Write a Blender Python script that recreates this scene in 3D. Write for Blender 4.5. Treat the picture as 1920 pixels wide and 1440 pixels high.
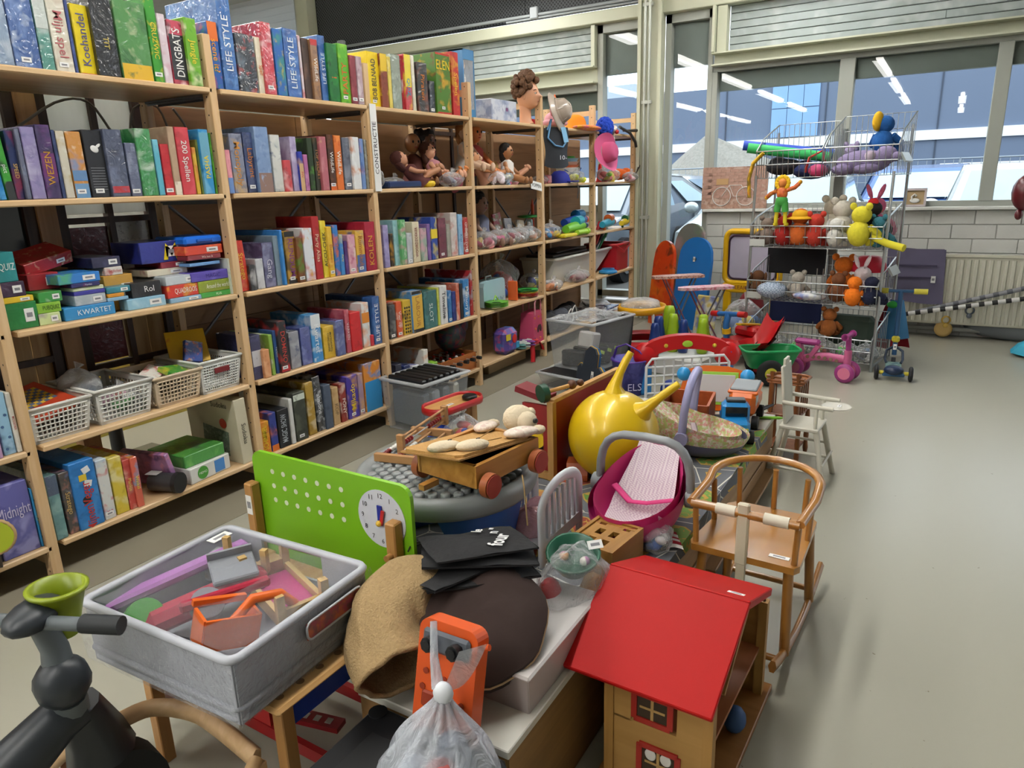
import bpy, math, random
from mathutils import Vector, Matrix, Euler
S = bpy.context.scene
COL = S.collection
for o in list(bpy.data.objects): bpy.data.objects.remove(o)
# ---------------------------------------------------------------- camera
cam = bpy.data.objects.new('camera', bpy.data.cameras.new('camera'))
cam.data.sensor_width = 36; cam.data.lens = 1340.06 / 1920 * 36
cam.data.clip_start = .02; cam.data.clip_end = 400
_r = Vector((.50917416, -.86012091, -.03055647)); _u = Vector((.24566962, .11122183, .96295179)); _f = Vector((.82485642, .49781696, -.26793686))
cam.matrix_world = Matrix(((_r.x, _u.x, -_f.x, -1.05507), (_r.y, _u.y, -_f.y, -2.40339), (_r.z, _u.z, -_f.z, 1.20897), (0, 0, 0, 1)))
COL.objects.link(cam); S.camera = cam
# ---------------------------------------------------------------- sky, exposure
W = bpy.data.worlds.new('overcast'); S.world = W; W.use_nodes = True
_n = W.node_tree.nodes; _bg = _n['Background']
_tc = _n.new('ShaderNodeTexCoord'); _ns = _n.new('ShaderNodeTexNoise'); _ns.inputs['Scale'].default_value = 2.5
_rp = _n.new('ShaderNodeValToRGB'); _rp.color_ramp.elements[0].color = (.78, .86, 1, 1); _rp.color_ramp.elements[1].color = (1, 1, 1, 1)
W.node_tree.links.new(_tc.outputs['Generated'], _ns.inputs['Vector']); W.node_tree.links.new(_ns.outputs['Fac'], _rp.inputs[0]); W.node_tree.links.new(_rp.outputs[0], _bg.inputs[0])
_bg.inputs[1].default_value = 2.9
S.view_settings.view_transform = 'Standard'; S.view_settings.look = 'None'
S.view_settings.gamma = 1; S.view_settings.use_curve_mapping = False
S.view_settings.exposure = 0.0
LAMP_W = 22.5
for _k, _v in (('max_bounces', 4), ('diffuse_bounces', 2), ('glossy_bounces', 1), ('transmission_bounces', 2), ('transparent_max_bounces', 5)): setattr(S.cycles, _k, _v)
S.cycles.caustics_reflective = S.cycles.caustics_refractive = False; S.cycles.sample_clamp_indirect = 6
# ---------------------------------------------------------------- helpers
R = math.radians; PI = math.pi
rnd = random.Random(7)
def lin(c):
    if isinstance(c, str):
        c = c.lstrip('#'); c = c if len(c) == 6 else ''.join(q * 2 for q in c); c = [int(c[i:i+2], 16) / 255 for i in (0, 2, 4)]
        return tuple(x / 12.92 if x <= .04045 else ((x + .055) / 1.055) ** 2.4 for x in c)
    return tuple(c[:3])
MC = {}
def newmat(key):
    m = bpy.data.materials.new(key[:50]); m.use_nodes = True
    nt = m.node_tree
    return m, nt, nt.nodes['Principled BSDF']
def M(c, rough=.5, metal=0, var=.07, vs=9, coat=0, bump=0, bs=80, emit=0, sheen=0, spec=.5):
    """plain surface: colour with a little noise, optional relief"""
    k = ('p', c, rough, metal, var, vs, coat, bump, bs, emit, sheen, spec)
    if k in MC: return MC[k]
    m, nt, p = newmat('surface ' + str(c)); L = nt.links.new
    col = lin(c)
    tc = nt.nodes.new('ShaderNodeTexCoord'); n = nt.nodes.new('ShaderNodeTexNoise'); n.inputs['Scale'].default_value = vs; n.inputs['Detail'].default_value = 1
    L(tc.outputs['Object'], n.inputs['Vector'])
    mx = nt.nodes.new('ShaderNodeMix'); mx.data_type = 'RGBA'
    mx.inputs[6].default_value = (*[x * (1 - var) for x in col], 1); mx.inputs[7].default_value = (*[min(1, x * (1 + var)) for x in col], 1)
    L(n.outputs['Fac'], mx.inputs[0]); L(mx.outputs[2], p.inputs['Base Color'])
    p.inputs['Roughness'].default_value = rough; p.inputs['Metallic'].default_value = metal
    p.inputs['Specular IOR Level'].default_value = spec
    if coat: p.inputs['Coat Weight'].default_value = coat; p.inputs['Coat Roughness'].default_value = .06
    if sheen: p.inputs['Sheen Weight'].default_value = sheen
    if bump:
        b = nt.nodes.new('ShaderNodeBump'); b.inputs['Strength'].default_value = bump; b.inputs['Distance'].default_value = .004
        n2 = nt.nodes.new('ShaderNodeTexNoise'); n2.inputs['Scale'].default_value = bs; n2.inputs['Detail'].default_value = 2
        L(tc.outputs['Object'], n2.inputs['Vector']); L(n2.outputs['Fac'], b.inputs['Height']); L(b.outputs[0], p.inputs['Normal'])
    if emit:
        L(mx.outputs[2], p.inputs['Emission Color']); p.inputs['Emission Strength'].default_value = emit; m.cycles.emission_sampling = 'NONE'
    MC[k] = m; return m
def wood(c, c2=None, axis=2, rough=.45, s=1.0, coat=0, holes=False):
    """grained wood, grain along the given axis"""
    k = ('w', c, c2, axis, rough, s, coat, holes)
    if k in MC: return MC[k]
    m, nt, p = newmat('wood ' + c); L = nt.links.new
    a = lin(c); b = lin(c2) if c2 else tuple(x * .74 for x in a)
    tc = nt.nodes.new('ShaderNodeTexCoord'); mp = nt.nodes.new('ShaderNodeMapping'); sc = [34 * s] * 3; sc[axis] = 2.2 * s
    mp.inputs['Scale'].default_value = sc; n = nt.nodes.new('ShaderNodeTexNoise'); n.inputs['Scale'].default_value = 1; n.inputs['Detail'].default_value = 3; n.inputs['Distortion'].default_value = .6
    L(tc.outputs['Object'], mp.inputs[0]); L(mp.outputs[0], n.inputs['Vector'])
    r = nt.nodes.new('ShaderNodeValToRGB'); r.color_ramp.elements[0].position = .3; r.color_ramp.elements[1].position = .68
    r.color_ramp.elements[0].color = (*b, 1); r.color_ramp.elements[1].color = (*a, 1)
    L(n.outputs['Fac'], r.inputs[0]); out = r.outputs[0]
    if holes:   # drilled pin holes every 6.4 cm
        sx = nt.nodes.new('ShaderNodeSeparateXYZ'); L(tc.outputs['Object'], sx.inputs[0])
        def mt(op, *v):
            q = nt.nodes.new('ShaderNodeMath'); q.operation = op
            for i, x in enumerate(v):
                if isinstance(x, (int, float)): q.inputs[i].default_value = x
                else: L(x, q.inputs[i])
            return q.outputs[0]
        fz = mt('SUBTRACT', mt('MULTIPLY', mt('FRACT', mt('DIVIDE', sx.outputs[2], .064)), .064), .032)
        d = mt('SQRT', mt('ADD', mt('POWER', fz, 2), mt('POWER', sx.outputs[1], 2)))
        g = mt('LESS_THAN', d, .0034); g = mt('MULTIPLY', g, mt('GREATER_THAN', mt('ABSOLUTE', sx.outputs[0]), .0155))
        mx = nt.nodes.new('ShaderNodeMix'); mx.data_type = 'RGBA'; L(g, mx.inputs[0]); L(out, mx.inputs[6]); mx.inputs[7].default_value = (.03, .018, .01, 1); out = mx.outputs[2]
    L(out, p.inputs['Base Color']); p.inputs['Roughness'].default_value = rough
    if coat: p.inputs['Coat Weight'].default_value = coat; p.inputs['Coat Roughness'].default_value = .15
    MC[k] = m; return m
def art(c1, c2, c3, seed=0, wrap=0, s=14, amt=.5, rough=.42):
    """printed cardboard: ground colour with patches of two more; wrap = crinkled shrink film on it"""
    k = ('a', c1, c2, c3, seed, wrap, s, amt)
    if k in MC: return MC[k]
    m, nt, p = newmat('print ' + c1); L = nt.links.new
    tc = nt.nodes.new('ShaderNodeTexCoord'); mp = nt.nodes.new('ShaderNodeMapping'); mp.inputs['Location'].default_value = (seed * 1.37, seed * .71, seed * 2.3)
    L(tc.outputs['Object'], mp.inputs[0])
    prev = None
    for i, (c, sc, th) in enumerate(((c2, s, .62 - .18 * amt), (c3, s * 1.9, .66 - .16 * amt))):
        n = nt.nodes.new('ShaderNodeTexNoise'); n.inputs['Scale'].default_value = sc; n.inputs['Detail'].default_value = 2; n.inputs['Distortion'].default_value = .4
        L(mp.outputs[0], n.inputs['Vector'])
        r = nt.nodes.new('ShaderNodeValToRGB'); r.color_ramp.elements[0].position = th - .04; r.color_ramp.elements[1].position = th + .12; r.color_ramp.elements[1].color = (.75, .75, .75, 1)
        L(n.outputs['Fac'], r.inputs[0])
        mx = nt.nodes.new('ShaderNodeMix'); mx.data_type = 'RGBA'; L(r.outputs[0], mx.inputs[0])
        if prev is None: mx.inputs[6].default_value = (*lin(c1), 1)
        else: L(prev, mx.inputs[6])
        mx.inputs[7].default_value = (*lin(c), 1); prev = mx.outputs[2]
    L(prev, p.inputs['Base Color']); p.inputs['Roughness'].default_value = rough
    if wrap:
        p.inputs['Coat Weight'].default_value = wrap; p.inputs['Coat Roughness'].default_value = .05; p.inputs['Coat IOR'].default_value = 1.7
        b = nt.nodes.new('ShaderNodeBump'); b.inputs['Strength'].default_value = .55; b.inputs['Distance'].default_value = .012
        n2 = nt.nodes.new('ShaderNodeTexNoise'); n2.inputs['Scale'].default_value = 22; n2.inputs['Detail'].default_value = 2; n2.inputs['Distortion'].default_value = 2.5
        L(mp.outputs[0], n2.inputs['Vector']); L(n2.outputs['Fac'], b.inputs['Height']); L(b.outputs[0], p.inputs['Coat Normal'])
    MC[k] = m; return m
def clear(c='#ffffff', op=.12, rough=.08, bump=0, bs=25, edge=.5):
    """see-through plastic or film"""
    k = ('c', c, op, rough, bump, bs, edge)
    if k in MC: return MC[k]
    m, nt, p = newmat('clear plastic'); L = nt.links.new; col = lin(c)
    tr = nt.nodes.new('ShaderNodeBsdfTransparent'); tr.inputs[0].default_value = (*[.6 + .4 * x for x in col], 1)
    p.inputs['Base Color'].default_value = (*col, 1); p.inputs['Roughness'].default_value = rough
    lw = nt.nodes.new('ShaderNodeLayerWeight'); lw.inputs[0].default_value = .35
    r = nt.nodes.new('ShaderNodeMapRange'); r.inputs[3].default_value = op; r.inputs[4].default_value = min(1, op + edge)
    L(lw.outputs['Facing'], r.inputs[0])
    mx = nt.nodes.new('ShaderNodeMixShader'); L(r.outputs[0], mx.inputs[0]); L(tr.outputs[0], mx.inputs[1]); L(p.outputs[0], mx.inputs[2])
    fac = r.outputs[0]
    if bump:
        tc = nt.nodes.new('ShaderNodeTexCoord'); n = nt.nodes.new('ShaderNodeTexNoise'); n.inputs['Scale'].default_value = bs; n.inputs['Detail'].default_value = 3; n.inputs['Distortion'].default_value = 1.8
        L(tc.outputs['Object'], n.inputs['Vector']); b = nt.nodes.new('ShaderNodeBump'); b.inputs['Strength'].default_value = bump; b.inputs['Distance'].default_value = .015
        L(n.outputs['Fac'], b.inputs['Height']); L(b.outputs[0], p.inputs['Normal']); L(b.outputs[0], lw.inputs['Normal'])
    L(mx.outputs[0], nt.nodes['Material Output'].inputs[0])
    MC[k] = m; return m
def milk(c):
    k = ('m', c)
    if k in MC: return MC[k]
    m, nt, p = newmat('frosted glass'); L = nt.links.new
    n = nt.nodes.new('ShaderNodeTexNoise'); n.inputs['Scale'].default_value = 7; a = nt.nodes.new('ShaderNodeMix'); a.data_type = 'RGBA'; L(n.outputs['Fac'], a.inputs[0])
    a.inputs[6].default_value = (*lin(c), 1); a.inputs[7].default_value = (*[.9 * x for x in lin(c)], 1)
    t = nt.nodes.new('ShaderNodeBsdfTranslucent'); L(a.outputs[2], t.inputs[0]); L(a.outputs[2], p.inputs['Base Color']); p.inputs['Roughness'].default_value = .4
    mx = nt.nodes.new('ShaderNodeMixShader'); mx.inputs[0].default_value = .5; L(t.outputs[0], mx.inputs[1]); L(p.outputs[0], mx.inputs[2]); L(mx.outputs[0], nt.nodes['Material Output'].inputs[0])
    MC[k] = m; return m
def glass(tint='#eef6f6'):
    k = ('g', tint)
    if k in MC: return MC[k]
    m, nt, p = newmat('window glass'); L = nt.links.new
    tr = nt.nodes.new('ShaderNodeBsdfTransparent'); tr.inputs[0].default_value = (*lin(tint), 1)
    gl = nt.nodes.new('ShaderNodeBsdfGlossy'); gl.inputs['Roughness'].default_value = 0.0
    fr = nt.nodes.new('ShaderNodeFresnel'); fr.inputs[0].default_value = 1.5
    mx = nt.nodes.new('ShaderNodeMixShader'); L(fr.outputs[0], mx.inputs[0]); L(tr.outputs[0], mx.inputs[1]); L(gl.outputs[0], mx.inputs[2])
    L(mx.outputs[0], nt.nodes['Material Output'].inputs[0]); MC[k] = m; return m
V = Vector
def frame(d):
    """a rotation whose z axis is d"""
    d = V(d).normalized(); a = V((0, 0, 1)) if abs(d.z) < .95 else V((1, 0, 0))
    x = a.cross(d).normalized(); y = d.cross(x)
    return Matrix((x, y, d)).transposed()
def smooth(pts, k=4):
    pts = [V(p) for p in pts]; out = []
    for i in range(len(pts) - 1):
        p0, p1, p2, p3 = pts[max(0, i - 1)], pts[i], pts[i + 1], pts[min(len(pts) - 1, i + 2)]
        for j in range(k): q = j / k; out.append(.5 * ((2 * p1) + (p2 - p0) * q + (2 * p0 - 5 * p1 + 4 * p2 - p3) * q * q + (3 * p1 - p0 - 3 * p2 + p3) * q ** 3))
    return out + [pts[-1]]
class B:
    """collects shapes for ONE mesh"""
    def __init__(s): s.v = []; s.f = []; s.mi = []; s.sm = []
    def add(s, vs, fs, mi=0, sm=False):
        o = len(s.v); s.v += [tuple(v) for v in vs]
        for f in fs: s.f.append([i + o for i in f]); s.mi.append(mi); s.sm.append(sm)
        return s
    def box(s, c, d, rot=None, bev=0, mi=0):
        hx, hy, hz = [x / 2 for x in d]; b = min(bev, hx * .9, hy * .9, hz * .9); c = V(c)
        m = Euler(rot).to_matrix() if rot is not None and not isinstance(rot, Matrix) else rot
        P = []
        sg = [(a, e, g) for a in (-1, 1) for e in (-1, 1) for g in (-1, 1)]
        if b <= 0:
            P = [V((a * hx, e * hy, g * hz)) for a, e, g in sg]
            F = [(0, 1, 3, 2), (4, 6, 7, 5), (0, 4, 5, 1), (2, 3, 7, 6), (0, 2, 6, 4), (1, 5, 7, 3)]
        else:
            for a, e, g in sg:
                P += [V((a * hx, e * (hy - b), g * (hz - b))), V((a * (hx - b), e * hy, g * (hz - b))), V((a * (hx - b), e * (hy - b), g * hz))]
            I = lambda a, e, g, k: 3 * (((a > 0) * 2 + (e > 0)) * 2 + (g > 0)) + k
            F = []
            for a in (-1, 1):
                F.append([I(a, -1, -1, 0), I(a, 1, -1, 0), I(a, 1, 1, 0), I(a, -1, 1, 0)][::a])
                F.append([I(-1, a, -1, 1), I(-1, a, 1, 1), I(1, a, 1, 1), I(1, a, -1, 1)][::a])
                F.append([I(-1, -1, a, 2), I(1, -1, a, 2), I(1, 1, a, 2), I(-1, 1, a, 2)][::a])
            for e in (-1, 1):
                for g in (-1, 1):
                    F.append([I(-1, e, g, 1), I(-1, e, g, 2), I(1, e, g, 2), I(1, e, g, 1)][::e * g])
                    F.append([I(e, -1, g, 2), I(e, -1, g, 0), I(e, 1, g, 0), I(e, 1, g, 2)][::e * g])
                    F.append([I(e, g, -1, 0), I(e, g, -1, 1), I(e, g, 1, 1), I(e, g, 1, 0)][::e * g])
            for a, e, g in sg: F.append([I(a, e, g, 0), I(a, e, g, 1), I(a, e, g, 2)][::a * e * g])
        if m is not None: P = [m @ p for p in P]
        return s.add([p + c for p in P], F, mi)
    def cyl(s, p, q, r, r2=None, n=12, mi=0, caps=True, sm=True):
        p = V(p); q = V(q); r2 = r if r2 is None else r2
        m = frame(q - p); vs = []
        for o, rr in ((p, r), (q, r2)):
            vs += [o + m @ V((rr * math.cos(2 * PI * i / n), rr * math.sin(2 * PI * i / n), 0)) for i in range(n)]
        s.add(vs, [(i, (i + 1) % n, n + (i + 1) % n, n + i) for i in range(n)], mi, sm)
        if caps:
            s.add(vs[:n], [list(range(n))[::-1]], mi); s.add(vs[n:], [list(range(n))], mi)
        return s
    def tube(s, pts, r, n=8, closed=False, mi=0, rr=None, flat=None):
        """round tube along points; rr = radii; flat=(w,h) gives an oval section"""
        pts = [V(p) for p in pts]; k = len(pts); vs = []; up = None
        for i, p in enumerate(pts):
            a = pts[(i - 1) % k] if closed or i else p; b = pts[(i + 1) % k] if closed or i < k - 1 else p
            d = (b - a).normalized()
            if up is None:
                m = frame(d); up = m.col[1].copy()
            x = up.cross(d).normalized() if up.cross(d).length > 1e-6 else frame(d).col[0]; y = d.cross(x); up = y
            q = rr[i] if rr else r
            w, h = flat if flat else (q, q)
            vs += [p + x * w * math.cos(2 * PI * j / n) + y * h * math.sin(2 * PI * j / n) for j in range(n)]
        fs = [(i * n + j, i * n + (j + 1) % n, ((i + 1) % k) * n + (j + 1) % n, ((i + 1) % k) * n + j) for i in range(k if closed else k - 1) for j in range(n)]
        s.add(vs, fs, mi, True)
        if not closed: s.add(vs[:n], [list(range(n))[::-1]], mi); s.add(vs[-n:], [list(range(n))], mi)
        return s
    def lathe(s, prof, o=(0, 0, 0), ax=(0, 0, 1), n=20, mi=0, sm=True, sx=1, sy=1):
        m = frame(ax); o = V(o); vs = []
        for r, z in prof: vs += [o + m @ V((r * sx * math.cos(2 * PI * i / n), r * sy * math.sin(2 * PI * i / n), z)) for i in range(n)]
        return s.add(vs, [(j * n + i, j * n + (i + 1) % n, (j + 1) * n + (i + 1) % n, (j + 1) * n + i) for j in range(len(prof) - 1) for i in range(n)], mi, sm)
    def ell(s, c, r, rot=None, n=12, mi=0):
        if isinstance(r, (int, float)): r = (r, r, r)
        m = Euler(rot).to_matrix() if rot is not None and not isinstance(rot, Matrix) else (rot or Matrix.Identity(3)); c = V(c); k = max(5, n * 2 // 3); vs = []
        for j in range(1, k):
            t = PI * j / k
            vs += [c + m @ V((r[0] * math.sin(t) * math.cos(2 * PI * i / n), r[1] * math.sin(t) * math.sin(2 * PI * i / n), r[2] * math.cos(t))) for i in range(n)]
        a = len(vs); vs += [c + m @ V((0, 0, r[2])), c + m @ V((0, 0, -r[2]))]
        fs = [(j * n + i, (j + 1) * n + i, (j + 1) * n + (i + 1) % n, j * n + (i + 1) % n) for j in range(k - 2) for i in range(n)]
        fs += [(a, i, (i + 1) % n) for i in range(n)] + [(a + 1, (k - 2) * n + (i + 1) % n, (k - 2) * n + i) for i in range(n)]
        return s.add(vs, fs, mi, True)
    def prism(s, poly, h, mat=None, mi=0, sm=False):
        """polygon in local xy, thickness h along local z, placed by a 4x4"""
        mat = mat or Matrix.Identity(4); n = len(poly)
        vs = [mat @ V((x, y, 0)) for x, y in poly] + [mat @ V((x, y, h)) for x, y in poly]
        s.add(vs, [list(range(n))[::-1], [n + i for i in range(n)]], mi)
        return s.add(vs, [(i, (i + 1) % n, n + (i + 1) % n, n + i) for i in range(n)], mi, sm)
    def grid(s, fn, nu, nv, mi=0, sm=True, cu=False):
        """surface fn(u,v)->xyz"""
        vs = [fn(i / (nu if cu else nu - 1), j / (nv - 1)) for j in range(nv) for i in range(nu)]
        return s.add(vs, [(j * nu + i, j * nu + (i + 1) % nu, (j + 1) * nu + (i + 1) % nu, (j + 1) * nu + i) for j in range(nv - 1) for i in range(nu if cu else nu - 1)], mi, sm)
    def mesh(s, name, mats):
        me = bpy.data.meshes.new(name); me.from_pydata(s.v, [], s.f)
        for m in (mats if isinstance(mats, (list, tuple)) else [mats]): me.materials.append(m)
        me.polygons.foreach_set('material_index', s.mi); me.polygons.foreach_set('use_smooth', s.sm); me.update()
        return me
    def build(s, name, mats, parent=None, loc=None, rot=None):
        return obj(name, s.mesh(name, mats), parent, loc, rot)
def obj(name, me, parent=None, loc=None, rot=None):
    o = bpy.data.objects.new(name, me); COL.objects.link(o); o.parent = parent
    if loc is not None: o.location = loc
    if rot is not None: o.rotation_euler = rot
    return o
def tag(o, label, cat, group=None):
    o['label'] = label; o['category'] = cat
    if group: o['group'] = group
    return o
def thing(name, label, cat, loc=(0, 0, 0), rz=0, group=None, rot=None):
    o = bpy.data.objects.new(name, None); o.empty_display_size = .05; COL.objects.link(o)
    o.location = loc; o.rotation_euler = rot or (0, 0, rz)
    return tag(o, label, cat, group)
def struct(name, b, m, parent=None):
    o = b.build(name, m, parent)
    if parent is None: o['kind'] = 'structure'
    return o
TC = {}
def text(parent, s, size, x, y, o, m, name='lettering', fit=None, bold=0.0):
    """flat lettering: x = reading direction, y = letters' up, o = centre; all in the parent's frame"""
    k = (s, bold)
    if k not in TC:
        cu = bpy.data.curves.new('lettering', 'FONT'); cu.body = s; cu.align_x = 'CENTER'; cu.align_y = 'CENTER'; cu.size = 1; cu.extrude = .004; cu.offset = bold; cu.resolution_u = 2
        t = bpy.data.objects.new('lettering', cu); COL.objects.link(t)
        bpy.context.view_layer.update()
        me = bpy.data.meshes.new_from_object(t.evaluated_get(bpy.context.evaluated_depsgraph_get()))
        w = max(v.co.x for v in me.vertices) - min(v.co.x for v in me.vertices)
        bpy.data.objects.remove(t); bpy.data.curves.remove(cu); TC[k] = (me, w)
    me, w = TC[k]; me = me.copy(); me.materials.clear(); me.materials.append(m)
    sx = size
    if fit and w * size > fit: sx = fit / w
    x = V(x).normalized(); y = V(y).normalized(); z = x.cross(y)
    q = obj(name, me, parent)
    q.matrix_local = Matrix(((x.x * sx, y.x * size, z.x * size, o[0]), (x.y * sx, y.y * size, z.y * size, o[1]), (x.z * sx, y.z * size, z.z * size, o[2]), (0, 0, 0, 1)))
    return q
def copy_tree(o, parent=None):
    c = o.copy(); COL.objects.link(c); c.parent = parent
    for ch in list(o.children): copy_tree(ch, c)
    return c
def sticker(parent, c, n=(0, -1, 0), w=.03, h=.014, up=(0, 0, 1)):
    """small white price sticker with a grey bar code line"""
    n = V(n).normalized(); x = V(up).cross(n).normalized(); y = n.cross(x); m = Matrix((x, y, n)).transposed()
    b = B().box(V(c), (w, h, .0012), m).box(V(c) + n * .0006, (w * .6, h * .35, .0008), m, mi=1)
    return b.build('price_sticker', [M('#f4f4f2', .5, var=.02), M('#8a8a90', .6)], parent)
ORD = 'first second third fourth fifth sixth seventh eighth ninth tenth eleventh twelfth thirteenth fourteenth fifteenth sixteenth seventeenth eighteenth nineteenth twentieth twenty-first twenty-second'.split()
# ================================================================ the room
D = 5.256                      # inner face of the window wall
def floor_mat():
    m, nt, p = newmat('cream vinyl floor'); L = nt.links.new
    tc = nt.nodes.new('ShaderNodeTexCoord'); n = nt.nodes.new('ShaderNodeTexNoise'); n.inputs['Scale'].default_value = 1.1; n.inputs['Detail'].default_value = 3
    n2 = nt.nodes.new('ShaderNodeTexNoise'); n2.inputs['Scale'].default_value = 42; n2.inputs['Detail'].default_value = 2
    L(tc.outputs['Object'], n.inputs[0]); L(tc.outputs['Object'], n2.inputs[0])
    r = nt.nodes.new('ShaderNodeValToRGB'); r.color_ramp.elements[0].position = .1; r.color_ramp.elements[1].position = .9
    r.color_ramp.elements[0].color = (*lin('#a9a798'), 1); r.color_ramp.elements[1].color = (*lin('#afad9f'), 1); L(n.outputs['Fac'], r.inputs[0])
    r2 = nt.nodes.new('ShaderNodeValToRGB'); r2.color_ramp.elements[0].position = .755; r2.color_ramp.elements[1].position = .79; L(n2.outputs['Fac'], r2.inputs[0])
    mx = nt.nodes.new('ShaderNodeMix'); mx.data_type = 'RGBA'; L(r2.outputs[0], mx.inputs[0]); L(r.outputs[0], mx.inputs[6]); mx.inputs[7].default_value = (*lin('#7d7460'), 1)
    L(mx.outputs[2], p.inputs['Base Color'])
    r3 = nt.nodes.new('ShaderNodeMapRange'); r3.inputs[3].default_value = .27; r3.inputs[4].default_value = .31; L(n.outputs['Fac'], r3.inputs[0]); L(r3.outputs[0], p.inputs['Roughness'])
    p.inputs['Specular IOR Level'].default_value = .5
    return m
struct('floor', B().box((-7.5, -.9, -.05), (26.2, 15.2, .1)), floor_mat())
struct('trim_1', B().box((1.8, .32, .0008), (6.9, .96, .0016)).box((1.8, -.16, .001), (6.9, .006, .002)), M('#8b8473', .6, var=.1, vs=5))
struct('ceiling', B().box((-7.5, -.9, 3.4), (26.2, 15.2, .1)), M('#d9d9d4', .8))
struct('wall_rear', B().box((-20.6, -.9, 1.7), (.1, 15.2, 3.4)), M('#cfcdc4', .8))
struct('wall_right', B().box((-7.5, -8.5, 1.7), (26.2, .1, 3.4)), M('#cfcdc4', .8))
struct('wall_left', B().box((-7.5, 6.7, 1.7), (26.2, .1, 3.4)), M('#cfcdc4', .8))
def lamp(x, y, n=1, l=2.3):
    t = thing('ceiling_lamp', 'long fluorescent tube lamp hanging in a row under the ceiling', 'lamp', (x, y, 2.9), 0, 'tube lamps under the ceiling')
    B().box((0, 0, .05), (l + .06, .16, .06), bev=.01).cyl((-l * .35, 0, .08), (-l * .35, 0, .45), .006, n=6).cyl((l * .35, 0, .08), (l * .35, 0, .45), .006, n=6).build('housing', M('#e4e4e0', .4), t)
    B().cyl((-l / 2, 0, 0), (l / 2, 0, 0), .045, n=10).build('tube', M('#fffdf6', .4, emit=26, var=0), t)
    ld = bpy.data.lights.new('tube_light', 'AREA'); ld.shape = 'RECTANGLE'; ld.size = l; ld.size_y = .16; ld.energy = LAMP_W; ld.color = (1, .985, .945)
    lo = bpy.data.objects.new('tube_light', ld); COL.objects.link(lo); lo.parent = t; lo.location = (0, 0, -.06)
for x in (3.75, .75, -2.25, -5.4, -8.5):
    for y in (1.15, -1.25): lamp(x, y)
for x in (.75, -2.25, -6.2, -8.8, -11.4): lamp(x, 3.25)  # first pair are added, unseen lamps that brighten the louvre and partition panes
for x in (-9.5, -13): lamp(x, -2.4)
# ---------------------------------------------------------------- window wall
CREAM = M('#c9cbb4', .45, var=.03); FR = M('#a7aba3', .45, var=.03)
wf = struct('wall_far', B().box((D + .09, -2.62, .467), (.17, 4.04, .935)).box((D + .09, 1.05, .06), (.17, 3.3, .12)), M('#d2d3cf', .8, var=.03))
bm = {}
for i in range(9):
    z0 = .004 + i * .1035; y = -.62 - (0 if i % 2 == 0 else -.14)
    while y > -4.6:
        a = min(y, -.62); e = max(y - .28, -4.62); w = round(a - e - .004, 3)
        if w > .03:
            if w not in bm: bm[w] = B().box((0, 0, 0), (.02, w, .1), bev=.003).mesh('block', M('#d9dad6', .6, var=.04, bump=.35, bs=45))
            obj('block', bm[w], wf, (D + .002, (a + e) / 2, z0 + .049))
        y -= .28
struct('trim_2', B().box((D + .07, -2.62, .947), (.26, 4.06, .024), bev=.004), M('#e2e3df', .45, var=.03))
def quad(x, y0, y1, z0, z1): return B().add([(x, y0, z0), (x, y1, z0), (x, y1, z1), (x, y0, z1)], [(0, 1, 2, 3)])
# window frames: window_1 is the wide row over the wall, 2 and 3 the tall ones beside the column
w1 = struct('window_1', B().box((D + .06, -2.62, .975), (.09, 4.04, .05)).box((D + .06, -2.62, 2.075), (.09, 4.04, .05)), FR)
ys = [(-.61, -.655), (-1.577, -1.685), (-2.581, -2.671), (-3.55, -3.65), (-4.5, -4.62)]
for a, e in ys: B().box((D + .055, (a + e) / 2, 1.525), (.1, a - e, 1.06), bev=.004).build('mullion', FR, w1)
for (a, e), (c, f) in zip(ys, ys[1:]): quad(D + .07, e, c, 1.0, 2.05).build('pane', glass(), w1)
for k, (a, e) in enumerate(((.415, -.03), (-.206, -.61))):
    w = struct('window_%d' % (k + 2), B().box((D + .055, a - .025, 1.33), (.1, .05, 2.4)).box((D + .055, e + .02, 1.33), (.1, .04, 2.4)).box((D + .055, (a + e) / 2, .19), (.1, a - e, .06)).box((D + .055, (a + e) / 2, 2.5), (.1, a - e, .07)), FR)
    quad(D + .07, a - .04, e + .03, .2, 2.48).build('pane', glass(), w)
    B().box((D + .11, (a + e) / 2, 2.31), (.05, a - e - .02, .36)).build('roller_shutter', M('#b5b8b2', .6), w)
w4 = struct('window_4', B().box((D + .055, 2.1, .975), (.1, 3.35, .06)).box((D + .055, 2.1, 2.03), (.1, 3.35, .06)).box((D + .055, 2.1, 1.5), (.08, .06, 1.05)), FR)
quad(D + .07, 3.75, .45, 1, 2.02).build('pane', glass(), w4)
B().box((D + .13, -2.62, 2.0), (.08, 4.04, .12)).box((D + .12, -2.62, 1.925), (.06, 4.04, .03)).build('roller_shutter', M('#a5a9a1', .6), w1)
B().box((D + .13, 2.1, 1.95), (.08, 3.3, .2)).build('roller_shutter', M('#83877f', .6), w4)
struct('trim_3', B().box((D + .12, 2.1, .5), (.1, 3.4, .95)), M('#bfc1bd', .8))
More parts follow.
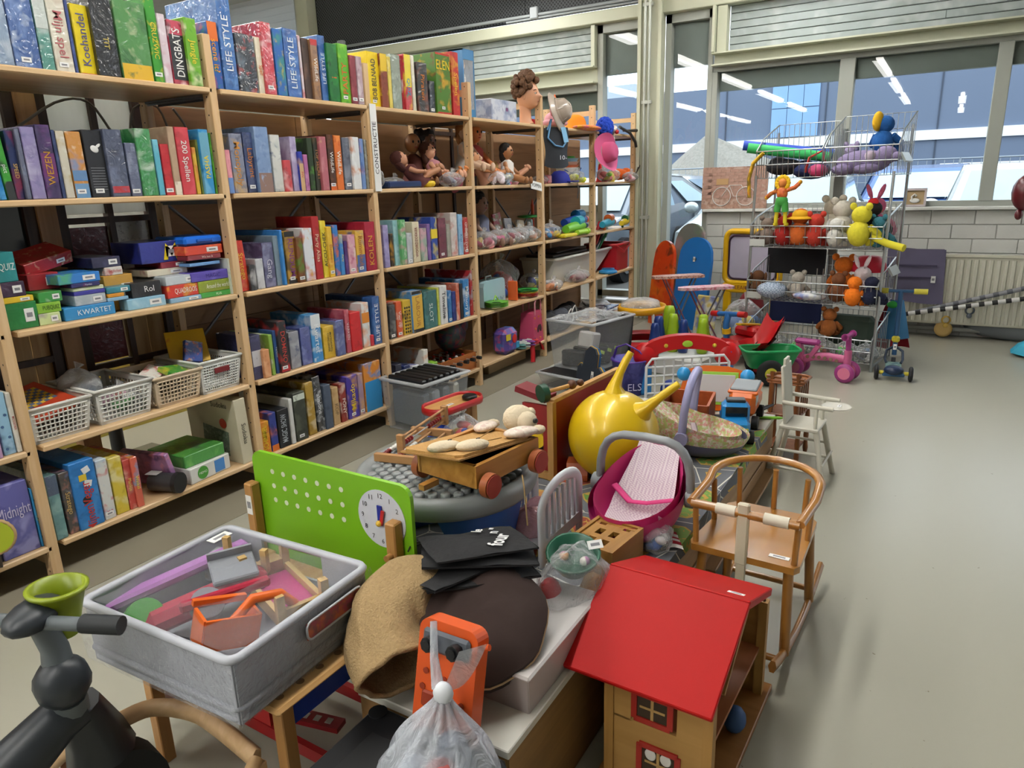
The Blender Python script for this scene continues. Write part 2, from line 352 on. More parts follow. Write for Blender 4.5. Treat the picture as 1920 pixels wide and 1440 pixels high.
# steel beams
def ibeam(n, y0, y1, z0, z1):
    h = z1 - z0
    return struct(n, B().box((D + .03, (y0 + y1) / 2, (z0 + z1) / 2), (.03, abs(y1 - y0), h)).box((D - .02, (y0 + y1) / 2, z0 + .006), (.13, abs(y1 - y0), .012)).box((D - .02, (y0 + y1) / 2, z1 - .006), (.13, abs(y1 - y0), .012)), CREAM)
ibeam('trim_4', -.62, -4.7, 2.088, 2.19); ibeam('trim_5', .42, 3.95, 2.06, 2.2)
struct('trim_6', B().box((D - .0, -.38, 2.585), (.14, 8.7, .1), bev=.006).box((D - .01, -.69, 2.36), (.09, .075, .34)).box((D - .04, -.635, 2.36), (.14, .02, .34)).box((D, .44, 2.36), (.1, .035, .34)), CREAM)
for k, (y0, y1, z0, z1) in enumerate(((-.73, -4.7, 2.19, 2.535), (.46, 3.95, 2.2, 2.535))):
    pw = struct('wall_panel_%d' % (k + 1), B().box((D + .07, (y0 + y1) / 2, (z0 + z1) / 2), (.04, abs(y1 - y0), z1 - z0)), M('#5e645f', .9))
    n = 6; h = (z1 - z0) / n; L2 = abs(y1 - y0)
    pm = [B().box((0, 0, 0), (.022, L2 * f, h - .005), bev=.003).mesh('plank', art('#a9b3b3', '#98a19d', '#c4cbca', 11 + j, 0, 3.5, .5, .8)) for j, f in enumerate((.38, .62))]
    for i in range(n):
        a = y0; fl = (0, 1) if i % 2 else (1, 0)
        sg = -1 if y1 < y0 else 1
        for j in fl:
            f = (.38, .62)[j] * L2; obj('plank', pm[j], pw, (D + .042 + .002 * ((i * 7 + j) % 3), a + sg * f / 2, z0 + h * (i + .5))); a += sg * f
def perf():
    m, nt, p = newmat('dark perforated sheet'); L = nt.links.new
    tc = nt.nodes.new('ShaderNodeTexCoord'); mp = nt.nodes.new('ShaderNodeMapping'); mp.inputs['Rotation'].default_value = (R(45), 0, 0); mp.inputs['Scale'].default_value = (0, 42, 42)
    v = nt.nodes.new('ShaderNodeTexVoronoi'); v.inputs['Randomness'].default_value = 0; v.inputs['Scale'].default_value = 1
    L(tc.outputs['Object'], mp.inputs[0]); L(mp.outputs[0], v.inputs[0])
    r = nt.nodes.new('ShaderNodeValToRGB'); r.color_ramp.elements[0].position = .28; r.color_ramp.elements[1].position = .4; r.color_ramp.elements[0].color = (*lin('#15171a'), 1); r.color_ramp.elements[1].color = (*lin('#4a4d50'), 1)
    L(v.outputs['Distance'], r.inputs[0]); L(r.outputs[0], p.inputs['Base Color']); p.inputs['Roughness'].default_value = .6
    b = nt.nodes.new('ShaderNodeBump'); b.inputs['Distance'].default_value = .006; L(v.outputs['Distance'], b.inputs['Height']); L(b.outputs[0], p.inputs['Normal'])
    return m
PF = perf()
pp = struct('wall_panel_3', B().box((D + .06, -.4, 3.03), (.04, 8.6, .72)), M('#202327', .8))
for y0, y1 in ((3.75, 2.45), (2.45, 1.15), (1.15, -.15), (-.15, -1.45), (-1.45, -2.75), (-2.75, -4.05), (-4.05, -4.7)):
    B().box((D + .03, (y0 + y1) / 2, 3.03), (.02, y0 - y1 - .004, .715), bev=.002).build('perforated_sheet', PF, pp)
c1 = struct('trim_7', B().box((D - .06, -.118, 1.7), (.14, .17, 3.4), bev=.004).box((D - .14, -.03, 1.7), (.02, .03, 3.4)).box((D - .14, -.205, 1.7), (.02, .03, 3.4)), CREAM)
for dy in (-.085, -.125): B().cyl((D - .16, dy, 0), (D - .16, dy, 3.4), .012, n=8).build('conduit', M('#b9bdb4', .35, .3), c1)
for z in (.9, 1.85, 2.6): B().box((D - .155, -.105, z), (.03, .085, .03), bev=.003).build('clamp', M('#b3b7ae', .5), c1)
struct('trim_8', B().box((D - .03, 3.86, 1.7), (.14, .17, 3.4), bev=.004), CREAM)
cp = thing('cable_conduit', 'grey cable pipe running along the cream beam under the dark sheets', 'pipe', (D - .07, 0, 2.665))
B().cyl((0, 3.7, .015), (0, -.02, .015), .014, n=8).cyl((0, 1.3, -.012), (0, -.02, -.012), .01, n=8).build('pipe', M('#9aa0a3', .5), cp)
for y in (3.35, 1.0): B().box((0, y, .03), (.06, .08, .1), bev=.008).build('junction_box', M('#a3a9ad', .5), cp)
lv = struct('window_5', B().box((D + .03, 4.0, 2.95), (.08, .1, .9)).box((D + .03, 6.6, 2.95), (.08, .1, .9)).box((D + .03, 5.3, 2.5), (.08, 2.7, .06)).box((D + .12, 5.3, 1.2), (.1, 2.8, 2.6)), M('#c6c9c0', .5))
sl = B().box((0, 0, 0), (.012, 2.5, .074), (0, -.12, 0)).mesh('slat', milk('#ffffff'))
for i in range(11): obj('slat', sl, lv, (D + .04, 5.3, 2.57 + i * .077))
B().box((D + .09, 5.3, 2.95), (.01, 2.5, .9)).build('pane', glass(), lv)
# ---------------------------------------------------------------- radiator
rad = thing('radiator', 'cream ribbed panel radiator low on the far wall', 'radiator', (D - .1, 0, 0))
B().box((0, -3.2, .355), (.05, 2.2, .5), bev=.006).box((0, -3.2, .612), (.07, 2.22, .016)).box((.04, -3.2, .35), (.03, 2.1, .4)).build('body', M('#d5d3c2', .4, var=.02), rad)
rb = B().prism([(-.014, 0), (-.008, .009), (.008, .009), (.014, 0)], .46, Matrix.Translation((0, 0, -.23)) @ Matrix.Rotation(PI / 2, 4, 'Z')).mesh('rib', M('#dad8c8', .4, var=.02))
for i in range(48): obj('rib', rb, rad, (-.026, -2.13 - i * .045, .355))
B().cyl((.03, -2.1, .06), (.03, -4.4, .06), .018, n=8).cyl((0, -2.15, .06), (0, -2.15, .14), .012, n=8).build('pipe', M('#8d8f8c', .4), rad)
# ================================================================ outside
OUT = -.15
struct('ground', B().box((70 + D + .2, 0, OUT - .05), (140, 160, .1)), M('#6d6c69', .9, var=.2, vs=3))
FA = M('#66758d', .6, var=.05, vs=.6)
fa = thing('warehouse', 'long grey blue warehouse with a white stripe across the yard', 'building', (32, 0, OUT))
B().box((3, -17, 3.4), (6, 46.6, 6.8)).box((3, 16, 2.55), (6, 19.4, 5.1)).build('wall', FA, fa)
B().box((-.06, -8, 2.72), (.12, 56, .36)).build('white_stripe', M('#e9eef2', .6), fa)
for i in range(3):
    for j in range(2): B().box((-.05, 4.1 - i * .62, 3.5 + j * 1.15), (.08, .6, 1.12)).build('window_pane', M('#7fa9d8', .12, var=.1, vs=1), fa)
for y in range(-30, 24, 4): B().box((-.02, y + .3, 3.2), (.03, .05, 6)).build('panel_joint', M('#3f4a5c', .7), fa)
ob = thing('office_block', 'pale blue glazed building beyond the gravel heap', 'building', (44, 22, OUT))
B().box((0, 0, 3.4), (6, 16, 6.8)).build('wall', M('#b7c4d2', .6), ob)
for i in range(6): B().box((-3.05, -6 + i * 2.3, 5), (.1, 2.1, 1.6)).build('window_pane', M('#8fb4dd', .15), ob)
hp = B(); hr = random.Random(3)
def heapf(u, v):
    a = 2 * PI * u; r = 4.6 * (1 - v) + .01; h = 2.7 * v
    return (r * .8 * math.cos(a) * (1 + .1 * math.sin(3 * a + 1)) + .25 * math.sin(9 * a + v * 6) * (1 - v), r * math.sin(a) * (1 + .12 * math.sin(2 * a)) + 1.2 * v, h + .12 * math.sin(7 * a + 11 * v) * (1 - v))
hp.grid(heapf, 40, 14, cu=True)
tag(hp.build('gravel_heap', M('#8f8c84', .95, var=.3, vs=14, bump=.9, bs=25), None, (22, 3.0, OUT), None), 'big heap of pale gravel out in the yard', 'gravel')
fn = thing('mesh_fence', 'low galvanised mesh fence standing behind the parked cars', 'fence', (16.2, 0, OUT))
for i in range(8): B().cyl((0, 3.5 - i * 2, 0), (0, 3.5 - i * 2, 1.62), .025, n=6).build('post', M('#9aa3ab', .4, .6), fn)
for z in (.15, 1.6): B().cyl((0, 3.5, z), (0, -10.5, z), .018, n=6).build('rail', M('#9aa3ab', .4, .6), fn)
b = B()
for i in range(90): b.cyl((0, 3.5 - i * .155, .1), (0, 3.5 - i * .155, 1.6), .006, n=4, caps=False)
for i in range(6): b.cyl((0, 3.5, .3 + i * .22), (0, -10.5, .3 + i * .22), .005, n=4, caps=False)
b.build('wire_mesh', M('#aab2b8', .4, .6), fn)['kind'] = 'stuff'
tag(B().box((26, -9, OUT + .8), (.4, 14, 1.6), bev=.03).build('concrete_barrier', M('#c9ccd0', .8, vs=2)), 'long pale concrete barrier wall behind the fence', 'barrier')
def car(name, label, x, y, rz, c, hatch=False):
    t = thing(name, label, 'car', (x, y, OUT), rz)
    paint = M(c, .25, .3, var=.02, coat=1)
    side = [(-2, .25), (-2.02, .55), (-1.95, .75), (-1.1, .92), (-.35, 1.36), (.1, 1.43), (.9, 1.4), (1.65, 1.0), (1.98, .92), (2.02, .5), (1.95, .25)] if not hatch else [(-1.8, .25), (-1.82, .55), (-1.75, .78), (-1.0, .95), (-.3, 1.42), (.2, 1.48), (1.2, 1.42), (1.72, 1.0), (1.8, .6), (1.78, .25)]
    n = len(side); bb = B(); vs = []
    for yy, k in ((-.82, .9), (-.86, 1), (.86, 1), (.82, .9)):
        for px, pz in side:
            w = yy * (1 - .2 * max(0, (pz - .9) / .55)); vs.append((px, w, pz))
    fs = [(j * n + i, j * n + (i + 1) % n, (j + 1) * n + (i + 1) % n, (j + 1) * n + i) for j in range(3) for i in range(n)]
    bb.add(vs, [tuple(f[::-1]) for f in fs] + [tuple(range(n)), tuple(range(3 * n, 4 * n))[::-1]], 0)
    bb.build('body', paint, t)
    gl = M('#a9c4d2', .08, var=.15, vs=2, coat=1)
    B().add([(-1.06, -.72, .96), (-1.06, .72, .96), (-.38, .62, 1.35), (-.38, -.62, 1.35)], [(0, 3, 2, 1)]).build('windshield', gl, t, (-.012, 0, .012))
    B().add([(1.62, -.7, 1.03), (1.62, .7, 1.03), (.95, .63, 1.38), (.95, -.63, 1.38)], [(0, 1, 2, 3)]).build('rear_window', gl, t, (.012, 0, .01))
    for s in (-1, 1):
        for x0, x1, x2, x3 in ((-.92, -.05, -.05, -.33), (.0, .85, .78, .0)):
            q = B().add([(x0, s * .86, .97), (x1, s * .86, .97), (x2, s * .755, 1.34), (x3, s * .755, 1.34)], [(0, 1, 2, 3) if s < 0 else (3, 2, 1, 0)]); q.build('side_window', gl, t, (0, s * .008, .004))
        q = B().ell((-.95, s * .98, 1.0), (.07, .1, .075)); q.build('wing_mirror', paint, t)
        for wx in (-1.25, 1.2):
            wh = B().cyl((wx, s * .72, .31), (wx, s * .9, .31), .31, n=20).build('tyre', M('#1b1c1e', .8), t)
            B().cyl((wx, s * .89, .31), (wx, s * .915, .31), .19, n=14).build('rim', M('#b9bdc2', .3, .8), wh)
        B().ell((-1.93, s * .66, .64), (.07, .12, .05)).build('headlight', M('#c2ccd2', .1, coat=1), t)
        B().ell((1.96 if not hatch else 1.74, s * .66, .8), (.06, .12, .1)).build('tail_light', M('#a51f1f', .2, coat=1), t)
    B().box((-1.98 if not hatch else -1.79, 0, .42), (.05, .5, .11)).build('number_plate', M('#d9c23a', .5), t)
    return t
car('parked_car', 'dark silver parked car outside the tall window by the shelf end', 9.6, 2.25, .0, '#7e8894')
car('parked_car', 'pale silver parked car seen low between column and white wall', 9.5, -.45, .0, '#c4d0d6')
car('parked_car', 'small grey hatchback parked in front of the gravel heap', 13.4, 2.3, PI * .5, '#8c949c', True)
car('parked_car', 'blue parked car behind the wire rack, outside the window', 13.6, -1.95, 0, '#3f6bb0', True)
car('parked_car', 'white parked car outside the window above the radiator', 9.4, -3.2, .0, '#e3e8ea')
# ================================================================ wooden shelving
PS = .86; PINE = '#e2c298'
LV = {'t': 1.592, '2': 1.211, '3': .824, '4': .45, '5': .118}
sh = thing('wooden_shelving', 'long pine ladder shelving full of games along the aisle', 'shelving', (0, 0, 0))
pine = wood(PINE, '#d2ab7a', 2, holes=True); pinex = wood(PINE, '#d4ae7e', 0); piney = wood(PINE, '#d2ab7a', 1)
pm = B().box((0, 0, 0), (.032, .044, 1.776), bev=.002).mesh('post', pine)
rm = B().box((0, 0, 0), (.02, .36, .035)).mesh('rung', piney)
for k in range(-1, 7):
    for y in (.022, .42): obj('post', pm, sh, (k * PS - .018, y, .888))
    for z in (.06, 1.72): obj('rung', rm, sh, (k * PS - .018, .221, z))
bdm = B().box((0, 0, 0), (PS - .036, .425, .02), bev=.004).mesh('shelf_board', pinex)
bkm = B().box((0, 0, 0), (.012, .34, .008)).box((.004, 0, -.004), (.002, .34, .014)).mesh('shelf_bracket', M('#6f7173', .4, .6))
for k in range(-1, 6):
    for l, z in LV.items():
        if l == '5' and k == 5: pass
        dz = {('3', 3): .003, ('4', 5): .009, ('4', 4): .008, ('5', 3): .006, ('4', -1): .0}.get((l, k), 0)
        obj('shelf_board', bdm, sh, (k * PS + PS / 2 - .002, .2125, z - .01 + dz))
        for s in (0, 1): obj('shelf_bracket', bkm, sh, (k * PS + (.004 if s == 0 else PS - .042), .21, z - .026 + dz))
brm = M('#7d8084', .4, .6)
for k, z0, z1 in ((1, .5, 1.2), (2, 1.2, .5), (4, .5, 1.2)):
    B().cyl((k * PS, .45, z0), (k * PS + PS - .03, .45, z1), .007, n=6).cyl((k * PS, .455, z1), (k * PS + PS - .03, .455, z0), .007, n=6).build('cross_brace', brm, sh)
# ---------------------------------------------------------------- partition behind the shelving
pb = struct('wall_partition', B().box((3.0, .535, .79), (4.2, .02, 1.58)), M('#a8845f', .75, var=.06))
for i in range(5):
    for x0, x1 in ((.9, 1.72), (1.72, 2.58), (3.42, 4.3), (4.3, 5.1)):
        B().box(((x0 + x1) / 2, .52, .16 + i * .315), (x1 - x0 - .004, .012, .312), bev=.001).build('board', wood(('#b5906e', '#ae8a68', '#bb9876')[i % 3], None, 0, .8), pb)
DK = wood('#4a352a', '#33241c', 2, .5)
def lattice(n, x0, x1, z0, z1, cols, rows, panes, par=None):
    w = struct(n, B().box(((x0 + x1) / 2, .53, z1), (x1 - x0 + .05, .04, .05)).box(((x0 + x1) / 2, .53, z0), (x1 - x0 + .05, .04, .05)), DK)
    for x in [x0] + cols + [x1]: B().box((x, .53, (z0 + z1) / 2), (.04 if x in (x0, x1) else .024, .036, z1 - z0)).build('muntin', DK, w)
    for z in rows: B().box(((x0 + x1) / 2, .53, z), (x1 - x0, .034, .024)).build('muntin', DK, w)
    for (a, e, c, f, m) in panes: B().box(((a + e) / 2, .535, (c + f) / 2), (e - a, .008, f - c)).build('pane', m, w)
    return w
FRO = art('#d8dad6', '#a9737a', '#c9ccd2', 5, 0, 5, .15); SPK = art('#dedfda', '#8e8f8c', '#efefec', 6, 0, 60, .05); MRN = art('#5e1822', '#6d1c26', '#4a131c', 4, .3, 6, .5); PLK = wood('#caa878', '#b38f5e', 2, .6)
FRG = milk('#fafcfa')
PN = [(.5, .67, 1.15, 1.75, FRG), (.69, .84, 1.15, 1.75, FRG), (.69, .84, .86, 1.12, SPK), (.51, .66, .86, 1.1, MRN), (.51, .655, .56, .84, MRN)]
for i in range(2): PN.append((.685 + i * .078, .76 + i * .078, .4, .83, PLK))
lattice('window_6', .48, .86, .36, 1.78, [.675], [.85, 1.125, .54], PN)
PN = [(-.1, .36, .86, 1.35, M('#3c3f42', .12)), (-.1, .36, 1.37, 1.76, FRG)]
for i in range(6): PN.append((-.09 + i * .076, -.018 + i * .076, .4, .83, PLK))
lattice('window_7', -.12, .37, .36, 1.78, [.15], [.85, 1.36, .615], PN)
lattice('window_8', 2.68, 3.36, .36, 1.72, [2.9, 3.1], [.85, 1.3, 1.55], [(2.7, 3.34, 1.32, 1.7, FRG), (2.7, 2.95, .87, 1.28, art('#b9bcc4', '#8c4a40', '#dfe2e6', 9, .2, 7, .4)), (3.0, 3.34, .87, 1.28, M('#d5dcdf', .15)), (2.7, 3.34, .4, .83, M('#5a4438', .3))])
struct('wall_partition_2', B().box((-.6, .535, .9), (.95, .03, 1.8)), M('#6d5a48', .7))
struct('wall_post', B().box((.425, .53, .9), (.07, .06, 1.8)), wood('#b48a60', '#9a7148', 2))
struct('wall_yellow', B().box((.9, 1.3, .45), (2.6, .03, .9)), M('#cbbd5e', .6))
st = thing('display_stand', 'dark metal display stand seen behind the bottom shelf', 'stand', (.66, .75, 0))
B().cyl((0, 0, 0), (0, 0, .42), .03, n=10).build('pole', M('#2a2d30', .4), st); B().box((0, 0, .012), (.5, .3, .024), bev=.004).build('base', M('#6d6b5c', .4), st)
cb = B().tube(smooth([(-.2, .47, 1.46), (.05, .45, 1.4), (.3, .46, 1.43), (.5, .45, 1.55), (.62, .44, 1.56), (.7, .44, 1.45), (.76, .44, 1.44), (.8, .44, 1.55), (.9, .43, 1.56), (.95, .43, 1.42), (.99, .43, 1.4), (1.02, .43, 1.48), (.97, .43, 1.56)]), .005, n=6)
tag(cb.build('power_cable', M('#7b746b', .6)), 'brown grey cable looping under the top shelf by the frosted panes', 'cable')
# signs on the posts
sg = thing('shelf_sign', 'tall white paper sign reading upward on the shelf post', 'sign', (2 * PS + .002, -.004, 1.4))
B().box((.0, 0, 0), (.045, .003, .4)).build('card', M('#f1f1ef', .5, var=.02), sg)
text(sg, 'CONSTRUCTIE', .036, (0, 0, 1), (-1, 0, 0), (0, -.0022, .0), M('#26262a', .6), fit=.32)
sg = thing('shelf_sign', 'small tilted white card hanging from the doll shelf edge', 'sign', (3.31, -.008, 1.2), 0, rot=(R(-8), R(8), 0))
B().box((0, 0, 0), (.15, .003, .055)).build('card', M('#f3f3f0', .5, var=.02), sg)
text(sg, 'POPPEN', .034, (1, 0, 0), (0, 0, 1), (0, -.0022, 0), M('#26262a', .6), fit=.12)
GAMES = [
  (0.131,0.174,0.018,0.208,1.592,0,'top shelf,first bay','#8fa3bd','#c9d2dc','#5f7596','hazy blue grey wrapped','','',{'w': 1}),
  (0.177,0.252,0.021,0.228,1.592,1,'top shelf,first bay','#3f5f9d','#7e9ad0','#b9c8e0','medium blue wrapped','','',{'w': 1}),
  (0.254,0.293,0.022,0.214,1.592,2,'top shelf,first bay','#4f8f84','#cfd8d4','#6fa79a','sea green wrapped','','',{'w': 1,'b': [(0.55,1,'#c8d0cc')]}),
  (0.296,0.354,0.025,0.218,1.592,3,'top shelf,first bay','#dcd6c4','#c9b7a2','#e6e0d2','cream with faint red drawings','Mijn spel','#b9676a',{'w': 1}),
  (0.353,0.363,0.021,0.212,1.592,4,'top shelf,first bay','#3a4d8a','#3a4d8a','#5a6aa4','thin navy','','',{}),
  (0.369,0.424,0.024,0.206,1.592,5,'top shelf,first bay','#e6cf1e','#d9be12','#f0dd52','bright yellow','Koehandel','#5b5a8c',{'d': 'u','b': [(0.0,0.02,'#c23a2c')]}),
  (0.421,0.496,0.007,0.24,1.592,6,'top shelf,first bay','#1d1f22','#2a2c30','#111214','black','TIT','#c9b25a',{'w': 0.6,'sz': 0.5}),
  (0.505,0.619,0.015,0.244,1.592,7,'top shelf,first bay','#4f8a4a','#2f5a34','#a8b78c','green jungle picture','','',{'b': [(0,0.2,'#e0b32a')],'w': 0.3}),
  (0.628,0.667,0.025,0.272,1.592,8,'top shelf,first bay','#3f9a34','#2d7d2c','#e2c93a','leaf green','CRUZWIC','#e8cf3c',{}),
  (0.665,0.696,0.019,0.226,1.592,9,'top shelf,first bay','#d6c4cc','#c98f9f','#efe8ea','pale pink wrapped','','',{'w': 1}),
  (0.702,0.767,0.024,0.214,1.592,10,'top shelf,first bay','#c8435a','#2a2a30','#e7d3d6','red and black dice','DINGBATS','#f4f2ee',{'d': 'u','w': 0.4,'b': [(0.08,0.78,'#26262a')]}),
  (0.76,0.811,0.008,0.228,1.592,11,'top shelf,first bay','#6fae2e','#f0e6c8','#3f7d28','lime green with cartoon eyes','Jungle','#e4d23a',{}),
  (0.861,0.906,0.015,0.232,1.592,0,'top shelf,second bay','#2f5aa6','#e06a22','#2a9a56','blue and orange','scene it?','#f0a224',{'b': [(0.72,1,'#e0702a')],'sz': 1.15}),
  (0.91,0.974,0.011,0.33,1.592,1,'top shelf,second bay','#2f66ab','#5b8cc8','#214c86','tall cobalt blue','LIFE STYLE','#e8eef4',{'d': 'u','w': 0.7}),
  (0.984,1.075,0.017,0.212,1.592,2,'top shelf,second bay','#2b2f36','#6c7a88','#b8443c','black photo print wrapped','','',{'w': 1}),
  (1.078,1.11,0.017,0.21,1.592,3,'top shelf,second bay','#e6ddc6','#d9cdb0','#f0e9d8','cream','Spel!','#d06a2a',{}),
  (1.103,1.158,0.006,0.268,1.592,4,'top shelf,second bay','#c02a3a','#d45a66','#e9c3c8','crimson wrapped','','',{'w': 1,'dep': 0.3}),
  (1.167,1.219,0.01,0.254,1.592,5,'top shelf,second bay','#2f66b0','#3d8f7a','#c9b62c','blue to yellow shaded','','',{'dep': 0.08}),
  (1.223,1.3,0.012,0.264,1.592,6,'top shelf,second bay','#2f62ac','#1d4684','#5a88c6','royal blue','LIFE STYLE','#dfe8f0',{'d': 'u','w': 0.8}),
  (1.315,1.33,0.024,0.25,1.592,7,'top shelf,second bay','#d9c9cc','#b93a42','#eee','thin red and white','','',{'w': 0.6}),
  (1.33,1.377,0.021,0.242,1.592,8,'top shelf,second bay','#4a3a34','#7a5a4a','#2a2422','brown photo print','','',{}),
  (1.368,1.41,0.009,0.242,1.592,9,'top shelf,second bay','#8f6a4c','#c98a3a','#5a4032','bronze film strip edged','WildLife','#efe8dc',{'w': 0.4,'b': [(0.9,1,'#c03030')]}),
  (1.429,1.471,0.022,0.268,1.592,10,'top shelf,second bay','#2f60a6','#4c80c0','#224a80','blue','LIFE STYLE','#e4ecf4',{'d': 'u','w': 0.6}),
  (1.464,1.528,0.009,0.24,1.592,11,'top shelf,second bay','#1f6a34','#2f8f3c','#123f22','dark green','!','#e06a2a',{}),
  (1.542,1.608,0.018,0.25,1.592,12,'top shelf,second bay','#5fae2c','#8fcb3c','#3c8a2c','lime green','PARTY','#d9682a',{'d': 'u','sz': 1.1}),
  (1.605,1.644,0.009,0.208,1.592,13,'top shelf,second bay','#8a3a44','#a8525c','#6a2a34','maroon','','',{}),
  (1.645,1.683,0.006,0.208,1.592,14,'top shelf,second bay','#b59aa2','#d6c8cc','#94707a','mauve wrapped','','',{'w': 1}),
  (1.738,1.823,0.023,0.244,1.592,0,'top shelf,third bay','#f0cf1c','#e8c414','#f6de52','yellow','BOB BELNAAD','#33343a',{'d': 'u','sz': 0.9}),
  (1.816,1.867,0.01,0.242,1.592,1,'top shelf,third bay','#8a4632','#e2bf3a','#6d3324','chestnut brown','','',{'b': [(0.68,1,'#e6c234')]}),
  (1.871,1.896,0.01,0.234,1.592,2,'top shelf,third bay','#e0cb62','#c9b24a','#f0e2a0','thin straw yellow','','',{}),
  (1.918,1.989,0.026,0.254,1.592,3,'top shelf,third bay','#8d9a8c','#b9c4bb','#5f7068','grey green wrapped','','',{'w': 1}),
  (1.991,2.012,0.023,0.256,1.592,4,'top shelf,third bay','#b3303a','#d9d9d9','#8d2028','thin red','','',{}),
  (2.002,2.054,0.012,0.262,1.592,5,'top shelf,third bay','#c23a44','#e8d13a','#2f9a6a','red with a yellow title panel','QUIZ','#2f8fc0',{'b': [(0.42,1,'#ecd53c')],'w': 0.6}),
  (2.076,2.102,0.025,0.266,1.592,6,'top shelf,third bay','#e4dfc8','#d0c8a8','#f2eedf','thin ivory','','',{'w': 0.8}),
  (2.109,2.197,0.017,0.24,1.592,7,'top shelf,third bay','#33302f','#8a4a34','#555','dark film print','Piraten','#c9762a',{'w': 0.5}),
  (2.214,2.262,0.02,0.16,1.592,8,'top shelf,third bay','#2c3038','#59616c','#888','short slate','','',{'w': 0.6}),
  (2.263,2.397,0.01,0.304,1.592,9,'top shelf,third bay','#4f7a2c','#e0a32a','#7a3a24','red framed picture','ELEN','#f0cf2a',{'d': 'h','b': [(0,0.03,'#c03028'),(0.97,1,'#c03028')]}),
  (2.433,2.501,0.025,0.33,1.592,10,'top shelf,third bay','#c0302f','#d8a32c','#9a2424','scarlet','Spelen','#e8bf3a',{}),
  (0.054,0.072,0.02,0.226,1.211,0,'second shelf,first bay','#2f86c8','#5aa6dc','#1f66a4','sky blue leaning','','',{}),
  (0.076,0.102,0.025,0.214,1.211,1,'second shelf,first bay','#3f9a3a','#5fb84a','#2a2c2c','green leaning','pict','#e8eee8',{'b': [(0,0.25,'#33383a')]}),
  (0.105,0.13,0.024,0.2,1.211,2,'second shelf,first bay','#26335f','#8c2f4a','#1a2444','navy','SPEED','#d6b06a',{}),
  (0.128,0.143,0.012,0.206,1.211,3,'second shelf,first bay','#5a5f78','#7d8aa6','#434862','blue grey wrapped','','',{'w': 1}),
  (0.145,0.187,0.013,0.212,1.211,4,'second shelf,first bay','#8a7fb0','#b9b2d0','#6c6296','lavender wrapped','','',{'w': 1}),
  (0.187,0.231,0.009,0.22,1.211,5,'second shelf,first bay','#3a2a5a','#6a3a7a','#241a3c','purple film strip edged','WEZEN','#c9962f',{'d': 'u','w': 0.5,'b': [(0.3,0.62,'#6a2a6a')]}),
  (0.232,0.244,0.009,0.206,1.211,6,'second shelf,first bay','#39466f','#5a6a9a','#2a3458','thin steel blue','','',{}),
  (0.244,0.271,0.007,0.204,1.211,7,'second shelf,first bay','#cfc9b8','#b59a4a','#e2dfd4','pale grey and ochre','','',{'w': 0.8}),
  (0.275,0.324,0.012,0.204,1.211,8,'second shelf,first bay','#c98a3a','#5a8ac0','#e6d9c4','orange and photo strips','','',{'w': 0.8,'b': [(0,0.22,'#6a96c0'),(0.26,0.42,'#5f86b4')]}),
  (0.331,0.398,0.018,0.212,1.211,9,'second shelf,first bay','#24262b','#33363d','#17181b','matt black with a white bird','','',{'bird': 1}),
  (0.394,0.458,0.006,0.216,1.211,10,'second shelf,first bay','#454d66','#6a7390','#2c3248','slate blue with a firework burst','','',{'w': 0.7,'b': [(0.06,0.16,'#b8323a')]}),
  (0.47,0.512,0.02,0.176,1.211,11,'second shelf,first bay','#5a6280','#8f97b0','#3f4660','grey blue wrapped','','',{'w': 1}),
  (0.509,0.568,0.013,0.224,1.211,12,'second shelf,first bay','#2f8a44','#c9d6c8','#1f6a34','emerald green wrapped','','',{'w': 1}),
  (0.57,0.593,0.012,0.19,1.211,13,'second shelf,first bay','#5fb0c8','#84c4d6','#4a9ab4','thin turquoise','','',{}),
  (0.602,0.638,0.022,0.176,1.211,14,'second shelf,first bay','#c02a34','#d84a4a','#8a1f2a','red','','',{'b': [(0,0.3,'#c8383a')]}),
  (0.636,0.664,0.016,0.236,1.211,15,'second shelf,first bay','#b59a80','#a58a70','#cbb39a','tan','','',{'b': [(0,0.2,'#e8dfcc')]}),
  (0.664,0.72,0.012,0.236,1.211,16,'second shelf,first bay','#c8343f','#d9505a','#a82a34','scarlet with white title','200 Spellen','#f0ebe6',{'sz': 0.85,'w': 0.3}),
  (0.725,0.743,0.016,0.168,1.211,17,'second shelf,first bay','#d9b23a','#c03a3a','#e8cf6a','thin yellow and red','','',{}),
  (0.749,0.763,0.02,0.196,1.211,18,'second shelf,first bay','#6a7a3a','#8a9a4a','#4a5a2a','thin olive','','',{}),
  (0.756,0.798,0.007,0.232,1.211,19,'second shelf,first bay','#2f8fc8','#7fc0e0','#1f70a4','bright blue','PASHA','#f0d62c',{'d': 'u','b': [(0.45,0.95,'#6aa6c0')]}),
  (0.815,0.824,0.026,0.222,1.211,20,'second shelf,first bay','#4fa63a','#7fc84a','#2f7a2a','thin grass green','','',{}),
  (0.861,0.886,0.006,0.162,1.211,0,'second shelf,second bay','#d98a96','#e8a8b0','#c87080','pink over blue','','',{'b': [(0,0.36,'#6a8ac0')]}),
  (0.9,0.962,0.021,0.224,1.211,1,'second shelf,second bay','#7a7f96','#c9a23a','#4a5068','grey and yellow wrapped','Monopoly','#c98a3a',{'w': 1}),
  (0.967,1.02,0.023,0.232,1.211,2,'second shelf,second bay','#33406a','#4a5a8a','#222c4c','navy','Labyrint','#c97a34',{'w': 0.6}),
  (1.011,1.083,0.006,0.254,1.211,3,'second shelf,second bay','#6f8cb8','#9ab2d2','#4f6ca0','light blue wrapped','','',{'w': 1,'b': [(0,0.3,'#8a6a5c')]}),
  (1.103,1.155,0.022,0.228,1.211,4,'second shelf,second bay','#d5d6d0','#b0b8b4','#5a6a8a','white wrapped','','',{'w': 1}),
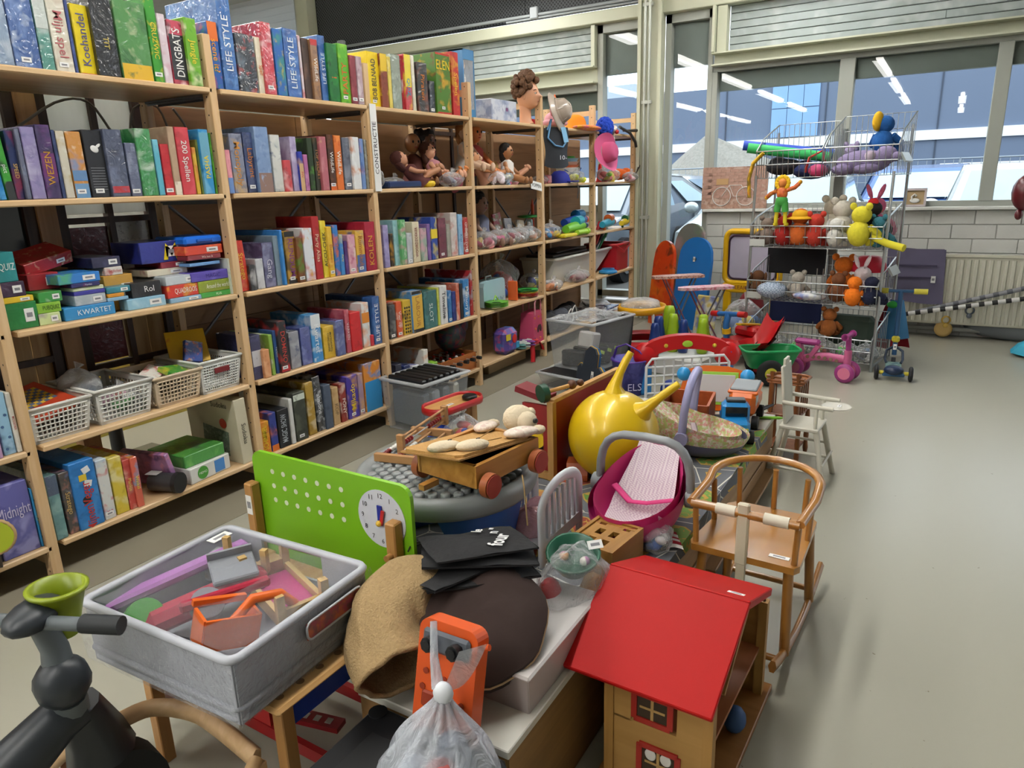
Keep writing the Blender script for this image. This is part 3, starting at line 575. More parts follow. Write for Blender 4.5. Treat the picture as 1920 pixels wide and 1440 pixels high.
  (1.153,1.194,0.013,0.128,1.211,5,'second shelf,second bay','#c23a40','#e0b8b8','#8a2a30','short red','','',{'w': 0.5}),
  (1.204,1.241,0.018,0.224,1.211,6,'second shelf,second bay','#a89ac0','#c9c0da','#8a7aa8','lilac wrapped','','',{'w': 1}),
  (1.233,1.258,0.006,0.164,1.211,7,'second shelf,second bay','#2a3aa0','#c9a06a','#3a4ab8','thin tan and blue','PIN','#b83a3a',{'b': [(0,0.7,'#c9a67a')]}),
  (1.262,1.287,0.007,0.152,1.211,8,'second shelf,second bay','#b06a9a','#d09ac0','#8a4a7a','thin magenta','','',{}),
  (1.293,1.324,0.01,0.222,1.211,9,'second shelf,second bay','#2a3a22','#5fa03a','#1a2414','black and green','','',{}),
  (1.343,1.379,0.025,0.226,1.211,10,'second shelf,second bay','#3a3d34','#6a5a3a','#24261f','dark khaki','TOP SECRET','#d99a6a',{}),
  (1.367,1.41,0.01,0.23,1.211,11,'second shelf,second bay','#b0606a','#d08a90','#c9a07a','dusty pink','','',{'w': 0.4}),
  (1.425,1.466,0.021,0.242,1.211,12,'second shelf,second bay','#4a2f24','#7a4a2a','#2f1f18','dark brown film strip edged','WildLife','#f0ece4',{'b': [(0.0,0.12,'#d8662a')]}),
  (1.473,1.519,0.025,0.24,1.211,13,'second shelf,second bay','#d8702c','#e8924a','#b8521c','orange film strip edged','WildLife','#f4f0e8',{}),
  (1.526,1.58,0.025,0.232,1.211,14,'second shelf,second bay','#5a6070','#8a92a0','#3a404c','grey photo print','','',{'w': 0.5}),
  (1.571,1.626,0.013,0.236,1.211,15,'second shelf,second bay','#dfe1e2','#c9763a','#eef0f0','white with orange picture','','',{'w': 0.4}),
  (1.63,1.656,0.013,0.23,1.211,16,'second shelf,second bay','#6a8ac0','#c98a90','#3f62a0','thin blue and pink','','',{'w': 0.4}),
  (1.664,1.683,0.016,0.228,1.211,17,'second shelf,second bay','#8a8a80','#6a6a60','#b0b0a6','thin stone grey','','',{}),
  (0.864,0.912,0.022,0.202,0.824,0,'third shelf,second bay','#d2331f','#b82a18','#e06a3a','tomato red leaning','Stratego','#e8b23a',{'w': 0.4}),
  (0.906,0.939,0.008,0.104,0.824,1,'third shelf,second bay','#2c2d30','#c9c9c9','#444','short black and white','','',{'w': 0.4}),
  (0.952,0.992,0.021,0.124,0.824,2,'third shelf,second bay','#c9ccd0','#e4e6e8','#9aa0a8','silver wrapped','','',{'w': 1}),
  (0.995,1.053,0.022,0.186,0.824,3,'third shelf,second bay','#4a4a72','#8a8ab0','#33335a','indigo wrapped','Gang','#c9c9dc',{'w': 1}),
  (1.057,1.095,0.023,0.21,0.824,4,'third shelf,second bay','#7f929f','#8fa2ae','#71848f','grey slab shaped','','',{'dep': 0.3}),
  (1.083,1.098,0.007,0.232,0.824,5,'third shelf,second bay','#3a82c8','#4a92d4','#2a6cae','thin bright blue','','',{'dep': 0.34}),
  (1.121,1.179,0.025,0.222,0.824,6,'third shelf,second bay','#c0953f','#2a2a2a','#a87c2c','ochre with hazard stripes','RUNDUM','#8a4a8a',{'b': [(0,0.09,'#222'),(0.9,1,'#222')]}),
  (1.169,1.207,0.008,0.192,0.824,7,'third shelf,second bay','#7a4a26','#4f8a34','#5a3418','brown and green','','',{}),
  (1.215,1.273,0.013,0.23,0.824,8,'third shelf,second bay','#dfe2e8','#c84a3a','#d9a23a','white with toy pictures','','',{}),
  (1.281,1.325,0.018,0.278,0.824,9,'third shelf,second bay','#b02a2c','#d04a3a','#8a1f22','tall red','Party Alias','#e8d0b0',{}),
  (1.334,1.372,0.024,0.256,0.824,10,'third shelf,second bay','#e8d23a','#dcc42a','#f0e062','lemon yellow','ACCU-CHEK','#3a3a34',{'d': 'u','sz': 1.1}),
  (1.363,1.395,0.013,0.228,0.824,11,'third shelf,second bay','#e2b93a','#d06a3a','#f0d27a','amber','Domino','#b04a3a',{}),
  (1.41,1.446,0.024,0.232,0.824,12,'third shelf,second bay','#3a7ac0','#e8762c','#2a5c98','blue and orange striped','Ticket','#e8762c',{}),
  (1.441,1.466,0.017,0.188,0.824,13,'third shelf,second bay','#3f86c8','#e8d24a','#2c68a8','blue with yellow badge','Party','#e8d24a',{}),
  (1.465,1.487,0.012,0.156,0.824,14,'third shelf,second bay','#4a2a6a','#6a4a8a','#34204c','thin violet','','',{}),
  (1.49,1.542,0.012,0.182,0.824,15,'third shelf,second bay','#d9a0b0','#e8d9c8','#b03a6a','pink and cream','','',{'w': 0.5}),
  (1.543,1.604,0.01,0.198,0.824,16,'third shelf,second bay','#dcae3a','#3a5a9a','#e8c66a','yellow over blue','Rummikub','#a86a2a',{'b': [(0,0.42,'#4a66a0')],'w': 0.4}),
  (1.609,1.683,0.008,0.234,0.824,17,'third shelf,second bay','#a8243c','#c03a50','#8a1c30','large burgundy','KOLEN','#d9a23a',{'d': 'u','dep': 0.34}),
  (1.742,1.784,0.009,0.212,0.824,0,'third shelf,third bay','#8f86b8','#b0a8d0','#6f66a0','lilac','','',{'w': 0.5}),
  (1.801,1.831,0.02,0.166,0.824,1,'third shelf,third bay','#2a2620','#d09a2c','#4a3a1c','black and amber','','',{}),
  (1.843,1.895,0.026,0.23,0.824,2,'third shelf,third bay','#8fc0c4','#b2d6d8','#6fa6ac','pale teal','','',{}),
  (1.879,1.923,0.009,0.23,0.824,3,'third shelf,third bay','#5fa86a','#d98aa0','#c9dcc4','green and pink floral','','',{}),
  (1.924,1.969,0.007,0.16,0.824,4,'third shelf,third bay','#b9bcc0','#d2d5d8','#9a9ea4','light grey','','',{}),
  (1.998,2.058,0.026,0.212,0.824,5,'third shelf,third bay','#e2d9bc','#d2c6a0','#efe8d2','ivory','WOORDZOEKER','#8a3a34',{'d': 'u','sz': 0.8}),
  (2.056,2.109,0.017,0.176,0.824,6,'third shelf,third bay','#9ab0a0','#d9a0b0','#6f8a78','sage and pink','','',{'w': 0.5}),
  (2.11,2.139,0.014,0.196,0.824,7,'third shelf,third bay','#7a5a9a','#9a7ab8','#5f4280','thin purple','','',{'w': 0.5}),
  (2.14,2.199,0.011,0.23,0.824,8,'third shelf,third bay','#2f4a9a','#e8d23a','#22387a','blue with yellow panel','','',{'b': [(0.5,0.72,'#e8cf3a')]}),
  (2.219,2.291,0.018,0.22,0.824,9,'third shelf,third bay','#6a2a3a','#8a4a5a','#4c1c28','wine red','','',{'w': 0.6}),
  (2.302,2.339,0.023,0.184,0.824,10,'third shelf,third bay','#9a9c90','#b8baae','#7f8176','thin khaki grey','','',{'w': 0.5}),
  (2.334,2.398,0.015,0.244,0.824,11,'third shelf,third bay','#d0c6c0','#c86a5a','#e6dfda','white speckled wrapped','','',{'w': 0.8}),
  (2.408,2.452,0.014,0.232,0.824,12,'third shelf,third bay','#8ab6d8','#aacbe4','#6c9cc4','powder blue','Klei','#3a6a9a',{}),
  (2.453,2.497,0.007,0.212,0.824,13,'third shelf,third bay','#b83a34','#e8dcd0','#982a26','brick red','MASTERMIND','#f0e6da',{'d': 'u'}),
  (0.877,0.931,0.024,0.188,0.45,0,'fourth shelf,second bay','#33355c','#2a2b4c','#454874','navy with a white middle','','',{'w': 0.6,'b': [(0.3,0.66,'#cfcfd6')]}),
  (0.921,0.956,0.007,0.122,0.45,1,'fourth shelf,second bay','#d99a6a','#e8b48a','#c07a4a','peach','','',{'w': 0.4}),
  (0.967,0.987,0.016,0.178,0.45,2,'fourth shelf,second bay','#8ab04a','#d9d9c8','#6f943a','thin spring green','','',{}),
  (0.997,1.02,0.023,0.19,0.45,3,'fourth shelf,second bay','#3a5f9a','#8aa6cc','#2a4880','blue','Verkeer','#dfe8f0',{}),
  (1.011,1.062,0.009,0.226,0.45,4,'fourth shelf,second bay','#2c2a2c','#c03a34','#444','black and red','DOMINO','#c84a40',{'b': [(0.02,0.13,'#b82f34')]}),
  (1.08,1.139,0.021,0.166,0.45,5,'fourth shelf,second bay','#8a8d96','#b4b7bf','#3a4670','silver over navy wrapped','','',{'w': 1}),
  (1.15,1.212,0.025,0.172,0.45,6,'fourth shelf,second bay','#4a569a','#7a86c0','#343f7a','violet blue wrapped','','',{'w': 1}),
  (1.212,1.273,0.019,0.22,0.45,7,'fourth shelf,second bay','#4a96d0','#dfe6ea','#3278b0','white and azure','Kwartet','#f0f4f8',{'b': [(0.72,1,'#dfe4e8'),(0,0.2,'#3f8ac8')]}),
  (1.283,1.36,0.022,0.152,0.45,8,'fourth shelf,second bay','#d9b23a','#c9a02a','#e6c662','mustard yellow','MOTORWEG\nCHALLENGE','#4a4630',{'sz': 0.62}),
  (1.353,1.411,0.008,0.17,0.45,9,'fourth shelf,second bay','#4a568f','#8a94c0','#343f72','slate blue wrapped','','',{'w': 1}),
  (1.425,1.459,0.015,0.21,0.45,10,'fourth shelf,second bay','#b84a5a','#d07a84','#98343f','rose red','VARKEN','#e0c0c4',{'w': 0.6}),
  (1.456,1.529,0.009,0.19,0.45,11,'fourth shelf,second bay','#cc1f24','#d83034','#a8181c','glossy red','','',{'w': 0.3}),
  (1.552,1.608,0.023,0.222,0.45,12,'fourth shelf,second bay','#e2e4e2','#e08a3a','#f0f2f0','white with orange square','','',{'b': [(0.55,0.78,'#dc8a34')]}),
  (1.599,1.619,0.012,0.056,0.45,13,'fourth shelf,second bay','#c83a44','#d85a60','#a82a34','short pinkish red','','',{}),
  (1.627,1.683,0.015,0.242,0.45,14,'fourth shelf,second bay','#2f5c9e','#4a7cbc','#22467e','deep blue','LIFE STYLE','#e8eef4',{'d': 'u','w': 0.5,'dep': 0.32}),
  (1.761,1.813,0.026,0.178,0.45,0,'fourth shelf,third bay','#3a3c3c','#7a7d7a','#222','dark grey','','',{'w': 0.6}),
  (1.818,1.862,0.023,0.188,0.45,1,'fourth shelf,third bay','#d9603a','#e8dcd0','#c04a28','orange red','Vier op','#f0e8e0',{}),
  (1.874,1.943,0.026,0.186,0.45,2,'fourth shelf,third bay','#d9b63a','#2a2824','#e6ca62','yellow with black dots','QUIT','#b08a2a',{'dots': 1}),
  (1.939,2.034,0.015,0.224,0.45,3,'fourth shelf,third bay','#5a96d0','#e0b84a','#3f7ab8','blue with hazard edge','LABOUR','#b07a3a',{'b': [(0,0.08,'#2a2a2a'),(0.93,1,'#2a2a2a'),(0.08,0.9,'#d9b04a')]}),
  (2.045,2.164,0.016,0.208,0.45,4,'fourth shelf,third bay','#2f6a6a','#4a8a86','#204c4c','dark teal wrapped','SLOT','#c9d6d2',{'w': 0.7}),
  (2.176,2.196,0.021,0.214,0.45,5,'fourth shelf,third bay','#c9cf5a','#dbe07a','#aab040','thin yellow green','','',{}),
  (2.195,2.263,0.016,0.22,0.45,6,'fourth shelf,third bay','#dfe0de','#cfd0ce','#efefee','white','Timeline','#3a3a40',{}),
  (2.268,2.3,0.012,0.186,0.45,7,'fourth shelf,third bay','#3f7ab0','#dfe6ea','#2c5f90','thin blue and white','','',{}),
  (2.309,2.347,0.014,0.174,0.45,8,'fourth shelf,third bay','#2c3a7a','#4a5aa0','#1f2a5c','dark blue','','',{}),
  (2.345,2.378,0.009,0.218,0.45,9,'fourth shelf,third bay','#c86a50','#e0c8ba','#a84a34','salmon','','',{}),
  (2.391,2.419,0.014,0.21,0.45,10,'fourth shelf,third bay','#26262a','#38383e','#18181b','thin black','','',{}),
  (2.442,2.506,0.026,0.226,0.45,11,'fourth shelf,third bay','#3a82c0','#dfe8ee','#2a689f','cyan blue','Memory','#f0f4f6',{'dep': 0.33}),
  (2.516,2.543,0.025,0.272,0.45,12,'fourth shelf,third bay','#b02f34','#c9cfd6','#8c2428','tall dark red','TOM JERRY','#9ab0c8',{'dep': 0.34}),
  (0.861,0.915,0.019,0.146,0.118,0,'bottom shelf,second bay','#d9862a','#4a3a8a','#e8b23a','small orange and violet','SCHIMMEL','#f0d63a',{'d': 'u'}),
  (0.916,0.955,0.016,0.174,0.118,1,'bottom shelf,second bay','#34448f','#d9762c','#24326e','blue with orange corner','','',{'b': [(0,0.16,'#d9762c')]}),
  (0.958,1.023,0.013,0.174,0.118,2,'bottom shelf,second bay','#1e2024','#2d3036','#131417','black','MAGIC SHOW','#b9c2c8',{'d': 'u'}),
  (1.025,1.047,0.008,0.21,0.118,3,'bottom shelf,second bay','#cfd0cc','#e2e3e0','#b6b8b4','thin white','','',{'dep': 0.33,'w': 0.3}),
  (1.054,1.125,0.011,0.226,0.118,4,'bottom shelf,second bay','#3c4038','#5a6052','#2a2d27','dark olive with gold mark','','',{'dep': 0.33,'b': [(0.84,0.96,'#cfd8cc')]}),
  (1.141,1.189,0.022,0.252,0.118,5,'bottom shelf,second bay','#b08f3c','#e8dfc8','#8a6c28','gold and ivory','','',{'dep': 0.34}),
  (1.197,1.246,0.023,0.266,0.118,6,'bottom shelf,second bay','#2a2c2e','#9aa0a4','#c9cdd0','black wrapped leaning','abalone','#d9dde0',{'w': 1}),
  (1.242,1.289,0.013,0.214,0.118,7,'bottom shelf,second bay','#4a5668','#5a6678','#3a4554','slate grey','','',{}),
  (1.301,1.345,0.022,0.186,0.118,8,'bottom shelf,second bay','#c9a878','#b08c5a','#d9bd92','small wooden','KOP','#7a6a4a',{}),
  (1.352,1.396,0.021,0.192,0.118,9,'bottom shelf,second bay','#8a2f24','#e0d6c8','#6c2219','rust red','PONY','#efe6da',{}),
  (1.402,1.479,0.02,0.216,0.118,10,'bottom shelf,second bay','#4a3a9a','#d9a22c','#6a5ab8','purple','Mikado','#f0cf3a',{'d': 'u','sz': 1.0}),
  (1.482,1.518,0.019,0.214,0.118,11,'bottom shelf,second bay','#a88aa0','#d9a86a','#8aa0c8','pastel','','',{'w': 0.4}),
  (1.528,1.656,0.021,0.25,0.118,12,'bottom shelf,second bay','#d98a34','#2f8fd0','#e8ae62','big orange and blue','','',{'b': [(0,0.62,'#3a94d2')],'dep': 0.33}),
  (0.004,0.042,0.013,0.226,0.118,0,'bottom shelf,first bay','#5f8f92','#8fb8b8','#3f6c72','teal wrapped','','',{'w': 1,'dep': 0.33,'b': [(0.7,1,'#4a5a74')]}),
  (0.049,0.085,0.02,0.22,0.118,1,'bottom shelf,first bay','#4a4442','#7f8ac0','#c07a6a','dark picture edged','Stratego','#c9a86a',{'w': 0.6,'dep': 0.33}),
  (0.082,0.166,0.012,0.24,0.118,2,'bottom shelf,first bay','#2f7cc4','#4a92d4','#2668aa','wide blue','MijnenVeger','#c23a34',{'d': 'u','sz': 0.8,'dep': 0.34,'cards': 1,'zc': 0.32}),
  (0.17,0.211,0.016,0.222,0.118,3,'bottom shelf,first bay','#dfe0dc','#a8c0d8','#c83a44','white','K3','#d0344a',{'d': 'h','low': 1}),
  (0.216,0.264,0.021,0.212,0.118,4,'bottom shelf,first bay','#dcc43a','#e8e0b0','#b89a24','yellow','','',{'w': 0.6}),
  (0.265,0.292,0.02,0.19,0.118,5,'bottom shelf,first bay','#c84a40','#e0b0a0','#a83430','red','Plankje','#e8c86a',{'w': 0.5}),
  (0.289,0.316,0.012,0.192,0.118,6,'bottom shelf,first bay','#d8604a','#e8c83a','#6a9ac0','red and yellow','Winkel','#f0d44a',{'w': 0.9}),
  (-0.209,-0.152,0.025,0.244,0.118,0,'bottom shelf at the picture edge','#23262e','#33363f','#15171c','dark charcoal','','',{}),
  (-0.152,-0.044,0.019,0.24,0.118,1,'bottom shelf at the picture edge','#6a6ab0','#a8a8dc','#4a4a92','lilac picture','Midnight','#d9d4ee',{'d': 'h','mid': 1}),
  (-0.041,-0.036,0.018,0.204,0.118,2,'bottom shelf at the picture edge','#2f8fd0','#4aa6e0','#2476b0','bright blue','Spel en leer','#e8d83a',{'sz': 0.9}),
  (-0.12,-0.094,0.006,0.206,0.45,0,'fourth shelf at the picture edge','#c9a0c8','#dcbcdc','#b088b0','pale lilac','','',{}),
  (-0.087,-0.051,0.017,0.198,0.45,1,'fourth shelf at the picture edge','#9cc8e4','#4a6a9a','#b4d6ec','light blue dotted','','',{'pol': 1}),
  (-0.051,-0.036,0.011,0.194,0.45,2,'fourth shelf at the picture edge','#e6e2d6','#d6d0c0','#f2efe6','ivory','KRUISSOM','#b83a34',{'d': 'u','sz': 1.0}),
]
# ================================================================ boxed games standing on the boards
_rg = random.Random(12)
def game(X0, X1, Yf, h, z, i, row, c1, c2, c3, look, title, tc, o):
    w = max(.006, X1 - X0 - .0015); dep = o.get('dep', .2 + .1 * _rg.random()); x = (X0 + X1) / 2
    wrap = o.get('w', 0)
    lab = '%s game box, %s along the %s' % (look, ORD[i], row)
    g = B().box((0, dep / 2, h / 2), (w, dep, h), bev=min(.0022, w * .2)).build('game_box', art(c1, c2, c3, _rg.randint(0, 99), wrap, 16, .42), None, (x, Yf, z + .0005))
    tag(g, lab, 'game box', 'boxed games standing on the shelves')
    if 'leaning' in look: g.rotation_euler = (0, R(-3.5), 0); g.location.x += .004; g.location.z += w * .035
    for a, e, c in o.get('b', ()):
        B().box((0, -.0003, h * (a + e) / 2), (w * .94, .0012, h * (e - a))).build('printed_band', art(c, c, c2, i, wrap * .6, 20, .1), g)
    if title:
        m = M(tc, .45, var=.02); d = o.get('d', 'd'); sz = o.get('sz', 1)
        if d == 'h': text(g, title, min(w * .5, h * .3), (1, 0, 0), (0, 0, 1), (0, -.0016, h * (.12 if o.get('low') else .62 if o.get('mid') else .8)), m, fit=w * .9)
        else:
            nl = title.count('\n') + 1
            sx = (0, 0, -1) if d == 'd' else (0, 0, 1); up = (1, 0, 0) if d == 'd' else (-1, 0, 0)
            text(g, title, min(w * .68 * sz / nl, .045), sx, up, (0, -.0016, h * o.get('zc', .5 if len(title) > 5 else .42)), m, fit=h * .74, bold=.004)
    if o.get('bird'):
        B().ell((0, -.0006, h * .72), (w * .22, .001, h * .05), (0, .5, 0)).ell((w * .2, -.0006, h * .77), (w * .16, .001, h * .022), (0, -.6, 0)).build('bird_print', M('#e8e8e6', .5), g)
        for q in range(9): B().box((0, -.0002, h * (.12 + q * .04)), (w * .7, .001, h * .008)).build('printed_line', M('#8a8c90', .5), g)
    if o.get('dots'):
        for q in range(8):
            for r_ in range(3): B().cyl(((r_ - 1) * w * .26, -.0004, h * (.08 + .1 * q)), ((r_ - 1) * w * .26, -.0012, h * (.08 + .1 * q)), w * .1, n=8).build('dot', M('#2a2824', .5), g)
    if o.get('pol'):
        for q in range(5): B().cyl((w * (.2 if q % 2 else -.2), -.0004, h * (.1 + .18 * q)), (w * (.2 if q % 2 else -.2), -.0012, h * (.1 + .18 * q)), w * .13, n=10).build('dot', M('#4a6a9a', .5), g)
    if o.get('cards'):
        for q, (a, e) in enumerate(((.12, .86), (-.05, .76), (.12, .66))): B().box((w * a, -.0008, h * e), (w * .3, .0012, h * .09), (0, .3 * (q - 1), 0)).build('printed_card', M(('#eef0f0', '#e6c83a', '#eef0f0')[q], .5), g)
        B().ell((-w * .05, -.0006, h * .42), (w * .17, .001, w * .17)).build('printed_bomb', M('#26282c', .4), g)
    if _rg.random() < .3 and w > .03: sticker(g, (-w * .08, -.0012, h * .1), w=min(.028, w * .8))
for e in GAMES: game(*e)
FLATS = [
  (0.006,0.099,0.825,0.906,0.03,0.2,'#1f7a3a','#2a8f48','glossy dark green card game box at the left end of the card shelf','','#fff'),
  (0.004,0.095,0.906,0.925,0.03,0.18,'#e6c42a','#f0d84a','flat yellow card box lying on the dark green one','','#fff'),
  (-0.007,0.077,0.93,0.971,0.03,0.18,'#3a2440','#4c3054','dark plum flat box above the yellow card box','','#fff'),
  (0.0,0.064,0.975,1.061,0.03,0.16,'#1f8a8f','#2fa0a4','teal upright quiz box topping the first stack','QUIZ','#e8f2f0'),
  (0.093,0.164,0.825,0.861,0.03,0.16,'#cfe0a0','#8a5aa0','pale green flat box with violet label under the quiz pack','','#fff'),
  (0.097,0.171,0.861,0.894,0.03,0.16,'#8ac03a','#a0d050','lime flat quiz pack,middle of its stack','PUBQUIZ','#3a5a1c'),
  (0.109,0.181,0.895,0.927,0.03,0.16,'#3f9a48','#dfe8d8','grass green flat box,top of the quiz stack','','#fff'),
  (0.12,0.217,0.923,0.98,0.1,0.2,'#a8242c','#8a1a22','dark red wrapped box lying behind the quiz stack','','#fff'),
  (0.177,0.346,0.827,0.866,0.03,0.2,'#2f8fd0','#4aa6e0','wide bright blue flat box,bottom of the middle stack','KWARTET','#e8f4fa'),
  (0.22,0.324,0.865,0.9,0.035,0.16,'#a8b4bc','#d0d6da','clear topped grey card box on the wide blue one','','#fff'),
  (0.221,0.326,0.9,0.914,0.035,0.17,'#3a3a9a','#5050b4','thin deep violet box in the middle stack','','#fff'),
  (0.22,0.323,0.915,0.927,0.035,0.17,'#e4ecd0','#c0d88a','thin white and lime box in the middle stack','','#fff'),
  (0.215,0.31,0.929,0.941,0.03,0.17,'#2f2f6a','#c84a6a','thin navy box printed in white in the middle stack','Hamlet','#e8e4ee'),
  (0.178,0.314,0.943,0.974,0.03,0.19,'#2f7fd0','#58b060','blue flat box topping the middle stack','','#fff'),
  (0.351,0.457,0.902,0.948,0.08,0.2,'#c8963a','#d8aa52','mustard flat box behind the middle stack','','#fff'),
  (0.361,0.425,0.95,0.977,0.08,0.18,'#e6e2da','#c8504a','white flat box printed in red on the mustard one','het Verkeer','#b83a34'),
  (0.323,0.423,0.98,1.013,0.08,0.2,'#2c2c4a','#44446a','dark blue flat box topping the mustard pile','','#fff'),
  (0.325,0.4,0.845,0.869,0.03,0.15,'#8ab8d8','#b0d0e6','small light blue box,bottom of the short pile','','#fff'),
  (0.329,0.387,0.87,0.892,0.03,0.14,'#e09a34','#efb45a','small orange box with a white label','','#fff'),
  (0.33,0.412,0.89,0.914,0.03,0.16,'#2f7f92','#4a98a8','small petrol blue box topping the short pile','','#fff'),
  (0.391,0.538,0.826,0.863,0.03,0.18,'#8ec0dc','#b8dcec','pale blue flat box under the black box','','#fff'),
  (0.42,0.535,0.864,0.916,0.04,0.16,'#1e1f22','#2c2d31','black box with white stickers on the card shelf','Rol','#e8e8e8'),
  (0.557,0.69,0.816,0.842,0.03,0.16,'#8ab4d4','#a8cae2','light blue flat box under the red and yellow one','','#fff'),
  (0.551,0.684,0.843,0.889,0.035,0.17,'#d83a2c','#f0c43a','red and yellow flat box with white title','QUADROOS','#f4f0e6'),
  (0.552,0.695,0.891,0.922,0.035,0.18,'#c8d2da','#e2e8ec','pale grey lidded box on the red and yellow one','','#fff'),
  (0.528,0.693,0.922,0.947,0.1,0.18,'#e6dcc4','#c88a8a','cream flat box with faint print behind','','#fff'),
  (0.587,0.693,0.944,0.97,0.1,0.17,'#8a2434','#a83a4a','maroon flat box under the navy letter box','','#fff'),
  (0.513,0.691,0.975,1.048,0.1,0.18,'#2a3590','#1f2870','navy box with big yellow letter and blue lid','','#fff'),
  (0.684,0.825,0.809,0.844,0.03,0.18,'#3aa03a','#50b850','green flat box,bottom of the end stack','PLUS','#e8f4e0'),
  (0.681,0.827,0.847,0.888,0.03,0.18,'#8a9a2a','#a4b43c','olive flat box in the end stack','Around the world','#f0f0d8'),
  (0.655,0.821,0.891,0.925,0.03,0.18,'#5a4ab0','#7464c4','violet flat box in the end stack','MAGIC','#3a2a80'),
  (0.66,0.795,0.926,0.955,0.035,0.17,'#6a9ad0','#8ab4de','cornflower blue small box in the end stack','','#fff'),
  (0.656,0.803,0.955,0.989,0.035,0.17,'#8c2c34','#a84850','dark red box in the end stack','Wie ben ik','#f0e0d8'),
  (0.648,0.814,0.989,1.023,0.035,0.18,'#d8442c','#e8883a','red box with dots under the blue case','','#fff'),
]
# ================================================================ flat card games, first bay of the third shelf
for (x0, x1, z0, z1, Yf, dep, c1, c2, lab, t, tc) in FLATS:
    done = [f for f in globals().setdefault('_fl', []) if f[0] < x1 - .01 and f[1] > x0 + .01 and abs(f[3] - Yf) < .15]
    base = .8245
    below = [f[2] for f in done if f[2] < z0 + .03 and abs(f[2] - z0) < .03]
    if below: z0 = max(below) + .0006
    else:
        lo = [f[2] for f in done if f[2] <= z0 + .02]
        z0 = (max(lo) + .0006) if lo else base
    z1 = max(z1, z0 + .012); h = z1 - z0; w = x1 - x0
    g = B().box((0, dep / 2, h / 2), (w, dep, h), bev=.0018).build('card_game_box', art(c1, c2, c1, int(x0 * 997) % 50, .35, 20, .3), None, ((x0 + x1) / 2, Yf, z0))
    tag(g, lab, 'card box', 'flat boxes piled on the card shelf'); _fl.append((x0, x1, z1, Yf))
    if t: text(g, t, min(h * .6, .03), (1, 0, 0), (0, 0, 1), (w * .08, -.0014, h * .5), M(tc, .5, var=.02), fit=w * .7)
    elif h > .016: sticker(g, (w * .22, -.0008, h * .5), w=w * .3, h=h * .5)
    if 'yellow letter' in lab:
        B().prism([(-.035, -.03), (-.02, .03), (0, .005), (.02, .03), (.035, -.03), (.018, -.03), (.012, .0), (0, -.018), (-.012, 0), (-.018, -.03)], .0012, Matrix.Translation((.035, -.0002, h / 2)) @ Matrix.Rotation(PI / 2, 4, 'X')).build('letter_print', M('#e8cf2a', .5), g)
def case(n, lab, cat, x, y, z, d, c, rz=0, bev=.008, **k):
    return tag(B().box((0, 0, d[2] / 2), d, bev=bev).build(n, M(c, .35, **k), None, (x, y, z), (0, 0, rz)), lab, cat)
bc = thing('plastic_case', 'bright blue plastic case topping the end stack of card games', 'case', (.745, .14, 1.0236))
B().box((0, 0, .017), (.17, .19, .034), bev=.009).build('shell', M('#1f6fe0', .3), bc); B().box((0, -.097, .018), (.07, .012, .012), bev=.003).build('handle', M('#1a5cc0', .3), bc)
tag(B().box((0, .1, .07), (.012, .2, .14), bev=.001).build('book', art('#dfe6da', '#b8c8b0', '#efefe8', 2, 0, 20, .2), None, (.838 - .012, .02, .8245)), 'thin pale upright booklet beside the end stack of card games', 'book')
rb_ = tag(B().box((0, 0, .021), (.17, .12, .042), bev=.002).build('card_game_box', art('#a8262c', '#8a4a34', '#d9c8a0', 3, .3, 20, .25), None, (.21, .2, 1.0), (R(14), R(-12), .1)), 'long red game box tilted on top behind the middle stack', 'card box', 'flat boxes piled on the card shelf')
sticker(rb_, (.04, -.0612, .02))
# ---------------------------------------------------------------- plastic baskets
def basket(lab, x, z, w, dep, h, c, small=False):
    t = thing('plastic_basket', lab, 'basket', (x, .012, z), 0, 'plastic baskets on the fourth shelf'); m = M(c, .4, var=.03)
    s = .86
    def P(u, v, k):   # wall k, u along, v up
        f = s + (1 - s) * v; W2 = w / 2 * f; D0 = dep / 2 * (1 - f); D1 = dep - D0
        q = [(-W2 + 2 * W2 * u, D0), (W2, D0 + (D1 - D0) * u), (W2 - 2 * W2 * u, D1), (-W2, D1 - (D1 - D0) * u)][k]
        return V((q[0], q[1], v * h))
    b = B()
    for k in range(4):
        n = (15 if small else 11) if k % 2 == 0 else (18 if small else 14); mrows = 9 if small else 6
        for i in range(1, n): b.tube([P(.08 + .84 * i / n, .1, k), P(.08 + .84 * i / n, .86, k)], .0024 if small else .0028, n=4)
        for j in range(mrows + 1): b.tube([P(.05, .1 + .76 * j / mrows, k), P(.95, .1 + .76 * j / mrows, k)], .0024 if small else .0026, n=4)
        for v0, v1, u0, u1 in ((0, .11, 0, 1), (.85, 1, 0, 1), (0, 1, 0, .09), (0, 1, .91, 1)):
            a = [P(u0, v0, k), P(u1, v0, k), P(u1, v1, k), P(u0, v1, k)]; nn = (a[1] - a[0]).cross(a[3] - a[0]).normalized() * .003
            b.add(a + [p - nn for p in a], [(0, 1, 2, 3), (7, 6, 5, 4), (0, 4, 5, 1), (1, 5, 6, 2), (2, 6, 7, 3), (3, 7, 4, 0)])
    b.build('lattice_wall', m, t)
    B().tube([P(0, 1, 0), P(1, 1, 0), P(1, 1, 1), P(1, 1, 2), P(1, 1, 3)][:4], .006, n=6, closed=True).build('rim', m, t)
    B().box((0, dep / 2, .003), (w * s, dep * s, .006)).build('bottom', m, t)
    if small: B().box((0, -.001, h * .68), (.07, .004, .022), bev=.002).build('handle_slot', M('#7a1f24', .6), t)
    return t
basket('white lattice basket with an orange board game, nearest on the shelf', .098, .4506, .2, .3, .12, '#e4e2da')
basket('white lattice basket holding a bagged cup, second along the shelf', .318, .4506, .21, .3, .125, '#e6e5df')
basket('beige lattice basket holding small card packs, third along the shelf', .528, .4506, .2, .28, .115, '#dcc7ab')
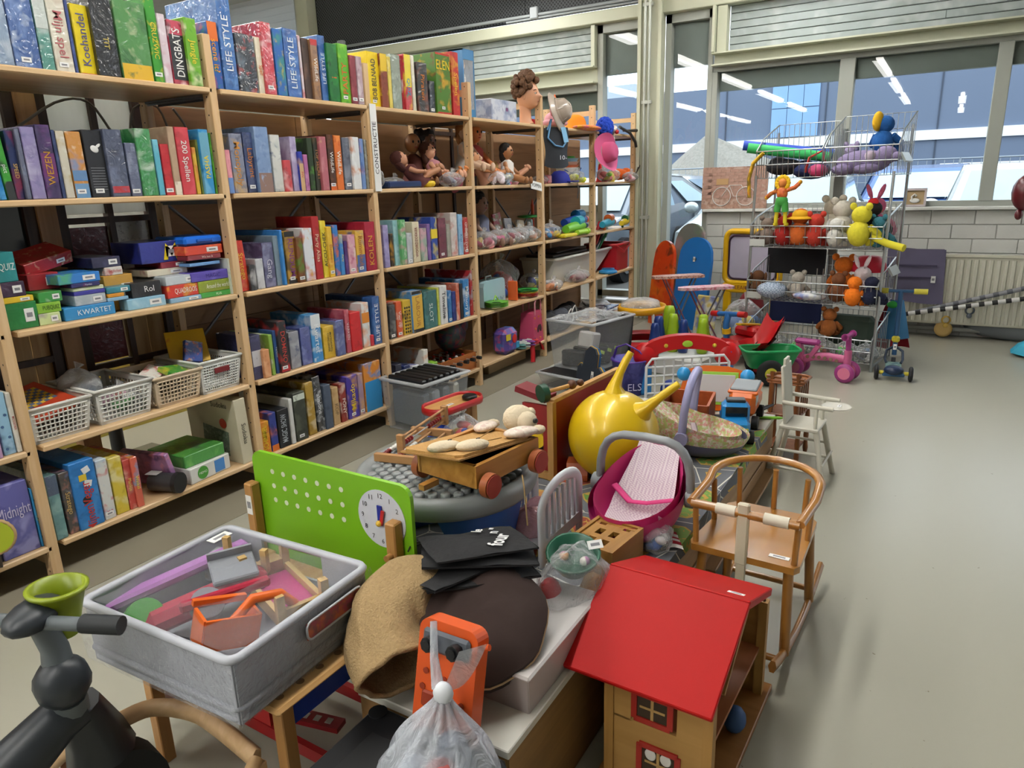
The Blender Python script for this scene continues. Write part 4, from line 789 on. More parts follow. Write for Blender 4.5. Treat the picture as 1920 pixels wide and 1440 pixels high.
basket('white basket with small round holes, holding a yellow book', .718, .4506, .195, .28, .13, '#e4e6e2', True)
g = tag(B().box((0, 0, 0), (.17, .22, .02), bev=.002).build('checkers_box', M('#c8482a', .4), None, (.095, .165, .553), (R(12), R(-10), R(8))), 'orange checkers box lying in the nearest white basket', 'game box')
ck = B()
for i in range(8):
    for j in range(8): ck.box((-.049 + i * .014, -.03 + j * .014, .0104), (.0135, .0135, .0012), mi=(i + j) % 2)
ck.build('board_print', [M('#e0b83a', .5), M('#5a6a8a', .5)], g)
text(g, 'CHECKERS', .024, (1, 0, 0), (0, 1, 0), (0, -.09, .0108), M('#f0e4d4', .5), fit=.15)
def film(name, par, c, r, seed, op=.1, squash=1, m=None):
    """crumpled clear bag around a point"""
    rr = random.Random(seed); ph = [rr.uniform(0, 6.3) for _ in range(6)]
    def fn(u, v):
        a = 2 * PI * u; t = PI * min(max(v, .001), .999)
        k = 1 + .13 * math.sin(3 * a + ph[0] + 4 * v) + .09 * math.sin(7 * a + ph[1]) * math.sin(5 * t + ph[2]) + .06 * math.sin(11 * a + ph[3] + 9 * v)
        return (c[0] + r[0] * k * math.sin(t) * math.cos(a), c[1] + r[1] * k * math.sin(t) * math.sin(a), max(.001, c[2] - r[2] * math.cos(t) * (1 + .08 * math.sin(4 * a + ph[4]))))
    return B().grid(fn, 22, 12, cu=True).build(name, m or clear('#f2f4f6', op, .06, .6, 30), par)
def bag(lab, loc, r, cols, seed, cat='bag', op=.1, lump=.45, name='bagged_toys', n=7, group=None):
    t = thing(name, lab, cat, loc, 0, group); rr = random.Random(seed)
    for i in range(n):
        c = cols[i % len(cols)]; s = lump * (.6 + .6 * rr.random())
        B().ell((rr.uniform(-.6, .6) * r[0], rr.uniform(-.55, .55) * r[1], r[2] * (.35 + .7 * rr.random())), (r[0] * s, r[1] * s, r[2] * s * .8), (rr.uniform(-1, 1), rr.uniform(-1, 1), rr.uniform(-3, 3)), n=10).build('toy', M(c, .5), t)
    film('clear_bag', t, (0, 0, r[2] * .95), (r[0] * 1.12, r[1] * 1.12, r[2]), seed, op)
    B().tube([(0, 0, r[2] * 1.7), (r[0] * .12, 0, r[2] * 2.0), (r[0] * .3, 0, r[2] * 2.25)], .006, n=6, rr=[.008, .005, .018]).build('bag_knot', clear('#ffffff', .25, .1, .5), t)
    return t
t = bag('grey bag with a cream and blue cup in the second white basket', (.26, .2, .5), (.06, .07, .065), ['#b0aa90', '#6a8aa8', '#d8d2c0'], 4, op=.35)
bag('clear bag of small parts lying in the second white basket', (.36, .14, .47), (.06, .09, .04), ['#d05a4a', '#e0a0b8', '#4a8a4a', '#c8c8c8'], 5)
for i, (dx, dy, c, c2, r_, lab) in enumerate(((-.04, .12, '#e4dfd6', '#c83a34', (.35, -.25, .5), 'white and red card pack in the beige basket'), (.035, .09, '#3f9a3a', '#e6d23a', (.3, .15, .25), 'green picture card pack in the beige basket'), (.05, .17, '#c9c9c6', '#8a8d90', (.2, .1, 1.1), 'grey wrapped card pack at the back of the beige basket'))):
    tag(B().box((0, 0, 0), (.1, .07, .02), bev=.002).build('card_pack', art(c, c2, c2, i, .3, 25, .4), None, (.53 + dx, dy, .56), r_), lab, 'card pack')
tag(B().box((0, 0, .0), (.15, .14, .012), bev=.001).build('picture_book', art('#e8b81c', '#e0a818', '#c83a2a', 1, .2, 12, .2), None, (.71, .2, .615), (R(62), 0, R(-24))), 'yellow picture book leaning out of the holed basket', 'book')
tag(B().box((0, 0, 0), (.075, .02, .085), bev=.003).build('card_pack', art('#2c4a9a', '#e6e0d0', '#e07a2a', 8, .4, 30, .4), None, (.69, .14, .605), (R(-20), R(18), R(-10))), 'blue card pack with a bird picture in the holed basket', 'card pack')
# ---------------------------------------------------------------- bottom shelf, first bay
cn = thing('storage_tin', 'black round tin lying on its side on the bottom shelf', 'tin', (.43, .05, .118), 0)
m4 = Matrix.Rotation(R(-62), 3, 'Z'); d = m4 @ V((0, 1, 0))
d = V((.35, -.94, 0)); B().cyl(V((-.02, .05, .041)), V((-.02, .05, .041)) + d * .1, .036, n=20).build('body', M('#3a3b3e', .4), cn); B().cyl(V((-.02, .05, .041)) + d * .1, V((-.02, .05, .041)) + d * .118, .04, n=20).build('lid', M('#161719', .5), cn)
B().box(V((-.035, .085, .077)) + d * .05, (.04, .05, .0015), (0, 0, .35)).build('tin_label', M('#c9c9c6', .5), cn)
g = tag(B().box((0, .11, .075), (.022, .22, .15), bev=.002).build('game_box', art('#a878a8', '#4a3a6a', '#d88aa0', 3, .4, 14, .5), None, (.475, .04, .125), (0, R(-14), R(12))), 'pink and violet thin box leaning beside the black tin', 'game box')
g = tag(B().box((0, 0, .032), (.2, .24, .064), bev=.003).build('game_box', M('#e2e3de', .45), None, (.6, .145, .1185), (0, 0, R(6))), 'white flat box with a green round badge on the bottom shelf', 'game box')
B().cyl((-.04, -.1202, .032), (-.04, -.1212, .032), .026, n=18).build('badge', M('#4a9a3a', .5), g); B().box((.045, -.1206, .032), (.05, .0012, .05), bev=0).build('picture_panel', M('#4a8ad0', .5), g); text(g, 'MEMO', .014, (1, 0, 0), (0, 0, 1), (-.04, -.1216, .032), M('#e8efe2', .5), fit=.04)
g = tag(B().box((0, 0, .025), (.19, .22, .05), bev=.003).build('game_box', art('#4a9a44', '#3a3a4a', '#7ac05a', 5, .6, 10, .4), None, (.6, .15, .183), (0, 0, R(3))), 'green wrapped flat box lying on the white badge box', 'game box')
g = tag(B().box((0, .16, .14), (.055, .32, .28), bev=.002).build('game_box', M('#cfc8ae', .5, var=.04), None, (.785, .012, .1185), (0, R(-2), 0)), 'large cream puzzle box with a red dot at the bay end', 'game box')
B().cyl((-.0277, .09, .17), (-.0288, .09, .17), .022, n=18).build('red_dot', M('#c8402a', .5), g)
B().box((-.0283, .15, .09), (.0012, .16, .11), (R(8), 0, 0)).build('board_picture', art('#5a6a5c', '#8a9a86', '#3f4c44', 2, 0, 60, .6), g)
text(g, 'Sudoku', .03, (0, 0, -1), (1, 0, 0), (0, -.0016, .13), M('#4a463c', .5)); text(g, 'Sudoku', .034, (0, -1, 0), (0, 0, 1), (-.0285, .1, .25), M('#4a463c', .5))
tag(B().box((0, 0, .02), (.15, .2, .04), bev=.002).build('game_box', art('#c8b04a', '#e6d28a', '#a8902c', 5, .9, 8, .4), None, (.6, .33, .119)), 'gold foil flat box at the back of the bottom shelf', 'game box')
# ---------------------------------------------------------------- dolls and dressing up things
def doll(lab, loc, s, skin, dress, hair, rz=0, lie=0, curly=False, group='dolls on the doll shelf', bald=False):
    t = thing('doll', lab, 'doll', loc, rz, group)
    if lie: t.rotation_euler = (R(lie), 0, rz)
    b = B().ell((0, 0, .245 * s), (.045 * s, .048 * s, .055 * s)).ell((0, -.045 * s, .238 * s), (.008 * s, .008 * s, .008 * s), n=6).cyl((0, 0, .17 * s), (0, 0, .21 * s), .018 * s, n=8).ell((0, 0, .12 * s), (.045 * s, .035 * s, .07 * s))
    for q in (-1, 1):
        b.tube([(q * .042 * s, 0, .16 * s), (q * .07 * s, -.02 * s, .12 * s), (q * .07 * s, -.055 * s, .09 * s)], 0, n=7, rr=[.018 * s, .016 * s, .012 * s]).ell((q * .07 * s, -.062 * s, .085 * s), .014 * s, n=8)
        b.tube([(q * .025 * s, 0, .055 * s), (q * .035 * s, -.08 * s, .05 * s), (q * .045 * s, -.16 * s, .025 * s)], 0, n=8, rr=[.028 * s, .024 * s, .017 * s]).ell((q * .047 * s, -.175 * s, .03 * s), (.016 * s, .016 * s, .028 * s), n=8)
    b.build('body', M(skin, .45), t)
    B().lathe([(.022 * s, .185 * s), (.05 * s, .16 * s), (.05 * s, .1 * s), (.075 * s, .035 * s), (.08 * s, .02 * s)], n=16).build('dress', M(dress, .8, bump=.4), t)
    if not bald:
        h = B().ell((0, .012 * s, .262 * s), (.05 * s, .05 * s, .05 * s))
        if curly:
            for i in range(26):
                a = i * 2.4; zz = .5 + .5 * math.sin(i * 1.7); h.ell((.045 * s * math.cos(a), .03 * s + .04 * s * math.sin(a) * .8, (.25 + .05 * zz) * s), .02 * s, n=6)
        else: h.ell((0, .03 * s, .22 * s), (.045 * s, .03 * s, .06 * s))
        h.build('hair', M(hair, .8, bump=.8), t)
    for q in (-1, 1): B().ell((q * .017 * s, -.042 * s, .252 * s), (.006 * s, .006 * s, .008 * s), n=8).build('eye', M('#1f1712', .2), t)
    B().ell((0, -.0435 * s, .222 * s), (.01 * s, .005 * s, .003 * s), n=8).build('mouth', M('#b04a48', .5), t)
    return t
Z2 = 1.2112
doll('bald brown baby doll at the back of the third bay', (2.36, .27, Z2), 1.0, '#a87a56', '#6a3a34', '#3a2418', R(-25), bald=True)
doll('brown haired baby doll in a pink print dress beside the bald one', (2.42, .13, Z2), .85, '#e0a888', '#c88a94', '#4a2a20', R(20), lie=-18)
doll('dark curly haired doll behind the others in the third bay', (2.52, .28, Z2), 1.05, '#6a4632', '#5a5a66', '#241c1a', R(-10), curly=True)
doll('auburn doll with face down, brown dress, front of the third bay', (2.2, .08, Z2), .8, '#c89070', '#5a2a28', '#4a2018', R(50), lie=-40)
doll('antique doll with white lace blouse sitting high in the fourth bay', (2.82, .22, Z2 + .08), 1.0, '#e6c4a8', '#d8d2cc', '#9a6a40', R(-5))
doll('orange plastic doll with a white sticker on its forehead', (2.98, .26, Z2 + .04), 1.15, '#d8824a', '#c85a5a', '#000', R(-5), bald=True)
doll('black haired doll with white bib and tan legs', (3.12, .1, Z2), .85, '#b07a50', '#e8e2dc', '#17130f', R(10))
doll('pale pink dressed doll lying backwards near the card sign', (3.33, .14, Z2), .75, '#e8b090', '#d8a0ac', '#d8b878', R(40), lie=-50)
doll('bare baby doll with bent legs under the antique doll', (2.9, .1, Z2), .8, '#cf9468', '#b98a74', '#5a3a28', R(35), lie=-30)
doll('orange legged rag doll lying at the shelf front, third bay', (2.5, .06, Z2), .62, '#e09050', '#b05a6a', '#6a3a28', R(70), lie=-60)
bag('clear bag of doll clothes at the front of the third bay', (2.38, .03, Z2), (.08, .05, .04), ['#c05a7a', '#8a8a9a', '#d8d8dc', '#5a3a44'], 21)
bag('clear bag of pastel doll clothes in the fourth bay', (2.94, .04, Z2), (.11, .05, .045), ['#f0e0ea', '#7ac0a8', '#d05a8a', '#f0eeda', '#8ab0d8'], 22, n=10)
bag('small bag of pink doll clothes beside the card sign', (3.52, .07, Z2), (.07, .05, .03), ['#d84a7a', '#e8a0b8', '#c03a5a'], 23)
case('plastic_tray', 'flat dark blue tray case at the front of the sign bay', 'case', 1.99, .12, Z2, (.28, .16, .035), '#1f3460', .02)
tag(B().lathe([(.025, 0), (.04, .008), (.045, .02), (.04, .032), (.025, .036), (.02, .02), (.025, 0)], n=18).build('ring_toy', M('#e6c42a', .35), None, (2.2, .06, Z2)), 'yellow ring toy in a bag beside the blue tray case', 'toy')
bag('green tinted bag behind the construction sign', (1.8, .09, Z2), (.03, .05, .05), ['#3aa08a', '#c8e0d8'], 25, n=4)
bag('small clear bag of screws on the sign shelf', (2.08, .2, Z2), (.07, .06, .03), ['#c9ccd0', '#8a8f96', '#b89a5a'], 26, n=5)
ZT = 1.5922
t = thing('doll_box', 'tall blue window box with a white dressed doll on the top shelf', 'doll box', (2.7, .09, ZT))
b = B()
for dx in (-.055, .055): b.box((dx, .05, .19), (.008, .1, .38))
b.box((0, .098, .19), (.118, .006, .38)).box((0, .05, .004), (.118, .1, .008)).box((0, .05, .376), (.118, .1, .008)).box((0, .002, .03), (.11, .003, .05)).box((0, .002, .35), (.11, .003, .05))
b.build('carton', M('#4a86b8', .4), t); B().box((0, .003, .19), (.105, .001, .28)).build('window_film', clear('#ffffff', .06, .05, .3), t)
B().ell((0, .05, .3), (.02, .022, .027)).cyl((0, .05, .26), (0, .05, .29), .008, n=8).ell((0, .05, .23), (.022, .018, .04)).build('doll_body', M('#e8c2a4', .5), t)
B().ell((0, .056, .308), (.024, .024, .026)).ell((0, .07, .28), (.022, .014, .05)).build('doll_hair', M('#e0cf9a', .7), t); B().lathe([(.02, .25), (.026, .22), (.02, .2), (.03, .1), (.045, .02)], (0, .05, 0), n=14).build('doll_dress', M('#ecebe6', .6), t)
g = tag(B().box((0, .1, .062), (.3, .2, .124), bev=.003).build('keepsake_box', art('#aab4cf', '#e2e4ea', '#7e8ab0', 3, .2, 12, .9), None, (2.99, .03, ZT)), 'blue and white marbled oblong box on the top shelf', 'box')
B().box((.03, -.0006, .07), (.025, .0012, .02)).build('label_print', M('#7a4a78', .5), g)
# mannequin head, wig turned towards the window
h = thing('mannequin_head', 'mannequin head with curly brown wig on the top shelf', 'mannequin', (3.36, .07, ZT), R(-78)); h.scale = (.9,) * 3
b = B()
def headf(u, v):   # u around (0 = face direction +x), v from chin line up
    a = 2 * PI * u; t = PI * v; ca, sa = math.cos(a), math.sin(a); s_ = math.sin(t) ** .8; z = -math.cos(t)
    r = .073 * s_
    x = r * ca * 1.15; y = r * sa * .92; zz = .205 + .1 * z
    if ca > 0:
        g_ = math.exp(-(sa / .22) ** 2)
        x += .02 * g_ * math.exp(-((zz - .19) / .016) ** 2)            # nose
        x += .007 * g_ * math.exp(-((zz - .205) / .025) ** 2)
        x += .008 * math.exp(-(sa / .34) ** 2) * math.exp(-((zz - .163) / .009) ** 2)   # lips
        x += .010 * math.exp(-(sa / .4) ** 2) * math.exp(-((zz - .132) / .018) ** 2)    # chin
        for q in (-1, 1): x -= .008 * math.exp(-((sa - q * .42) / .16) ** 2) * math.exp(-((zz - .213) / .013) ** 2)
    return (x, y, zz)
b.grid(headf, 48, 40, cu=True)
b.tube([(-.018, 0, .15), (-.022, 0, .09), (-.02, 0, .03), (-.015, 0, 0)], 0, n=16, rr=[.045, .042, .045, .06])
for q in (-1, 1): b.ell((-.008, q * .068, .195), (.014, .007, .026))
b.build('head', M('#cf9672', .42, var=.03), h)
b = B(); hr = random.Random(9)
for i in range(270):
    a = hr.uniform(0, 2 * PI); e = hr.uniform(-.6, 1.5); ca = math.cos(a) * math.cos(e)
    if (ca > .6 and e < .5) or (e < -.15 and ca > .05): continue
    p = V((-.015 + hr.uniform(.08, .105) * math.cos(a) * math.cos(e), hr.uniform(.078, .1) * math.sin(a) * math.cos(e), .24 + hr.uniform(.085, .115) * math.sin(e))); b.ell(p * 1.0 + V((.004, 0, .012)), hr.uniform(.014, .025), n=6)
b.build('wig', M('#5e3d22', .7, var=.3, vs=60, bump=1, bs=120), h)
for q in (-1, 1):
    e_ = B().ell((.068, q * .029, .213), (.008, .012, .007), n=10).build('eye', M('#f0ece6', .2), h); B().ell((.0745, q * .029, .213), (.003, .0055, .006), n=8).build('iris', M('#2a1a10', .2), e_)
    B().tube([(.072, q * .014, .232), (.073, q * .03, .237), (.06, q * .048, .232)], .0025, n=5).build('eyebrow', M('#4a3020', .8), h)
B().ell((.0795, 0, .1655), (.006, .018, .003), n=10).ell((.079, 0, .159), (.006, .015, .004), n=10).build('lips', M('#b5605a', .4), h)
t = thing('safari_helmet', 'glossy beige safari helmet leaning at the front of the top shelf', 'hat', (3.6, -.04, 1.685), 0, rot=(R(72), 0, R(12)))
B().lathe([(.001, .085), (.04, .08), (.07, .06), (.082, .02), (.083, .0)], n=24).build('crown', M('#b3a496', .3, coat=.6), t); B().lathe([(.082, .003), (.11, -.012), (.125, -.022), (.124, -.026), (.108, -.016), (.08, -.004)], n=24, sx=1.12).build('brim', M('#b8aa9c', .3, coat=.6), t)
B().lathe([(.084, .0), (.0865, .008), (.084, .018)], n=24).build('hat_band', M('#c4b7aa', .3), t)
for i in range(3): B().tube([(.086 * math.cos(a) * math.cos(i * PI / 3), .086 * math.cos(a) * math.sin(i * PI / 3), .088 * math.sin(a)) for a in [PI * j / 12 for j in range(13)]], .003, n=5).build('seam', M('#c4b8ac', .3), t)
t = thing('drawstring_bag', 'dark grey plastic bag hanging from the top shelf edge', 'bag', (3.55, -.04, 1.46), R(-28)); t.scale.x = 1.3
B().grid(lambda u, v: ((u - .5) * (.15 + .01 * math.sin(v * 7)), -.022 * math.sin(PI * u) * (.5 + v * .5), .12 - .25 * v - .02 * (1 - abs(2 * u - 1) ** 3) * (v > .9)), 10, 14).grid(lambda u, v: ((.5 - u) * (.15 + .01 * math.sin(v * 7)), .012 * math.sin(PI * u), .12 - .25 * v), 10, 14).build('pouch', M('#2a2d33', .45), t)
B().tube([(-.06, -.01, .1), (-.04, -.02, .17), (-.06, -.012, .05), (-.02, -.024, .0), (.03, -.024, -.01), (.05, -.02, .02)], .006, n=6).build('blue_cord', M('#6aa0d0', .5), t); B().box((.04, -.028, .07), (.03, .002, .1), (0, R(-12), 0)).build('blue_tag', M('#8ac0e8', .5), t)
text(t, '10-', .04, (1, 0, 0), (0, 0, 1), (.03, -.024, -.08), M('#e8e8ec', .5))
case('red_box', 'small red box between mannequin and beige helmet', 'box', 3.48, .12, ZT, (.09, .08, .045), '#c8202c', 0)
t = thing('costume_gloves', 'pink costume gloves with orange pointed nails on the top shelf', 'gloves', (3.8, .1, ZT))
b = B().ell((.0, 0, .035), (.12, .09, .035)).ell((-.03, 0, .06), (.06, .06, .05))
for i, (x, z) in enumerate(((-.06, .19), (-.01, .16), (.05, .13), (-.1, .13))): b.tube([(-.03, -.01, .06), ((x - .03) / 2, -.02, z * .62), (x, -.03, z)], .015, n=8)
b.build('gloves', M('#e0a2ae', .7), t)
for x, z in ((-.06, .19), (-.01, .16), (.05, .13)): B().lathe([(.014, 0), (.012, .015), (.001, .04)], (x, -.03, z - .004), (.2, -.1, 1), n=10).build('nail', M('#e8641c', .4), t)
tag(B().lathe([(.1, .0), (.1, .01), (.085, .014), (.08, .06), (.065, .09), (.03, .108), (.001, .112)], n=20).build('felt_hat', M('#f08a10', .8), None, (4.1, .08, ZT)), 'orange felt hat beside the pink gloves', 'hat')
tag(B().ell((0, 0, .012), (.2, .08, .02)).build('scarf', art('#f0902a', '#e05a90', '#f4d23a', 2, 0, 20, .7), None, (4.14, -.0, ZT + .002)), 'orange and pink scarf spread under the felt hat', 'scarf')
t = thing('clown_cap', 'bushy blue wig cap with a cream band at the end post', 'cap', (4.42, -.02, 1.62))
b = B()
for i in range(60): a = i * 2.4; e = math.asin(-1 + 2 * i / 59); b.ell((.055 * math.cos(a) * math.cos(e), .05 * math.sin(a) * math.cos(e), .06 * math.sin(e)), .024, n=6)
b.build('fluff', M('#1f48c0', .9, bump=1, bs=150), t)
B().tube([(.04, -.06, -.02), (.08, -.05, .0), (.1, -.02, -.05), (.09, -.04, -.12)], 0, n=8, rr=[.01, .022, .02, .012]).build('band', M('#e6d6cc', .7), t); B().ell((.1, -.06, -.03), .018).build('red_nose', M('#d02424', .4), t)
t = thing('cowboy_hat', 'pink felt cowboy hat hanging on the end post', 'hat', (4.36, -.06, 1.43), 0, rot=(R(82), R(8), R(-5))); t.scale = (1.3,) * 3
B().grid(lambda u, v: ((.055 + .075 * v) * math.cos(2 * PI * u) * 1.15, (.05 + .06 * v) * math.sin(2 * PI * u), .03 * v * v * abs(math.sin(2 * PI * u)) ** 3), 30, 5, cu=True).build('brim', M('#d8608f', .8), t); B().lathe([(.056, 0), (.05, .05), (.035, .065), (.001, .055)], n=20, sx=1.1).build('crown', M('#d05a88', .8), t)
tag(B().tube([(4.72, -.02, 1.64), (4.9, -.04, 1.6), (5.0, -.05, 1.53), (5.02, -.05, 1.49)], .012, n=8).tube([(4.9, .02, 1.62), (5.12, -.02, 1.63), (5.22, -.04, 1.55), (5.2, -.04, 1.42), (5.12, -.04, 1.33), (5.05, -.04, 1.27)], 0, n=8, rr=[.008, .014, .014, .013, .009, .004]).build('toy_whip', M('#26221f', .5)), 'black braided toy whip curling off the top shelf end', 'whip')
# L2 bays five and six
case('soap_box', 'small pink picture box on the second shelf, fifth bay', 'box', 3.57, .04, Z2, (.06, .04, .06), '#d88a94', .1)
tag(B().lathe([(.001, .09), (.04, .085), (.07, .055), (.08, .02), (.08, 0)], n=20).box((0, -.1, .012), (.1, .08, .008), bev=.003).build('sun_cap', M('#1f2c9a', .7), None, (3.83, .08, Z2), (0, 0, .3)), 'navy blue cap lying on the second shelf, fifth bay', 'cap')
bag('bag with a lime tennis ball beside the navy cap', (4.06, .05, Z2), (.07, .05, .045), ['#d4dc3a', '#e8e8a0', '#d4dc3a'], 31, n=3, lump=.7)
t = thing('stacking_buckets', 'nested toy buckets, green lid on white and orange, fifth bay', 'buckets', (4.2, .2, Z2))
for i, (c, z) in enumerate((('#e8eaea', 0), ('#d86a3a', .11), ('#e6e8ea', .135), ('#8ab0c8', .16))): B().lathe([(.075, z), (.09, z + (.11 if i == 0 else .022)), (.093, z + (.115 if i == 0 else .024)), (.07, z + (.115 if i == 0 else .024))], n=20).build('bucket', M(c, .4), t)
B().lathe([(.06, .185), (.062, .2), (.001, .2)], n=18).build('lid', M('#4ab04a', .4), t); B().tube([(-.09, -.02, .1), (-.02, -.1, .05), (.06, -.09, .11)], .005, n=6).build('handle', M('#3a6ac0', .4), t)
case('perfume_bottle', 'small white bottle with violet label on the second shelf', 'bottle', 3.88, .26, Z2, (.04, .03, .12), '#cfc8dc', 0)
tag(B().tube([(3.93, .06, 1.22), (3.95, -.01, 1.218), (3.955, -.012, 1.15), (3.94, -.012, 1.1)], .005, n=6, flat=(.014, .003)).build('watch_strap', M('#4a4540', .6)), 'dark strap hanging over the second shelf edge', 'strap')
bag('bag of toy fruit on the second shelf, last bay', (4.7, .07, Z2), (.13, .07, .06), ['#e05a6a', '#8ac83a', '#e8d23a', '#d04a3a', '#e8a0a0'], 33, n=10)
tag(B().lathe([(.001, .15), (.012, .148), (.035, .01), (.045, .008), (.045, 0)], n=16).build('toy_cone', M('#d82a24', .4), None, (4.83, .2, Z2)), 'red toy traffic cone standing on the second shelf', 'cone')
tag(B().ell((0, 0, .05), (.16, .06, .05)).ell((.12, -.02, .06), (.05, .05, .045)).build('orange_pillow', M('#f06a14', .8, bump=.4), None, (5.0, .1, Z2 + .01)), 'orange knitted hat at the end of the second shelf', 'hat')
bag('clear bag with pink beads at the end of the second shelf', (5.02, -.0, Z2), (.1, .05, .04), ['#d87a8a', '#e8c0c8', '#f0e4e6'], 35, n=6)
# L3 bays four to six
Z3 = .8273
doll('black bushy haired doll alone on the third shelf', (2.93, .2, Z3), 1.1, '#8a6a5a', '#6a7088', '#0e0d0e', 0, curly=True, group='dolls on the lower shelves')
for i, (x, y, cols) in enumerate(((2.78, .06, ['#e8a0a8', '#f0e8dc', '#b04a6a', '#f0d890']), (2.93, .05, ['#d85a8a', '#f4f0ee', '#e8c0c8', '#c8487a']), (3.07, .05, ['#c8d890', '#f0ece8', '#d8a0a8', '#9a3a4a']), (3.2, .05, ['#f4f2f0', '#e0d8d4', '#b8606a', '#d8b8a0']), (3.34, .05, ['#f4f2f0', '#d8a890', '#e8e4e4', '#8a4a3a']))):
    bag('%s clear bag of dressed dolls along the third shelf, fourth bay' % ORD[i], (x, y + .03, Z3), (.075, .07, .055), cols, 40 + i, n=9, group='bags of dolls')
for i, (x, y, h_, c, c2, r_, lab) in enumerate(((3.2, .22, .2, '#c04a5a', '#8ab07a', (-.1, -.12, 0), 'red framed picture pack leaning at the back of the third shelf'), (3.3, .2, .16, '#c8ccd6', '#8a96b0', (-.2, .05, 0), 'grey blue blister pack beside the red framed one'), (3.42, .18, .14, '#d8c4a0', '#5a4a3a', (-.15, .1, 0), 'small beige framed picture pack at the shelf end'))):
    tag(B().box((0, 0, h_ / 2), (.1, .015, h_), bev=.002).build('toy_pack', art(c, c2, '#e8e6e0', i, .5, 20, .6), None, (x, y, Z3 + .004), r_), lab, 'toy pack')
def gun(lab, x, y, z, s, c1, c2, c3, rz):
    t = thing('water_gun', lab, 'water gun', (x, y, z), rz)
    B().tube([(-.25 * s, 0, .06 * s), (-.1 * s, 0, .065 * s), (.1 * s, 0, .07 * s), (.22 * s, 0, .065 * s)], 0, n=12, rr=[.035 * s, .045 * s, .05 * s, .03 * s]).build('barrel', M(c1, .35), t)
    B().tube([(.0, 0, .11 * s), (.14 * s, 0, .115 * s)], .05 * s, n=12, rr=[.05 * s, .045 * s]).build('tank', M(c2, .3), t); B().cyl((.22 * s, 0, .065 * s), (.27 * s, 0, .065 * s), .034 * s, .03 * s).build('nozzle', M(c3, .35), t)
    B().box((-.16 * s, 0, .02 * s), (.05 * s, .03 * s, .05 * s), (0, .3, 0), bev=.006).build('grip', M(c2, .4), t)
gun('green water gun with turquoise tank on the third shelf', 4.05, .06, Z3, .85, '#7ac83a', '#28a8c0', '#2a3a8a', .1)
gun('blue water gun with orange muzzle behind the green one', 4.3, .18, Z3 + .03, .9, '#1f4aa8', '#2a8ac8', '#e8641c', .05)
gun('turquoise water gun with orange end in the last bay', 4.68, .06, Z3, .75, '#28a4c4', '#e06a2a', '#e8701c', .15)
gun('yellow pineapple water gun with dark green crown', 4.98, .03, Z3, .62, '#f0d02a', '#1f6a4a', '#1f6a4a', .2)
bag('bag of small blue and orange sand toys, third shelf, fifth bay', (3.6, .05, Z3), (.09, .06, .055), ['#e8c83a', '#3a8ad0', '#e0702a', '#d8d8dc'], 47)
tag(B().lathe([(.04, 0), (.055, .07), (.058, .072), (.05, .072)], n=16).build('sand_bucket', M('#2a70c8', .4), None, (3.72, .07, Z3)), 'small blue sand bucket on the third shelf', 'bucket')
tag(B().cyl((0, 0, .02), (.17, -.0, .02), .02, n=12).cyl((.17, 0, .02), (.2, 0, .02), .024, n=12).build('bubble_tube', M('#a8d83a', .35), None, (3.95, -.0, Z3)), 'lime bubble tube lying at the third shelf front', 'tube')
tag(B().cyl((0, 0, 0), (.0, 0, .24), .012, n=10).cyl((0, 0, .24), (0, 0, .28), .01, .002, n=10).build('toy_bat', M('#e0502a', .4), None, (3.66, .22, Z3)), 'orange stick standing at the back of the third shelf', 'stick')
tag(B().box((0, 0, .012), (.2, .08, .024), bev=.006).build('sand_mould', M('#e8d83a', .4), None, (3.78, .0, Z3)), 'flat yellow sand mould at the third shelf front', 'toy')
pl = thing('toy_palm', 'toy palm tree in a bottle on the third shelf', 'toy', (3.58, .2, Z3)); B().cyl((0, 0, 0), (0, 0, .14), .03, .02).build('stem', M('#b8d0e0', .2), pl); B().ell((0, 0, .16), (.1, .09, .012)).build('leaves', M('#2a9a4a', .5), pl)
# L4 bays four to six
Z4 = .4536
t = thing('toy_suitcase', 'light blue cardboard suitcase standing on the fourth shelf', 'suitcase', (2.91, .1, Z4), R(4))
B().prism([(-.15, 0), (.15, 0), (.15, .13), (.14, .155), (.115, .165), (-.115, .165), (-.14, .155), (-.15, .13)], .09, Matrix.Translation((0, .09, 0)) @ Matrix.Rotation(PI / 2, 4, 'X')).build('shell', M('#a9cdd8', .35, var=.03), t)
B().tube([(-.04, .045, .165), (-.035, .045, .185), (.035, .045, .185), (.04, .045, .165)], .005, n=6).build('handle', M('#d8e6ea', .4), t)
text(t, 'Woezel & Pip?', .036, (1, 0, 0), (0, 0, 1), (.02, -.0015, .03), M('#5f8fa6', .5), fit=.2)
t = thing('plate_stack', 'lime green toy plates stacked in front of the suitcase', 'plates', (2.8, .02, Z4))
for i in range(4): B().lathe([(.03, .004 + i * .009), (.075, .012 + i * .009), (.078, .014 + i * .009), (.03, .007 + i * .009)], n=20).build('plate', M('#78c832', .4), t)
B().tube([(-.03, 0, .05), (-.01, 0, .08), (.02, 0, .05)], .005, n=6).build('handle', M('#a0dc5a', .4), t)
t = thing('plate_stack', 'green, yellow and red toy plates stacked near the post', 'plates', (3.28, .07, Z4))
for i, c in enumerate(('#c8322a', '#d8342c', '#e8c83a', '#2a9a4a', '#3aa84a')): B().lathe([(.04, .004 + i * .01), (.08, .012 + i * .01), (.082, .015 + i * .01), (.04, .008 + i * .01)], n=20).build('plate', M(c, .4), t)
bag('bag with red and blue toy buckets on the fourth shelf', (3.2, .24, Z4), (.16, .1, .13), ['#c82a34', '#2a58c0', '#2a58c0', '#d83a3a'], 52, n=6, lump=.55)
tag(B().box((0, 0, .065), (.02, .07, .13), bev=.004).build('toy_book', M('#e0662a', .4), None, (3.11, .08, Z4)), 'orange board book beside the light blue suitcase', 'book')
